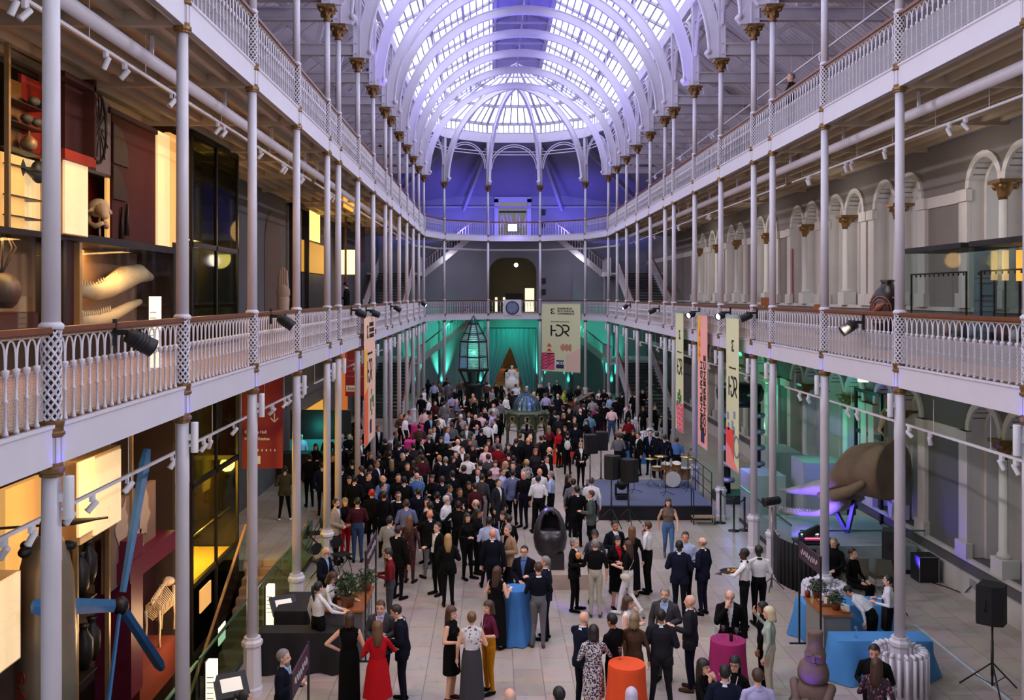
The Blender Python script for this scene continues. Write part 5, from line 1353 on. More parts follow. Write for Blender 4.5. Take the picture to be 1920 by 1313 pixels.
PG = prism_glass('lens_prism_glass', (150, 190, 190))
for k in range(8):
    for R0, R1_ in ((B_, E_), (E_, C_), (C_, D_)):
        mb = MB(); a_, b_, c_, d_ = (Vector(R0[k]), Vector(R0[(k+1) % 8]), Vector(R1_[(k+1) % 8]), Vector(R1_[k]))
        nr = 9
        for i in range(nr):
            t0, t1 = i / nr, (i + .86) / nr; tm = (t0 + t1) / 2
            o_ = (a_ + b_); o_.z = 0; o_ = o_.normalized() * .03
            mb.add([a_.lerp(d_, t0), b_.lerp(c_, t0), b_.lerp(c_, tm) + o_, a_.lerp(d_, tm) + o_, b_.lerp(c_, t1), a_.lerp(d_, t1)], [(0, 1, 2, 3), (3, 2, 4, 5)])
        mb.build('lens_panel', PG, t)
mb = MB(); mb.lathe([(.2, 3.1), (.28, 3.2), (.3, 4.0), (.34, 4.2), (.3, 4.5), (.12, 4.7)], 16); mb.build('inner_lens', prism_glass('inner_lens_glass', (120, 200, 180)), t)
# domed fountain pavilion
fx, fy = .04, 42.0
t = thing('domed_fountain', 'dark green cast-iron fountain pavilion with a ribbed dome', 'fountain', (fx, fy, 0))
FG = mat('dark_green_gilt_iron', (64, 74, 58), .4, .3, .35, 9); FD = mat('blue_green_ribbed_iron', (60, 84, 92), .3, .4, .15, 5); FO = mat('old_gold_moulding', (136, 124, 84), .4, .4, .15, 9)
mb = MB(); mb.lathe([(1.15, 0), (1.15, .15), (1.0, .18), (1.0, .3)], 8, smooth=False); mb.build('base', FG, t)
for k in range(8):
    a_ = k * pi / 4 + pi / 8; mb = MB(); x, y = .92 * math.cos(a_), .92 * math.sin(a_)
    mb.lathe([(.1, .3), (.1, .4), (.06, .45), (.055, 1.05), (.1, 1.15), (.1, 1.2)], 10, (x, y, 0)); mb.build('pillar', FG, t)
R_ = [(.92 * math.cos(k * pi / 4 + pi / 8), .92 * math.sin(k * pi / 4 + pi / 8)) for k in range(9)]
for k in range(8):
    p, q = Vector((*R_[k], 0)), Vector((*R_[k + 1], 0)); L_ = (q - p).length
    hole = [(L_ / 2 + (L_ / 2 - .06) * math.cos(a_), 1.2 + .3 * math.sin(a_)) for a_ in [i * pi / 10 for i in range(11)]] + [(.06, 1.15), (L_ - .06, 1.15)]
    vs, fs = curve_panel([(0, 1.15 - .01), (L_, 1.15 - .01), (L_, 1.85), (0, 1.85)], [hole, [(L_ / 2 + .1 * math.cos(a_), 1.66 + .1 * math.sin(a_)) for a_ in [i * pi / 6 for i in range(12)]]], .1)
    d_ = (q - p).normalized(); nr_ = Vector((d_.y, -d_.x, 0))
    mb = MB(); mb.add([p + d_ * v[0] + nr_ * v[2] + Vector((0, 0, v[1])) for v in vs], fs)
    o = mb.build('arch_panel', FG, t); mb = MB()
    pts = [p + d_ * h[0] + nr_ * .06 + Vector((0, 0, h[1])) for h in hole[:11]]; mb.tube(pts, .028, 6); mb.build('arch_moulding', FO, o); mb = MB()
    mb.tube([p + d_ * (L_ / 2 + .13 * math.cos(a_)) + nr_ * .06 + Vector((0, 0, 1.66 + .13 * math.sin(a_))) for a_ in [i * pi / 6 for i in range(12)]], .024, 6, closed=True)
    mb.build('ring_moulding', FO, o)
mb = MB()
for k in range(8): 
    a_ = k * pi / 4 + pi / 8; mb.ell((1.0 * math.cos(a_), 1.0 * math.sin(a_), 1.85), (.12, .12, .12), 10, 6)
mb.lathe([(.88, 1.80), (.94, 1.86), (.92, 1.92), (.66, 2.0)], 24); mb.build('cornice', FG, t)
mb = MB(); mb.lathe([(.66, 1.96), (.66, 2.02), (.62, 2.06), (.58, 2.25), (.48, 2.45), (.33, 2.60), (.15, 2.70), (.1, 2.72), (.1, 2.80), (.13, 2.84), (.001, 2.9)], 32)
for k in range(16):
    a_ = k * pi / 8; mb.tube([(r * math.cos(a_), r * math.sin(a_), z) for r, z in ((.63, 2.06), (.59, 2.26), (.49, 2.46), (.34, 2.61), (.14, 2.72))], .022, 5)
mb.build('dome', FD, t)
mb = MB(); mb.lathe([(.25, .3), (.12, .4), (.1, .9), (.4, 1.0), (.45, 1.08), (.38, 1.06), (.05, 1.0), (.05, 1.35), (.001, 1.4)], 18); mb.build('basin', FG, t)
# hollowed stone chair
t = thing('stone_chair_sculpture', 'dark hollow egg-shaped stone seat on a low pale plinth', 'sculpture', (-.1, 23.4, 0))
ST = mat('polished_dark_basalt', (44, 40, 44), .3, 0, .15, 5)
mb = MB(); mb.box(-.15, .95, -.75, .55, 0, .36); mb.build('plinth', mat('pale_plinth_stone', (176, 158, 146), .6), t)
mb = MB(); mb.box(.05, .38, -.35, .2, .36, .75); mb.build('foot_block', ST, t)
mb = MB()
prof = [(.16, .60), (.30, .68), (.39, .85), (.425, 1.08), (.40, 1.32), (.34, 1.52), (.24, 1.70), (.12, 1.80), (.03, 1.82)]
N = 40; vs = []; fs = []
for r, z in prof:
    for j in range(N):
        a_ = 2 * pi * j / N; y = r * .9 * math.sin(a_)
        vs.append((.05 + r * math.cos(a_), y + (z - 1.2) * .12, z))
def in_open(m): 
    return m[1] < 0 and 1.22 < m[2] and ((m[0] - .05) / .29) ** 2 + ((m[2] - 1.30) / .46) ** 2 < 1
for i in range(len(prof) - 1):
    for j in range(N):
        q = (i*N+j, i*N+(j+1) % N, (i+1)*N+(j+1) % N, (i+1)*N+j); m = sum((Vector(vs[k]) for k in q), Vector()) / 4
        if not in_open(m): fs.append(q)
mb.add(vs, fs, 0, True)
mb2 = MB(); mb2.add([((v[0] - .05) * .80 + .05, v[1] * .80 + .03, (v[2] - 1.2) * .88 + 1.2) for v in vs], fs, 0, True)
o = mb.build('shell', ST, t); md = o.modifiers.new('thick', 'SOLIDIFY'); md.thickness = .07; md.offset = -1
mb = MB(); mb.ell((.05, .06, 1.18), (.34, .22, .12), 16, 8); mb.build('seat', ST, t)
mb = MB(); pts = []
for k in range(17):
    a_ = -.12 + (pi + .24) * k / 16; x = .29 * math.cos(a_); z = 1.30 + .47 * math.sin(a_)
    rr = [r for r in prof]; r_ = next((prof[i][0] + (prof[i+1][0] - prof[i][0]) * (z - prof[i][1]) / (prof[i+1][1] - prof[i][1]) for i in range(len(prof) - 1) if prof[i][1] <= z <= prof[i+1][1]), .1)
    y = -.9 * math.sqrt(max(.0004, r_ * r_ - x * x)); pts.append((.05 + x, y + (z - 1.2) * .12, z))
mb.tube(pts, .035, 8); mb.build('rim', ST, t)
# white seated statue
t = thing('seated_statue', 'white marble seated figure on a pedestal before the curtained doorway', 'statue', (-.19, 62.0, 0))
MARB = mat('white_marble', (226, 222, 214), .5, 0, .06, 4)
mb = MB(); mb.box(-.5, .5, -.5, .5, 0, .9); mb.box(-.56, .56, -.56, .56, .9, 1.0); mb.build('pedestal', MARB, t)
me, HM, sl, _, _ = body_mesh(0, 'sit', 'lap', 'lap', .2, 0.0)
f = me.copy(); f.name = 'figure'; f.materials.clear(); f.materials.append(MARB); f.polygons.foreach_set('material_index', [0] * len(f.polygons))
o = link('figure', f, t, (0, .15, .62)); o.scale = (1.15, 1.15, 1.08)
mb = MB(); mb.lathe([(.5, 0), (.48, .3), (.4, .5), (.36, .62), (.2, .7)], 20, (0, -.25, 1.0), sx=.9, sy=.8); 
for k in range(9): a_ = pi + k * pi / 8; mb.tube([(.44 * math.cos(a_), -.25 + .4 * math.sin(a_), 1.0), (.4 * math.cos(a_ + .1), -.25 + .34 * math.sin(a_ + .1), 1.4), (.2 * math.cos(a_), -.2 + .2 * math.sin(a_), 1.68)], .05, 6)
mb.build('drapery', MARB, t)
mb = MB(); mb.box(-.45, .45, .0, .5, 1.0, 1.5); mb.box(-.45, .45, .3, .5, 1.5, 2.0); mb.build('seat', MARB, t)
# curtain across the doorway
t = thing('doorway_curtain', 'teal curtain parted in a tent shape across the end doorway', 'curtain', (-.2, YB - .35, 0))
CURT = mat('teal_curtain_velvet', (96, 132, 148), .9, 0, .08, 6)
for s in (-1, 1):
    mb = MB(); vs = []; nf, nz = 40, 14
    for i in range(nf + 1):
        u = i / nf
        for k in range(nz + 1):
            v = k / nz; z = 4.75 - v * 4.6
            outer = 1.85; top_in = .0; op = .0 if z > 3.35 else (3.35 - z) / 3.2
            inner = 1.35 * min(1, op ** .85) if op > 0 else 0
            if s > 0: inner = 1.02 * min(1, op ** .8) if op > 0 else 0
            x = s * (outer + (inner - outer) * u); vs.append((x, .07 * math.sin(u * 34) * (.5 + .5 * v), z))
    for i in range(nf):
        for k in range(nz): a_ = i * (nz + 1) + k; mb.f.append((a_, a_ + nz + 1, a_ + nz + 2, a_ + 1)); mb.m.append(0); mb.sm.append(True)
    mb.v = vs; mb.build('drape', CURT, t)
mb = MB(); mb.tube([(-1.9, 0, 4.77), (1.9, 0, 4.77)], .035, 8); mb.build('curtain_rod', BLACK, t)
# ================================================================= tables and counters
def cocktail(x, y, c, label, r=.30, h=1.1):
    t = thing('cocktail_table', label, 'table', (x, y, 0), 0)
    m = mat('cloth_%d_%d_%d' % c, c, .85, 0, .05, 6)
    mb = MB(); N = 48; prof = [(.001, h), (r, h), (r * 1.02, h - .03), (r * 1.04, h - .2), (r * 1.12, h - .55), (r * 1.28, .25), (r * 1.42, .02)]
    for i, (rr, z) in enumerate(prof):
        for j in range(N):
            a_ = 2 * pi * j / N; w_ = 1 + (.09 * math.sin(9 * a_) * max(0, (h - z) / h - .1)); mb.v.append((rr * w_ * math.cos(a_), rr * w_ * math.sin(a_), z))
    for i in range(len(prof) - 1):
        for j in range(N): mb.f.append((i*N+j, i*N+(j+1) % N, (i+1)*N+(j+1) % N, (i+1)*N+j)); mb.m.append(0); mb.sm.append(i > 1)
    mb.build('tablecloth', m, t)
    mb = MB(); mb.lathe([(r * .97, h - .03), (r * .97, h - .006)], 28); mb.build('tabletop', BLACK, t)
    mb = MB(); mb.lathe([(.22, 0), (.22, .02), (.035, .05), (.035, h - .03)], 14); mb.build('pedestal', STEEL, t)
    return t
ORANGE, MAG, CBLUE, PINK = (240, 84, 34), (158, 28, 96), (58, 118, 186), (214, 40, 130)
cocktail(.71, 15.34, ORANGE, 'round cocktail table under a bright orange cloth, nearest the camera')
cocktail(2.64, 16.4, MAG, 'round cocktail table under a magenta cloth with glasses on it')
cocktail(-1.03, 19.3, CBLUE, 'round cocktail table under a blue cloth with a plate on it')
cocktail(1.46, 39.8, (226, 60, 20), 'far cocktail table under a red-orange cloth in the crowd')
cocktail(3.97, 48.6, (140, 24, 84), 'far cocktail table under a magenta cloth by the pink shirt')
cocktail(-5.0, 43.5, PINK, 'small pink cocktail table beside the food counter')
CW = glassmat('drinking_glass', (240, 246, 250), .96, .02, .16); WINE = mat('red_wine', (70, 10, 18), .15, 0, 0)
def wineglass(x, y, z, label, cat='glass', wine=False):
    t = thing('wine_glass', label, cat, (x, y, z), 0, 'glasses on the tables')
    mb = MB(); mb.lathe([(.034, 0), (.034, .004), (.005, .01), (.005, .09), (.025, .115), (.038, .15), (.034, .20)], 14); mb.build('bowl', CW, t)
    if wine: mb = MB(); mb.lathe([(.022, .117), (.033, .14), (.033, .142), (.001, .143)], 12); mb.build('wine', WINE, t)
    return t
for i, (dx, dy, lab) in enumerate(((-.2, -.02, 'empty wine glass on the magenta table, leftmost'), (.16, .02, 'empty wine glass on the magenta table, rightmost'), (-.05, .14, 'empty wine glass at the back of the magenta table'))): wineglass(2.64 + dx, 16.4 + dy, 1.102, lab)
mb = MB(); mb.lathe([(.03, 0), (.034, .12)], 14); mb.lathe([(.034, .12), (.031, .005), (.001, .005)], 14)
o = mb.build('tumbler', mat('dark_drink_glass', (38, 26, 26), .1), None, (2.68, 16.33, 1.102)); tag(o, 'tumbler of dark drink on the magenta table', 'glass')
wineglass(.62, 15.52, 1.102, 'glass of red wine on the orange table', wine=True)
wineglass(5.3, 17.45, .76, 'single wine glass standing on the blue buffet cloth')
def plate(x, y, z, label, r=.12):
    t = thing('plate', label, 'plate', (x, y, z))
    mb = MB(); mb.lathe([(r * .5, 0), (r * .6, .003), (r, .016), (r * .98, .02), (r * .55, .008), (.001, .008)], 20); mb.build('dish', mat('white_china', (230, 228, 224), .3), t)
    mb = MB(); 
    for k in range(4): mb.ell((r * .35 * math.cos(k * 1.6), r * .35 * math.sin(k * 1.6), .025), (.03, .022, .02), 8, 5)
    mb.build('food', mat('golden_pastry', (176, 120, 66), .7, 0, .2, 30), t)
plate(-1.2, 19.25, 1.102, 'white plate of canapes on the blue cocktail table'); 
def box_table(x0, x1, y0, y1, h, c, label, flare=.06):
    t = thing('buffet_table', label, 'table', ((x0 + x1) / 2, (y0 + y1) / 2, 0))
    m = mat('cloth_%d_%d_%d' % c, c, .85, 0, .05, 6); hx, hy = (x1 - x0) / 2, (y1 - y0) / 2
    mb = MB(); per = []
    nx, ny = max(8, int(hx * 16)), max(5, int(hy * 16))
    for i in range(nx): per.append((-hx + 2 * hx * i / nx, -hy, 0, -1))
    for i in range(ny): per.append((hx, -hy + 2 * hy * i / ny, 1, 0))
    for i in range(nx): per.append((hx - 2 * hx * i / nx, hy, 0, 1))
    for i in range(ny): per.append((-hx, hy - 2 * hy * i / ny, -1, 0))
    n_ = len(per); lv = [h, h - .02, h * .6, .25, .012]
    for k, z in enumerate(lv):
        d = flare * (h - z) / h
        for i, (x, y, nx_, ny_) in enumerate(per):
            w_ = d * (1 + .8 * math.sin(i * 1.25)) + (.004 if k else 0)
            mb.v.append((x + nx_ * w_, y + ny_ * w_, z))
    for k in range(len(lv) - 1):
        for i in range(n_): mb.f.append((k*n_+i, k*n_+(i+1) % n_, (k+1)*n_+(i+1) % n_, (k+1)*n_+i)); mb.m.append(0); mb.sm.append(k > 0)
    mb.f.append(tuple(range(n_))); mb.m.append(0); mb.sm.append(False)
    mb.build('tablecloth', m, t)
    for sx in (-1, 1):
        for sy in (-1, 1): mb = MB(); mb.box(sx * (hx - .06) - .02, sx * (hx - .06) + .02, sy * (hy - .06) - .02, sy * (hy - .06) + .02, 0, h - .01); mb.build('leg', DARKMETAL, t)
    return t
bx = CAMX
box_table(bx + 6.4, bx + 8.15, 17.26, 17.78, .75, (72, 138, 200), 'long table under a pale blue cloth in front of the right counter', .16)
box_table(bx + 6.45, bx + 8.4, 19.25, 19.85, .75, (72, 138, 200), 'long table under a pale blue cloth behind the right counter', .14)
box_table(bx - 4.42, bx - 2.87, 17.68, 18.12, .75, (22, 20, 24), 'low wide table under a black cloth in front of the wooden counter', .10)
box_table(bx - 4.42, bx - 3.75, 18.9, 20.15, .75, (24, 22, 26), 'table under a black cloth behind the servers', .05)
box_table(-5.35, -4.35, 40.7, 41.5, .75, PINK, 'square table under a bright pink cloth in the crowd', .03)
box_table(4.2, 5.45, 39.7, 40.4, .75, (40, 104, 168), 'table under a blue cloth behind the drum kit', .05)
box_table(4.3, 5.2, 54.6, 55.4, .75, (70, 130, 196), 'small far table under a blue cloth near the right stairs', .03)
box_table(-4.2, -3.2, 47.6, 48.4, .78, (226, 224, 226), 'small table under a white cloth left of the fountain', .03)
OAKT = mat('orange_brown_counter_wood', (156, 88, 44), .35, 0, .2, 5)
def counter(x0, x1, y0, y1, h, label, body, glyph):
    t = thing('food_counter', label, 'counter', ((x0 + x1) / 2, (y0 + y1) / 2, 0)); hx, hy = (x1 - x0) / 2, (y1 - y0) / 2
    mb = MB(); mb.box(-hx, hx, -hy, hy, h - .04, h); mb.build('worktop', OAKT, t)
    mb = MB(); mb.box(-hx + .04, hx - .04, -hy + .05, hy - .05, .04, h - .04); mb.box(-hx + .08, hx - .08, -hy + .09, hy - .09, 0, .04); mb.build('body', mat(body[0], body[1], .55, 0, .04), t)
    if glyph:
        s_, = glyph,
        mb = MB()
        for k in range(2):
            y = -hy + hy * (.7 + k * .75); pts = [(y, .42), (y + .16, .82)], [(y + .02, .66), (y + .14, .60)], [(y + .07, .5), (y + .11, .78)]
            for p in pts: mb.bar((s_ * (hx - .036), p[0][0], p[0][1]), (s_ * (hx - .036), p[1][0], p[1][1]), .014, .006, 0, (1, 0, 0))
        mb.build('white_script', mat('white_print', (236, 234, 230), .7, 0, 0), t)
    return t
counter(bx - 3.33, bx - 2.5, 18.2, 19.75, 1.0, 'counter with an orange wooden top and grey sides, behind black cloth table', ('grey_counter_panel', (96, 92, 96)), 1)
counter(bx + 6.36, bx + 6.95, 17.95, 19.1, 1.0, 'counter with a wooden top and grey sides between the blue tables', ('pale_grey_counter_panel', (132, 132, 126)), 0)
counter(-4.35, -3.1, 42.9, 43.7, 1.0, 'far wooden counter heaped with food in the crowd', ('grey_counter_panel', (96, 92, 96)), 0)
counter(-3.9, -2.9, 50.3, 50.9, 1.0, 'furthest wooden counter, left of the lighthouse lantern', ('grey_counter_panel', (96, 92, 96)), 0)
LEAF = mat('dark_leaf_green', (52, 74, 44), .6, 0, .25, 20)
def plant(x, y, z, s, label, seed):
    r = random.Random(seed); t = thing('potted_plant', label, 'plant', (x, y, z))
    mb = MB(); mb.lathe([(.09 * s, 0), (.12 * s, .16 * s), (.125 * s, .17 * s), (.1 * s, .165 * s), (.001, .15 * s)], 16); mb.build('pot', mat('terracotta_pot', (120, 74, 50), .7), t)
    mb = MB()
    for k in range(170):
        a_ = r.uniform(0, 2 * pi); el_ = r.uniform(.1, 1.5); R_ = r.uniform(.1, .30) * s
        p = Vector((math.cos(a_) * math.cos(el_) * R_, math.sin(a_) * math.cos(el_) * R_, .17 * s + math.sin(el_) * R_ * 1.2))
        d = Vector((r.uniform(-1, 1), r.uniform(-1, 1), r.uniform(-.2, 1))).normalized() * .075 * s; n_ = d.cross(Vector((r.uniform(-1, 1), r.uniform(-1, 1), .3))).normalized() * .018 * s
        mb.add([p - d, p + n_, p + d, p - n_], [(0, 1, 2, 3)])
    for k in range(14): a_ = r.uniform(0, 2 * pi); mb.tube([(0, 0, .1 * s), (.2 * s * math.cos(a_), .2 * s * math.sin(a_), r.uniform(.3, .5) * s)], .005 * s, 4)
    mb.build('foliage', LEAF, t, fix=False)
plant(bx - 2.86, 18.45, 1.0, 1.25, 'bushy green potted plant at the front of the wooden counter', 1); plant(bx - 2.62, 19.45, 1.0, .9, 'smaller green potted plant at the far end of the wooden counter', 2)
plant(bx + 6.72, 18.25, 1.0, .7, 'leafy plant on the right counter, near end', 3); plant(bx + 6.6, 18.95, 1.0, .75, 'leafy plant on the right counter, far end', 4); plant(-3.3, 43.3, 1.0, .9, 'bushy plant on the far food counter', 6)
FOODM = mat('crisp_golden_food', (186, 130, 70), .7, 0, .3, 40); BASK = mat('brown_basket', (116, 76, 44), .8, 0, .2, 30)
def tray(x, y, z, w, d, label, seed, pile=12, group=None):
    r = random.Random(seed); t = thing('food_tray', label, 'food tray', (x, y, z), r.uniform(-.2, .2), group)
    mb = MB(); mb.box(-w/2, w/2, -d/2, d/2, 0, .015); 
    for s in (-1, 1): mb.box(-w/2, w/2, s * d/2 - .01, s * d/2 + .01, 0, .045); mb.box(s * w/2 - .01, s * w/2 + .01, -d/2, d/2, 0, .045)
    mb.build('tray', BASK, t)
    mb = MB()
    for k in range(pile): mb.ell((r.uniform(-.4, .4) * w, r.uniform(-.4, .4) * d, .03 + r.uniform(0, .04)), (r.uniform(.02, .04), r.uniform(.02, .035), .022), 8, 5)
    o = mb.build('snacks', FOODM, t); o['kind'] = 'stuff'
    for k in range(3):
        mb = MB(); mb.cbox((r.uniform(-.3, .3) * w, r.uniform(-.3, .3) * d, .10), (.06, .05, .11), 0, r.uniform(0, 3)); mb.build('paper_cone', mat('white_paper', (232, 228, 220), .8), t)
tray(bx - 3.0, 19.1, 1.0, .4, .5, 'tray of wrapped snacks in the middle of the wooden counter', 1); tray(bx - 3.05, 19.5, 1.0, .4, .3, 'tray of snacks at the far end of the wooden counter', 2)
tray(bx + 6.66, 18.6, 1.0, .3, .4, 'tray of snacks in the middle of the right counter', 3); tray(bx + 6.84, 18.1, 1.0, .14, .22, 'small tray of snacks at the near corner of the right counter', 4)
tray(-3.9, 43.3, 1.0, .6, .5, 'heaped basket on the far food counter', 5, 20); tray(-3.4, 50.6, 1.0, .5, .4, 'basket of food on the furthest counter', 7)
mb = MB(); mb.box(-.13, .13, -.1, .1, 0, .006); mb.box(-.1, .05, -.13, .06, .007, .012); o = mb.build('paper_sheets', mat('white_paper', (232, 228, 220), .8), None, (bx - 3.0, 18.32, 1.0)); tag(o, 'white paper sheets on the near edge of the wooden counter', 'paper')
mb = MB(); mb.lathe([(.05, 0), (.055, .09), (.05, .1), (.05, .13), (.001, .135)], 14); o = mb.build('sauce_jar', mat('red_brown_sauce', (112, 40, 26), .3), None, (bx + 6.43, 19.02, 1.0)); tag(o, 'red-brown jar at the far corner of the right counter', 'jar')
# sign frames on poles
def sign_frame(x, y0, y1, z0, zt, label, face):
    t = thing('pole_sign', label, 'sign', (x, y0, 0))
    for y in (0, y1 - y0): mb = MB(); mb.box(-.016, .016, y - .016, y + .016, z0, zt + .02); mb.build('post', BLACK, t)
    if z0 == 0:
        for y in (0, y1 - y0): mb = MB(); mb.box(-.2, .2, y - .03, y + .03, 0, .02); mb.build('foot', BLACK, t)
    mb = MB(); mb.box(-.014, .014, .016, y1 - y0 - .016, zt - .34, zt); mb.build('sign_panel', mat('deep_purple_sign', (58, 26, 50), .5), t)
    mb = MB(); L_ = y1 - y0; pts = [(.15 + (L_ - .3) * i / 26, zt - .17 + .07 * math.sin(i * 1.7) * (1 if i % 3 else .5)) for i in range(27)]
    for p, q in zip(pts, pts[1:]): mb.bar((face * .017, p[0], p[1]), (face * .017, q[0], q[1]), .012, .004, 0, (1, 0, 0))
    mb.build('white_script', MATS['white_print'], t)
sign_frame(bx - 2.47, 18.2, 19.8, 0, 2.14, 'purple sign with white script on posts beside the wooden counter', 1)
sign_frame(bx - 2.66, 12.35, 13.5, 0, 2.12, 'purple sign with white script on posts at the bottom left', 1)
sign_frame(bx + 6.30, 17.9, 19.15, 0, 2.12, 'dark sign with white script on posts beside the right counter', -1)

# ================================================================= stage, loudspeakers, drum kit
t = thing('stage', 'low stage with a slate blue carpet and black skirt', 'stage', (3.68, 31.7, 0))
mb = MB(); mb.box(-1.8, 1.8, -2.05, 2.1, .44, .475); mb.build('deck', mat('slate_blue_carpet', (84, 92, 120), .9, 0, .06, 8), t)
mb = MB(); mb.box(-1.78, 1.78, -2.02, 2.08, 0, .44); mb.build('skirt', mat('black_blue_cloth', (26, 26, 34), .8), t)
SPKB = mat('black_speaker_grille', (18, 18, 20), .7, 0, .1, 60)
def tripod_speaker(x, y, rz, ztop, label, w=.46, h=.66, d=.42, base=0.0):
    t = thing('loudspeaker_stand', label + ' stand', 'stand', (x, y, base), rz, None); zb = ztop - h
    mb = MB(); mb.tube([(0, 0, .12), (0, 0, zb)], .019, 8); mb.tube([(0, 0, .3), (0, 0, (zb + .3) * .6)], .026, 8); mb.build('pole', BLACK, t)
    for k in range(3):
        a_ = k * 2 * pi / 3 + .5; mb = MB(); mb.tube([(.02 * math.cos(a_), .02 * math.sin(a_), .52), (.55 * math.cos(a_), .55 * math.sin(a_), .015)], .015, 6); mb.tube([(.3 * math.cos(a_), .3 * math.sin(a_), .25), (0, 0, .14)], .009, 5); mb.build('leg', BLACK, t)
    s = thing('loudspeaker', label, 'loudspeaker', (x, y, base + zb), rz)
    mb = MB(); mb.prism([(-w/2, -d/2), (w/2, -d/2), (w/2, d*.1), (w*.3, d/2), (-w*.3, d/2), (-w/2, d*.1)], 0, h, 'z'); mb.build('cabinet', SPKB, s)
    mb = MB(); mb.box(-w*.46, w*.46, -d/2 - .012, -d/2, .03, h - .03); mb.build('grille', mat('fine_black_mesh', (26, 26, 28), .5, .3, .15, 90), s)
    for sx in (-1, 1): mb = MB(); mb.tube([(sx * w/2, -.06, h * .36), (sx * (w/2 + .04), -.06, h * .36), (sx * (w/2 + .04), -.06, h * .64), (sx * w/2, -.06, h * .64)], .01, 5); mb.build('handle', BLACK, s)
tripod_speaker(1.98, 33.2, .3, 2.2, 'black loudspeaker behind the stage corner, left one', .42); tripod_speaker(2.45, 33.9, .1, 2.2, 'black loudspeaker behind the stage corner, right one', .42)
tripod_speaker(2.2, 29.0, 2.6, 2.17, 'black loudspeaker at the front of the stage, left one', .46, .72); tripod_speaker(2.72, 28.9, 2.2, 2.08, 'black loudspeaker at the front of the stage, right one', .46, .7)
tripod_speaker(7.5, 16.8, -2.3, 1.95, 'black loudspeaker on a tripod in the right foreground', .44, .70); tripod_speaker(7.3, 20.5, -2.0, 2.0, 'black loudspeaker on a tripod behind a column, by the seats', .40, .62)
t = thing('drum_kit', 'drum kit with brass cymbals at the back of the stage', 'drum kit', (4.75, 32.6, .475))
DRM = mat('amber_drum_shell', (146, 104, 60), .3, .1, .15, 6); SKINM = mat('white_drum_head', (206, 204, 196), .5)
def drum(nm, c, r, h, tilt=0.0, axis='z'):
    M2 = Matrix.Translation(c) @ (Matrix.Rotation(pi / 2, 4, 'X') if axis == 'y' else Matrix.Rotation(tilt, 4, 'X'))
    mb = MB(); mb.lathe([(r, 0), (r * 1.03, .01), (r * 1.03, .03), (r, .035), (r, h - .035), (r * 1.03, h - .03), (r * 1.03, h - .01), (r, h)], 24, M=M2); o = mb.build(nm, DRM, t)
    mb = MB(); mb.lathe([(.001, h + .003), (r * .97, h + .003)], 24, M=M2); mb.build('drum_head', SKINM, o)
drum('bass_drum', (0, .1, .30), .28, .4, axis='y'); drum('tom', (-.2, .0, .62), .15, .2, .3); drum('tom', (.18, .0, .62), .16, .22, .3); drum('floor_tom', (.55, .35, .2), .2, .38); drum('snare', (-.45, .3, .5), .18, .14)
BRASS = mat('brass_cymbal', (196, 168, 104), .25, .85, .1, 10)
for x, y, z, r in ((-.7, .1, .95, .22), (.55, -.05, 1.05, .26), (-.4, -.25, 1.1, .24), (.85, .3, .9, .25)):
    mb = MB(); mb.lathe([(.001, .035), (.03, .03), (.04, .015), (r, 0), (r, .003), (.04, .02), (.001, .04)], 20, (x, y, z)); mb.build('cymbal', BRASS, t)
    mb = MB(); mb.tube([(x, y, .2), (x, y, z)], .012, 6)
    for k in range(3): mb.tube([(x, y, .25), (x + .2 * math.cos(k * 2.1), y + .2 * math.sin(k * 2.1), .01)], .01, 5)
    mb.build('cymbal_stand', STEEL, t)
t = thing('drum_stool', 'black round stool behind the drum kit', 'stool', (4.9, 33.3, .475)); mb = MB(); mb.lathe([(.16, .44), (.17, .46), (.17, .52), (.15, .54)], 18); mb.build('seat', BLACK, t)
for k in range(3): mb = MB(); mb.tube([(0, 0, .42), (.2 * math.cos(k * 2.1), .2 * math.sin(k * 2.1), .01)], .012, 6); mb.build('leg', STEEL, t)
def mic(x, y, label, h=1.5):
    t = thing('microphone_stand', label, 'microphone stand', (x, y, .475)); mb = MB(); mb.tube([(0, 0, .1), (0, 0, h)], .011, 6); mb.tube([(0, 0, h), (.0, -.35, h + .15)], .009, 6)
    for k in range(3): mb.tube([(0, 0, .12), (.28 * math.cos(k * 2.1), .28 * math.sin(k * 2.1), .012)], .01, 5)
    mb.build('stand', BLACK, t); mb = MB(); mb.tube([(0, -.35, h + .15), (0, -.47, h + .2)], [.014, .025], 8); mb.build('microphone', DARKMETAL, t)
mic(3.3, 31.6, 'microphone stand on the stage, left of the drums'); mic(4.3, 31.2, 'microphone stand in front of the drums'); mic(5.2, 31.9, 'microphone stand right of the drums', 1.3)
t = thing('moving_head_light', 'black moving-head stage light with legs on the left of the stage', 'stage light', (2.75, 30.6, .475)); mb = MB(); mb.box(-.2, .2, -.2, .2, 0, .14); mb.build('base', BLACK, t)
mb = MB(); mb.bar((-.2, 0, .14), (-.2, 0, .5), .06, .12); mb.bar((.2, 0, .14), (.2, 0, .5), .06, .12); mb.box(-.23, .23, -.06, .06, .13, .18); mb.build('yoke', BLACK, t); mb = MB(); mb.lathe([(.1, -.2), (.17, -.12), (.17, .16), (.15, .2)], 16, M=Matrix.Translation((0, 0, .5)) @ Matrix.Rotation(.9, 4, 'X')); mb.build('head', BLACK, t)
t = thing('stage_step', 'low wooden step with a rail beside the stage', 'step', (5.1, 29.22, 0)); mb = MB(); mb.box(-.35, .35, -.18, .18, .2, .235); mb.build('tread', mat('pale_ply', (150, 124, 92), .6), t)
for x in (-.33, .33):
    for y in (-.16, .16): mb = MB(); mb.box(x - .015, x + .015, y - .015, y + .015, 0, .2 if x > 0 else 1.05); mb.build('leg', BLACK, t)
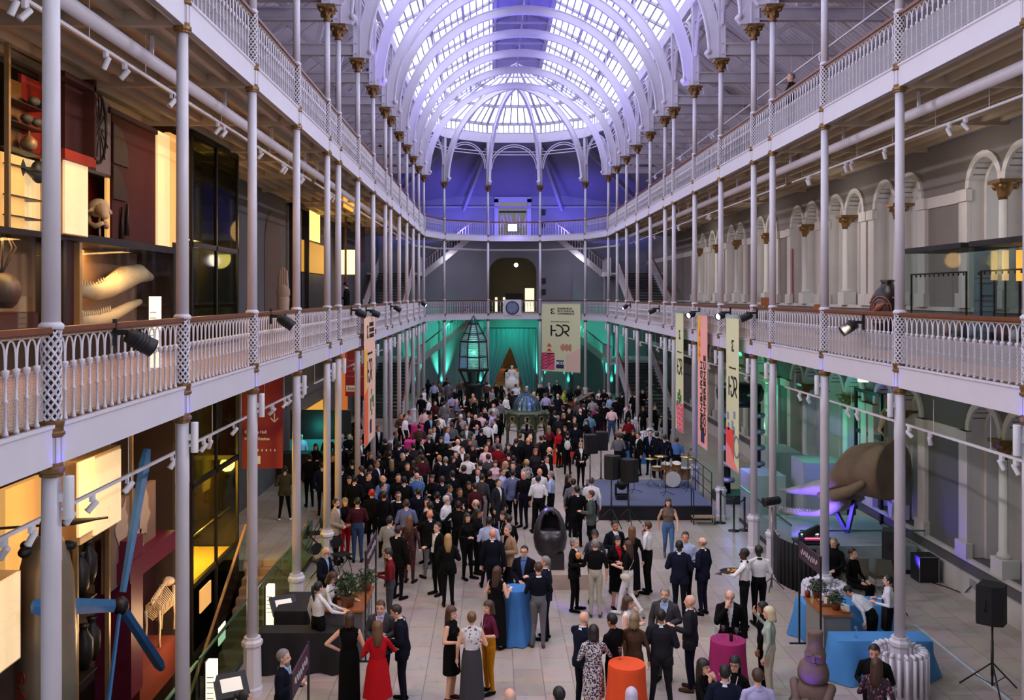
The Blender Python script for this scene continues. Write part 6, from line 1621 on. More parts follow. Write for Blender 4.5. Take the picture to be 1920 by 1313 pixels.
mb = MB(); mb.tube([(-.33, -.16, 1.05), (-.33, .16, 1.05)], .016, 6); mb.build('hand_bar', BLACK, t)
t = thing('stage_rail', 'black railing along the right side of the stage', 'railing', (5.55, 29.8, 0))
for y in (0.2, 1.4, 2.6, 3.8): mb = MB(); mb.tube([(0, y, 0), (0, y, 1.45)], .018, 6); mb.build('post', BLACK, t)
for z in (.75, 1.1, 1.44): mb = MB(); mb.tube([(0, .2, z), (0, 3.8, z)], .014, 6); mb.build('bar', BLACK, t)
def stanchion(px, py, label):
    p = PZ(px, py); t = thing('belt_stanchion', label, 'stanchion', p); mb = MB(); mb.lathe([(.17, 0), (.17, .02), (.03, .05), (.03, .95), (.038, .96), (.038, 1.02)], 16); mb.build('post', BLACK, t); return p
q = [stanchion(1351, 981, 'black belt stanchion nearest the stage step'), stanchion(1376, 996, 'black belt stanchion in the middle, before the glass'), stanchion(1396, 995, 'black belt stanchion close to the glass panel')]
mb = MB()
for a_, b_ in zip(q, q[1:]): mb.tube([a_ + Vector((0, 0, .95)), (a_ + b_) / 2 + Vector((0, 0, .85)), b_ + Vector((0, 0, .95))], .02, 5)
o = mb.build('belt_ribbon', BLACK); tag(o, 'black belt slung between the stanchions', 'belt')
t = thing('lamp_stand', 'black spotlight on a white-legged stand before the dark curtain', 'stage light', PZ(1447, 1106)); mb = MB(); mb.tube([(0, 0, .05), (0, 0, 2.0)], .022, 8); mb.build('pole', STEEL, t)
mb = MB(); spot_head(mb, (0, 0, 2.15), (-1, -.2, -.1), 2.4); mb.build('lamp_head', BLACK, t)
for k in range(3): mb = MB(); mb.tube([(0, 0, .3), (.3 * math.cos(k * 2.1), .3 * math.sin(k * 2.1), .012)], .012, 5); mb.build('leg', BLACK, t)
# grand piano and wheelchair in the crowd
t = thing('grand_piano', 'black grand piano half hidden in the crowd before the end wall', 'piano', (3.6, 52.5, 0))
PB = mat('black_lacquer', (14, 14, 16), .12); out = [(-.75, -.7), (.75, -.7), (.75, -.2), (.6, .3), (.2, .6), (-.1, 1.1), (-.5, 1.2), (-.75, 1.0)]
mb = MB(); mb.prism(out, .68, 1.0, 'z'); mb.box(-.75, .75, -.95, -.7, .68, .82); mb.build('case', PB, t); mb = MB(); mb.box(-.65, .65, -.93, -.74, .82, .835); mb.build('keyboard', SKINM, t)
lid = MB(); lid.prism(out, 0, .03, 'z', M=Matrix.Translation((-.75, 0, 1.01)) @ Matrix.Rotation(-.5, 4, 'Y') @ Matrix.Translation((.75, 0, 0))); lid.build('lid', PB, t)
for x, y in ((-.65, -.75), (.65, -.75), (-.45, .9)): mb = MB(); mb.lathe([(.035, 0), (.06, .6), (.07, .68)], 10, (x, y, 0)); mb.build('leg', PB, t)
t = thing('wheelchair', 'wheelchair with black wheels in the middle of the crowd', 'wheelchair', PZ(920, 955), .4)
for s in (-1, 1):
    mb = MB(); mb.tube([(s * .28, .3 * math.cos(a_), .3 + .3 * math.sin(a_)) for a_ in [i * pi / 12 for i in range(24)]], .02, 6, closed=True)
    for k in range(8): mb.tube([(s * .28, 0, .3), (s * .28, .29 * math.cos(k * pi / 4), .3 + .29 * math.sin(k * pi / 4))], .004, 4)
    mb.build('wheel', BLACK, t); mb = MB(); mb.tube([(s * .2, -.45 + .07 * math.cos(a_), .08 + .07 * math.sin(a_)) for a_ in [i * pi / 6 for i in range(12)]], .014, 5, closed=True); mb.build('castor', BLACK, t)
    mb = MB(); mb.tube([(s * .23, .22, .95), (s * .23, .2, .48), (s * .23, -.25, .48), (s * .2, -.45, .1)], .013, 6); mb.build('frame', STEEL, t)
mb = MB(); mb.box(-.22, .22, -.24, .2, .47, .51); mb.build('seat', BLACK, t); mb = MB(); mb.box(-.22, .22, .19, .22, .5, .9); mb.build('backrest', BLACK, t)
# folding chairs on the left
def fold_chair(x, y, rz, label):
    t = thing('folding_chair', label, 'chair', (x, y, 0), rz, None)
    mb = MB(); mb.cbox((0, 0, .45), (.4, .4, .03)); mb.build('seat', BLACK, t)
    mb = MB(); mb.prism([(.19 * math.cos(a_), .72 + .15 * math.sin(a_)) for a_ in [i * pi / 8 for i in range(16)]], .2, .225, 'y'); mb.build('backrest', BLACK, t)
    for s in (-1, 1):
        mb = MB(); mb.tube([(s * .19, .24, .82), (s * .19, -.2, .01)], .012, 6); mb.build('leg', DARKMETAL, t); mb = MB(); mb.tube([(s * .17, -.18, .45), (s * .17, .25, .01)], .012, 6); mb.build('leg', DARKMETAL, t)
p = PZ(588, 1030); fold_chair(p.x, p.y, -1.2, 'black folding chair by the glass balustrade, further from the seated man'); p = PZ(640, 1072); fold_chair(p.x, p.y, .8, 'black folding chair in front of the seated man'); p = PZ(603, 1090); fold_chair(p.x - .02, p.y + .2, 1.0, 'black folding chair under the seated man'); p = PZ(574, 1032); fold_chair(p.x - .1, p.y - .3, -1.3, 'grey folding chair leaning by the glass balustrade')
# ================================================================= iron radiators round column feet
def radiator(x, y, label, det=True):
    t = thing('column_radiator', label, 'radiator', (x, y, 0), 0, 'white ring radiators')
    n_ = 22; mb = MB(); mb.lathe([(.30, 0), (.48, 0), (.48, .06), (.30, .06)], 24); mb.build('base_ring', WHITE, t)
    sec = MB()
    for rr in (.34, .46): sec.tube([(rr, 0, .05), (rr, 0, .78)], .034, 8)
    sec.tube([(.34, 0, .78), (.36, 0, .82), (.44, 0, .82), (.46, 0, .78)], .034, 8)
    me = sec.mesh('section'); me.materials.append(WHITE)
    for k in range(n_): o = link('section', me, t); o.rotation_euler = (0, 0, 2 * pi * k / n_)
radiator(HW, 16.72, 'white ring radiator round the nearest right column, beside the blue table'); radiator(HW, 20.5, 'white ring radiator round the right column behind the food counter')
radiator(HW, 43.1, 'white ring radiator at a far right column, nearest of three'); radiator(HW, 46.9, 'white ring radiator at a far right column, middle of three'); radiator(HW, 54.5, 'white ring radiator at a far right column, furthest of three')
# ---- stone figure with a tall head in front of the buffet
t = thing('stone_figure', 'brown carved stone figure with a tall cylindrical head in the right foreground', 'sculpture', (3.66, 15.0, 0), -.5)
BS = mat('brown_carved_stone', (112, 90, 82), .7, 0, .15, 6, bump=.2)
mb = MB(); mb.box(-.42, .42, -.42, .42, 0, .5); mb.build('plinth', mat('dark_plinth', (48, 46, 50), .6), t)
mb = MB()
mb.lathe([(.30, .5), (.31, .7), (.29, .86), (.22, .95), (.001, .98)], 20, (0, 0, 0), sx=1.0, sy=.85); mb.lathe([(.16, .92), (.24, 1.0), (.25, 1.10), (.21, 1.24), (.14, 1.3), (.001, 1.32)], 18); mb.build('body', BS, t)
mb = MB(); mb.lathe([(.12, 1.2), (.165, 1.30), (.17, 1.40), (.135, 1.48), (.115, 1.54), (.12, 1.72), (.125, 1.76), (.09, 1.77), (.001, 1.765)], 18, (.03, 0, 0)); mb.cbox((.03, -.165, 1.36), (.045, .06, .10)); mb.cbox((-.04, -.16, 1.42), (.10, .05, .03)); mb.cbox((.10, -.16, 1.42), (.10, .05, .03)); mb.cbox((.03, -.16, 1.28), (.1, .04, .025)); mb.build('head', BS, t)
for s in (-1, 1): mb = MB(); cap_mesh(mb, (s * .28, -.05, .9), (s * .2, -.28, .62), .08, .07); cap_mesh(mb, (s * .2, -.28, .62), (s * .05, -.3, .72), .07, .055); mb.build('arm', BS, t); mb = MB(); cap_mesh(mb, (s * .18, -.1, .58), (s * .22, -.38, .66), .11, .10); cap_mesh(mb, (s * .22, -.38, .66), (s * .18, -.36, .52), .09, .07); mb.build('leg', BS, t)
# ---- disc jockey corner
pts = [PZ(1450, 1076), PZ(1458, 1092), PZ(1480, 1104), PZ(1505, 1114), PZ(1530, 1120)]
mb = MB(); N_ = 60; up = []; lo = []
for i in range(N_ + 1):
    f_ = i / N_ * (len(pts) - 1); k = min(int(f_), len(pts) - 2); p = pts[k].lerp(pts[k+1], f_ - k) + Vector((0, .04 * math.sin(i * 1.3), 0)); lo.append(p); up.append(p + Vector((0, 0, 1.12)))
mb.strip(lo, up, 0, True); o = mb.build('pleated_screen', mat('black_pleated_cloth', (17, 16, 18), .9)); md = o.modifiers.new('t', 'SOLIDIFY'); md.thickness = .02; tag(o, 'curved black pleated cloth screen round the music desk', 'screen')
t = thing('mixing_desk', 'mixing desk with lit pink and white buttons on a black table', 'mixer', (6.5, 23.4, 0)); mb = MB(); mb.box(-.4, .6, -.3, .3, .95, 1.0); mb.build('tabletop', BLACK, t)
for x in (-.36, .56):
    for y in (-.26, .26): mb = MB(); mb.box(x - .015, x + .015, y - .015, y + .015, 0, .95); mb.build('leg', DARKMETAL, t)
mb = MB(); mb.prism([(-.2, 1.0), (.2, 1.0), (.2, 1.14), (-.2, 1.05)], -.25, .25, 'x'); mb.build('console', mat('dark_blue_console', (30, 34, 60), .4), t)
mb = MB(); 
for k in range(9): mb.cbox((-.2 + k * .05, .12, 1.135), (.028, .05, .02))
mb.build('white_buttons', mat('lit_white_buttons', (230, 230, 255), .4, 0, 0, emit=(225, 228, 255), es=2.5), t); mb = MB()
for k in range(8): mb.cbox((-.18 + k * .05, -.12, 1.085), (.03, .05, .02))
mb.build('red_buttons', mat('lit_red_buttons', (255, 90, 110), .4, 0, 0, emit=(255, 80, 110), es=2.5), t)
t = thing('desk_floodlight', 'black floodlight on the edge of the music desk', 'stage light', PY(1521, 1000, 23.6)); mb = MB(); spot_head(mb, (0, 0, 0), (-.8, -.3, -.3), 3.2); mb.bar((0, 0, -.3), (0, 0, 0), .03); mb.build('housing', BLACK, t)
g(1563, 1008, -20, 't:black/black', 'short', 'grey', H=1.74, legs='sit', aL='lap', aR='lap', label='seated grey-haired person in black behind the music desk'); g(1599, 1028, 60, 't:black/black', 'short', 'black', legs='sit', aL='lap', aR='lap', label='seated dark-haired person in black by the loudspeaker')
def easy_chair(x, y, rz, label):
    t = thing('low_chair', label, 'chair', (x, y, 0), rz); m = mat('olive_grey_upholstery', (104, 100, 88), .9, 0, .06, 14)
    mb = MB(); mb.cbox((0, 0, .38), (.52, .5, .12)); mb.build('seat', m, t); mb = MB(); mb.cbox((0, .24, .62), (.52, .09, .42)); mb.build('backrest', m, t)
    for sx in (-1, 1):
        for sy in (-1, 1): mb = MB(); mb.tube([(sx * .22, sy * .2, .32), (sx * .23, sy * .22, .0)], .014, 6); mb.build('leg', STEEL, t)
p = PZ(1602, 1105); easy_chair(p.x, p.y, pi - .1, 'olive grey low chair left of another, behind the food counter'); p = PZ(1650, 1105); easy_chair(p.x, p.y, pi + .1, 'olive grey low chair beside the loudspeaker pole'); p = PZ(1564, 1103); easy_chair(p.x, p.y + .1, .2, 'olive grey low chair under the grey-haired person in black'); p = PZ(1603, 1124); easy_chair(p.x + .05, p.y + .55, .8, 'olive grey low chair under the dark-haired person in black')
t = thing('bass_speaker', 'black square bass cabinet with a silver edge by the right wall', 'loudspeaker', (9.35, 23.4, 0)); mb = MB(); mb.box(-.24, .24, -.22, .28, 0, .64); mb.build('cabinet', SPKB, t); mb = MB(); 
for a_, b_ in (((-.24, 0), (.24, 0)), ((.24, 0), (.24, .64)), ((.24, .64), (-.24, .64)), ((-.24, .64), (-.24, 0))): mb.bar((a_[0], -.225, a_[1]), (b_[0], -.225, b_[1]), .02)
mb.build('edge_trim', STEEL, t)
# floor tape and cable
a_, b_ = PZ(1716, 1172), PZ(1900, 1320); d_ = (b_ - a_).normalized(); n_ = Vector((-d_.y, d_.x, 0)) * .035
mb = MB(); mb.add([a_ - n_, b_ - n_, b_ + n_, a_ + n_, ] + [p + Vector((0, 0, .004)) for p in (a_ - n_, b_ - n_, b_ + n_, a_ + n_)], [(0, 1, 2, 3), (4, 5, 6, 7), (0, 1, 5, 4), (2, 3, 7, 6)]); o = mb.build('floor_tape', mat('pale_blue_tape', (190, 206, 214), .6)); tag(o, 'long strip of pale tape on the floor of the right aisle', 'tape')
mb = MB(); mb.tube([PZ(1735, 1090) + Vector((0, 0, .012)), PZ(1775, 1102) + Vector((0, 0, .012)), PZ(1808, 1115) + Vector((0, 0, .012)), Vector((9.7, 22.0, .2)), Vector((9.74, 21.8, .4))], .014, 6); o = mb.build('power_cable', BLACK); tag(o, 'black cable from the bass cabinet to the wall socket', 'cable')
mb = MB(); mb.box(9.72, 9.74, 21.65, 21.95, .3, .5); o = mb.build('wall_socket', mat('grey_socket', (150, 148, 150), .5)); tag(o, 'grey double socket on the right wall skirting', 'socket')
# glass panels along the right edge of the hall
def glass_panel(p, q, h, label, group, z=0.0, m=GLASS):
    p = Vector((p[0], p[1], z)); q = Vector((q[0], q[1], z)); t = thing('glass_balustrade', label, 'balustrade', p, 0, group); d = q - p
    mb = MB(); mb.bar(Vector((0, 0, h / 2 + .05)), d + Vector((0, 0, h / 2 + .05)), .014, h - .1); mb.build('pane', m, t)
    mb = MB(); mb.bar((0, 0, h + .01), d + Vector((0, 0, h + .01)), .045, .03); mb.build('top_rail', mat('green_edge_steel', (70, 104, 100), .25, .5), t)
    mb = MB(); mb.bar((0, 0, .05), d + Vector((0, 0, .05)), .05, .1); mb.build('base_channel', DARKMETAL, t)
for i, (y0, y1) in enumerate(((24.5, 25.9), (26.2, 27.9), (28.0, 29.6))): glass_panel((6.35, y0), (6.35, y1), 1.1, 'clear glass panel along the right columns, %s from the music desk' % ordn(i + 1), 'right glass panels')
glass_panel((6.4, 23.95), (9.6, 23.95), 1.1, 'clear glass panel in front of the whale skull', 'right glass panels')

# ---- things in hands
for an, lc, rz, sc_, hp_, o in HELD:
    lc = o.location; p = lc + Matrix.Rotation(rz, 3, 'Z') @ (hp_ * sc_); who = o['label'].split(',')[0]; who = ' '.join(who.split()[:9])
    if an == 'glass': t = wineglass(p.x, p.y, p.z - .08, 'wine glass held by the ' + who, wine=True); t['group'] = 'held glasses'
    else: mb = MB(); mb.box(-.04, .04, -.006, .006, -.075, .075, 0, Matrix.Rotation(-.7, 4, 'X')); t = mb.build('mobile_phone', BLACK, None, p); t.rotation_euler = (0, 0, rz); tag(t, 'dark phone held by the ' + who, 'phone')
p = PY(1372, 1072, 20.0); t = thing('serving_tray', 'dark serving tray of food carried by a waiter on one hand', 'tray', p, .3); mb = MB(); mb.lathe([(.001, 0), (.2, 0), (.215, .02), (.2, .008), (.001, .006)], 20, sx=1.25); mb.build('tray', BLACK, t)
mb = MB()
for k in range(9): mb.ell((.13 * math.cos(k * 2.4) * (.4 + .07 * k), .11 * math.sin(k * 2.4) * (.4 + .07 * k), .025), (.035, .03, .02), 8, 5)
o = mb.build('snacks', FOODM, t); o['kind'] = 'stuff'
p = PY(1076, 852, 37.0); mb = MB(); mb.box(-.14, .14, -.01, .01, -.1, .1); o = mb.build('red_folder', mat('bright_red_folder', (190, 30, 30), .5), None, p); tag(o, 'red folder held by the person in black left of the loudspeakers', 'folder')
p = PY(1084, 1048, 20.6); mb = MB(); mb.lathe([(.03, 0), (.055, .05), (.06, .1), (.045, .13), (.001, .13)], 14); o = mb.build('orange_drink', mat('amber_drink', (226, 150, 80), .2), None, p); tag(o, 'round amber drink held by the grey-haired person in a black trouser suit', 'drink')
# ================================================================= left: display wall three storeys high
XW = -8.5
def bpx(x0, x1, yt, yb, X=XW):
    """box limits (y0, y1, z0, z1) on the plane x = X from pixel limits"""
    a_, b_ = PX(x0, yt, X), PX(x1, yt, X); xm = (x0 + x1) / 2
    zt, zb = PX(xm, yt, X).z, PX(xm, yb, X).z
    return a_.y, b_.y, zb, zt
def lit(nm, rgb, es, pat=None):
    if nm in MATS: return MATS[nm]
    m = mat(nm, rgb, .6, 0, 0, emit=rgb, es=es)
    if pat:
        nt = m.node_tree; b = nt.nodes['Principled BSDF']; tc = nt.nodes.new('ShaderNodeTexCoord'); v = nt.nodes.new('ShaderNodeTexNoise'); v.inputs['Scale'].default_value = pat; v.inputs['Detail'].default_value = 0
        r = nt.nodes.new('ShaderNodeValToRGB'); e = r.color_ramp.elements; e[0].position = .485; e[0].color = lin(rgb); e[1].position = .5; e[1].color = tuple(v_ * .72 for v_ in lin(rgb)[:3]) + (1,); k = e.new(.515); k.color = lin(rgb)
        nt.links.new(tc.outputs['Object'], v.inputs['Vector']); nt.links.new(v.outputs['Fac'], r.inputs[0]); nt.links.new(r.outputs[0], b.inputs['Emission Color'])
    return m
CREAML = lit('backlit_cream_panel', (236, 204, 150), .5); CREAMP = lit('backlit_cream_panel_drawn', (232, 202, 156), .5, 3.0); AMBER = lit('backlit_amber_panel', (236, 178, 100), .42)
DFR = mat('dark_bronze_case_frame', (40, 36, 34), .45, .4); CRIM = mat('crimson_panel', (60, 5, 11), .85); DCRIM = mat('dark_crimson_panel', (46, 7, 13), .75); ORED = mat('orange_red_panel', (140, 34, 15), .75); TAUPE = mat('taupe_display_cloth', (150, 116, 88), .8); GILT = mat('champagne_metal_upright', (176, 150, 108), .35, .5); MAUVE = mat('mauve_patterned_panel', (112, 98, 100), .7, 0, .15, 10)
def panel(nm, x0, x1, yt, yb, m, label, cat='display panel', X=XW, depth=.12, parent=None):
    y0, y1, z0, z1 = bpx(x0, x1, yt, yb, X); mb = MB(); mb.box(X - depth, X, y0, y1, z0, z1)
    o = mb.build(nm, m, parent)
    if parent is None: tag(o, label, cat)
    return o
# backing of the display wall
mb = MB(); mb.box(-9.75, -9.6, 4, 21.0, -4, S2 + .1); mb.box(-9.7, -8.6, 20.75, 20.9, -4, S2 + .1); struct('wall_display', mb, mat('dark_brown_display_wall', (58, 42, 34), .8))
# --- first floor
panel('backlit_display', 0, 46, 290, 430, AMBER, 'tall amber backlit panel at the left edge, upper floor', X=XW - .1)
t = thing('display_case', 'glass shelf case with a backlit cream lower half behind the nearest left column', 'display case', (0, 0, 0))
panel('lit_back', 20, 86, 298, 430, CREAML, '', X=XW - .3, depth=.05, parent=t); panel('red_back', 40, 92, 150, 295, ORED, '', X=XW - .3, depth=.05, parent=t); panel('bronze_back', 14, 40, 150, 295, mat('bronze_panel', (120, 84, 40), .6), '', X=XW - .3, depth=.05, parent=t)  # bronze back is a plain brown surface without emission
for k, yy in enumerate((195, 235, 283, 315, 371, 408)):
    y0, y1, z0, z1 = bpx(18, 88, yy - 1, yy + 1, XW); mb = MB(); mb.box(XW - .3, XW - .02, y0, y1, z0, z1); mb.build('shelf', DFR, t)
for xx in (16, 88): y0, y1, z0, z1 = bpx(xx - 2, xx + 2, 80, 432, XW); mb = MB(); mb.box(XW - .05, XW + .02, y0, y1, z0, z1); mb.build('upright', GILT, t)
p = PX(54, 270, XW - .12); mb = MB(); mb.lathe([(.07, -.1), (.12, -.04), (.12, .05), (.05, .12), (.02, .14), (.02, .2)], 12, p); o = mb.build('ribbed_lamp', mat('pale_bronze', (160, 132, 92), .4, .3)); tag(o, 'pale ribbed onion-shaped lamp on the glass shelf', 'lamp')
p = PX(54, 318, XW - .12); mb = MB(); cap_mesh(mb, p + Vector((0, -.12, 0)), p + Vector((0, .35, -.05)), .03, .12); mb.ell(p + Vector((0, .3, .0)), (.1, .18, .18)); mb.prism([(p.y - .12, p.z), (p.y - .22, p.z + .13), (p.y - .30, p.z), (p.y - .22, p.z - .13)], p.x - .03, p.x + .03, 'x'); o = mb.build('dark_carving', mat('dark_teal_carving', (36, 46, 48), .5)); tag(o, 'dark carved figure on the glass shelf before the lit panel', 'carving')
for i, (xx, yy) in enumerate(((64, 196), (50, 228), (70, 236), (80, 205))):
    p = PX(xx, yy, XW - .12); mb = MB(); mb.ell(p + Vector((0, 0, .05)), (.08, .13, .07)); o = mb.build('curio', mat('green_grey_curio', (84, 84, 72), .6)); tag(o, 'small grey-green curio on an upper glass shelf, %s from left' % ordn(sorted((64, 50, 70, 80)).index(xx) + 1), 'curio', 'curios on the glass shelves')
t = thing('light_box', 'glowing cream light box with fine line drawing, right of the nearest left column', 'light box', (0, 0, 0)); panel('lit_face', 122, 165, 306, 440, CREAMP, '', parent=t, X=XW + .22, depth=.04); panel('box_side', 122, 165, 304, 442, mat('cream_box_side', (214, 184, 136), .6), '', parent=t, X=XW + .175, depth=.4)
t = thing('red_niche', 'orange-red display niche with a pale edge holding a skull', 'display case', (0, 0, 0)); panel('red_back', 160, 206, 326, 452, ORED, '', X=XW - .45, depth=.05, parent=t); panel('lit_edge', 201, 206, 330, 450, AMBER, '', X=XW - .01, depth=.05, parent=t); panel('top_edge', 162, 207, 322, 328, DFR, '', X=XW, depth=.45, parent=t)
BONE = mat('pale_bone', (214, 190, 154), .6, 0, .1, 10)
def skull(c, s, label, m=BONE):
    t = thing('animal_skull', label, 'skull', c); 
    mb = MB(); mb.ell((0, .1 * s, .55 * s), (.3 * s, .36 * s, .28 * s)); cap_mesh(mb, (0, -.1 * s, .5 * s), (0, -.42 * s, .30 * s), .22 * s, .12 * s); 
    for sx in (-1, 1): mb.tube([(sx * .22 * s, -.1 * s, .50 * s), (sx * .34 * s, .05 * s, .42 * s), (sx * .25 * s, .3 * s, .45 * s)], .05 * s, 8)
    mb.build('cranium', m, t)
    mb = MB()
    for sx in (-1, 1): mb.tube([(sx * .22 * s, .28 * s, .4 * s), (sx * .24 * s, .2 * s, .1 * s), (sx * .16 * s, -.1 * s, .0), (sx * .05 * s, -.36 * s, .08 * s)], [.07 * s, .09 * s, .08 * s, .06 * s], 8)
    mb.build('jaw', m, t); mb = MB(); mb.tube([(0, 0, -.5 * s), (0, .05 * s, .35 * s)], .04 * s, 6); mb.build('support', GILT, t)
    return t
skull(PX(187, 425, XW - .1), .62, 'pale bone skull on a stand in the orange-red niche').rotation_euler = (0, 0, .75)
t = thing('red_box_case', 'dark red box-shaped case mounted high beside the ceiling', 'display case', (0, 0, 0)); panel('dark_back', 122, 180, 160, 300, DCRIM, '', X=XW + .1, depth=.3, parent=t); panel('orange_sill', 122, 180, 288, 306, ORED, '', X=XW + .3, depth=.22, parent=t); panel('top_edge', 122, 180, 148, 158, DCRIM, '', X=XW + .3, depth=.22, parent=t); panel('end_cheek', 177, 181, 150, 300, DCRIM, '', X=XW + .3, depth=.22, parent=t)
t = thing('shield_panel', 'mauve-grey panel with a round wicker shield beside the red box', 'display panel', (0, 0, 0)); panel('board', 180, 208, 190, 325, MAUVE, '', parent=t); p = PX(184, 240, XW + .05); mb = MB(); mb.tube([(p.x, p.y + .35 * math.cos(a_), p.z + .62 * math.sin(a_)) for a_ in [i * pi / 12 for i in range(24)]], .025, 6, closed=True)
for k in range(6): a_ = k * pi / 6; mb.tube([(p.x, p.y + .35 * math.cos(a_), p.z + .62 * math.sin(a_)), (p.x + .05, p.y - .35 * math.cos(a_), p.z - .62 * math.sin(a_))], .012, 5)
mb.build('shield', DFR, t)
t = thing('fan_panel', 'tall crimson panel with two dark painted fans', 'display panel', (0, 0, 0)); panel('board', 210, 295, 232, 460, CRIM, '', parent=t); panel('frame_top', 208, 296, 222, 232, DCRIM, '', parent=t, X=XW + .06)
for (xx, yy, r_) in ((211, 305, .74), (211, 372, .62)):
    p = PX(xx, yy, XW + .02); mb = MB(); mb.prism([(p.y, p.z)] + [(p.y + r_ * 1.0 * math.cos(a_), p.z + r_ * math.sin(a_)) for a_ in [i * pi / 24 for i in range(13)]], p.x - .01, p.x + .02, 'x'); mb.build('fan', mat('dark_fan_paper', (34, 16, 18), .7, 0, .4, 8), t)
for xx, yy in ((238, 412), (228, 418)): p = PX(xx, yy, XW + .04); mb = MB(); mb.tube([p + Vector((0, 0, -.3)), p + Vector((0, .02, .3))], [.05, .02], 6); mb.build('hanging_tool', DFR, t)
t = thing('light_box', 'tall glowing cream light box at the end of the upper display wall', 'light box', (0, 0, 0)); panel('lit_face', 296, 318, 250, 464, CREAML, '', parent=t, X=XW + .05); panel('lit_end', 318, 334, 252, 466, AMBER, '', parent=t, X=XW + .02)
t = thing('glass_case', 'long glass case with dark frame and pale cloth back at the left edge', 'display case', (0, 0, 0)); panel('back', 0, 86, 442, 612, TAUPE, '', X=XW - .7, depth=.05, parent=t); panel('top_frame', 0, 120, 432, 443, DFR, '', X=XW + .06, depth=.7, parent=t)
for xx in (84, 122): panel('frame_post', xx - 3, xx + 3, 440, 620, DFR, '', X=XW + .05, parent=t)
panel('pane', 0, 84, 444, 615, GLASS, '', X=XW + .02, depth=.01, parent=t); panel('red_base', 0, 86, 586, 625, CRIM, '', X=XW - .02, depth=.6, parent=t)
p = PX(0, 540, XW - .2); mb = MB(); mb.lathe([(.14, -.1), (.2, -.04), (.25, .06), (.265, .16), (.24, .28), (.17, .37), (.1, .42)], 20, p + Vector((0, .05, -.2))); 
for k in range(8): mb.tube([p + Vector((0, .05, .2)), p + Vector((.15 * math.cos(k * .8), .05 + .3 * math.sin(k * .8), .6)), p + Vector((0, .05, .95))], .012, 5)
o = mb.build('wire_cage_vase', mat('dark_brown_ceramic', (52, 36, 30), .5)); tag(o, 'dark round vase under a wire cage at the left edge of the glass case', 'vase')
t = thing('glass_case', 'glass case with two toothed jaws behind the left railing', 'display case', (0, 0, 0)); panel('back', 152, 330, 462, 612, TAUPE, '', X=XW - .9, depth=.05, parent=t); panel('top_frame', 120, 332, 449, 463, DFR, '', X=XW + .06, depth=.9, parent=t)
for xx in (152, 328): panel('frame_post', xx - 2.5, xx + 2.5, 455, 615, DFR if xx > 200 else GILT, '', X=XW + .05, parent=t)
panel('dark_red_end', 122, 148, 455, 615, DCRIM, '', X=XW - .05, parent=t); panel('pane', 154, 326, 464, 612, GLASS, '', X=XW + .02, depth=.01, parent=t)
def jaw(pts, rad, label, tooth_up):
    t = thing('toothed_jaw', label, 'jaw bone', (0, 0, 0)); P_ = [PX(x, y, XW - .4) for x, y in pts]; mb = MB(); mb.tube(P_, rad, 14); mb.build('bone', BONE, t)
    mb = MB()
    for i in range(14):
        f_ = i / 14 * (len(P_) - 2) * .62; k = int(f_); q_ = P_[k].lerp(P_[k+1], f_ - k); r_ = rad[k] * .8; mb.lathe([(.026, 0), (.018, .07), (.001, .12)], 8, q_ + Vector((.05, 0, r_)))
    mb.build('teeth', mat('ivory_teeth', (236, 218, 188), .4), t)
jaw([(148, 545), (178, 548), (205, 540), (232, 522), (258, 513), (282, 520)], [.10, .16, .19, .24, .20, .08], 'upper pale toothed jaw bone in the glass case', True)
jaw([(150, 604), (178, 602), (210, 592), (240, 576), (262, 566)], [.12, .13, .12, .10, .06], 'lower pale toothed jaw bone in the glass case', True)
def totem(X, px, y0, y1, label, z0=None):
    y_t = PX(px, y0, X); zb = PX(px, y1, X).z if z0 is None else z0; t = thing('lit_totem', label, 'information sign', (X, y_t.y, zb)); h_ = y_t.z - zb
    mb = MB(); mb.box(-.03, .12, -.09, .09, 0, h_); mb.build('lit_face', lit('lit_white_sign', (255, 240, 206), .85), t); mb = MB(); mb.box(-.06, -.03, -.09, .09, 0, h_); mb.build('dark_back', BLACK, t)
    mb = MB()
    for k in range(5): mb.box(-.01, .10, -.094, -.09, h_ * (.45 + k * .08), h_ * (.45 + k * .08) + .012)
    mb.build('text_lines', INK, t)
totem(-7.4, 286, 556, 600, 'small lit white sign in front of the jaw case', F1)
totem(-6.25, 503, 1097, 1300, 'glowing white sign post beside the black cloth table', .0); totem(-6.2, 392, 1239, 1400, 'glowing white sign post at the bottom left', .0)
def lectern(px, py, X, label):
    p = PX(px, py, X); t = thing('tilted_screen', label, 'screen', (p.x, p.y, 0), .5); mb = MB(); mb.box(-.06, .06, -.04, .04, 0, p.z); mb.box(-.2, .2, -.15, .15, 0, .03); mb.build('stand', BLACK, t)
    M2 = Matrix.Translation((0, -.05, p.z)) @ Matrix.Rotation(-.9, 4, 'X'); mb = MB(); mb.box(-.27, .27, -.03, .03, -.22, .22, 0, M2); mb.build('frame', BLACK, t); mb = MB(); mb.box(-.17, .17, -.036, -.03, -.12, .12, 0, M2); mb.build('lit_display', lit('screen_glow', (206, 200, 190), .5), t)
lectern(531, 1134, -5.85, 'black tilted information screen beside the first glowing sign'); lectern(432, 1284, -5.85, 'black tilted information screen at the bottom left')
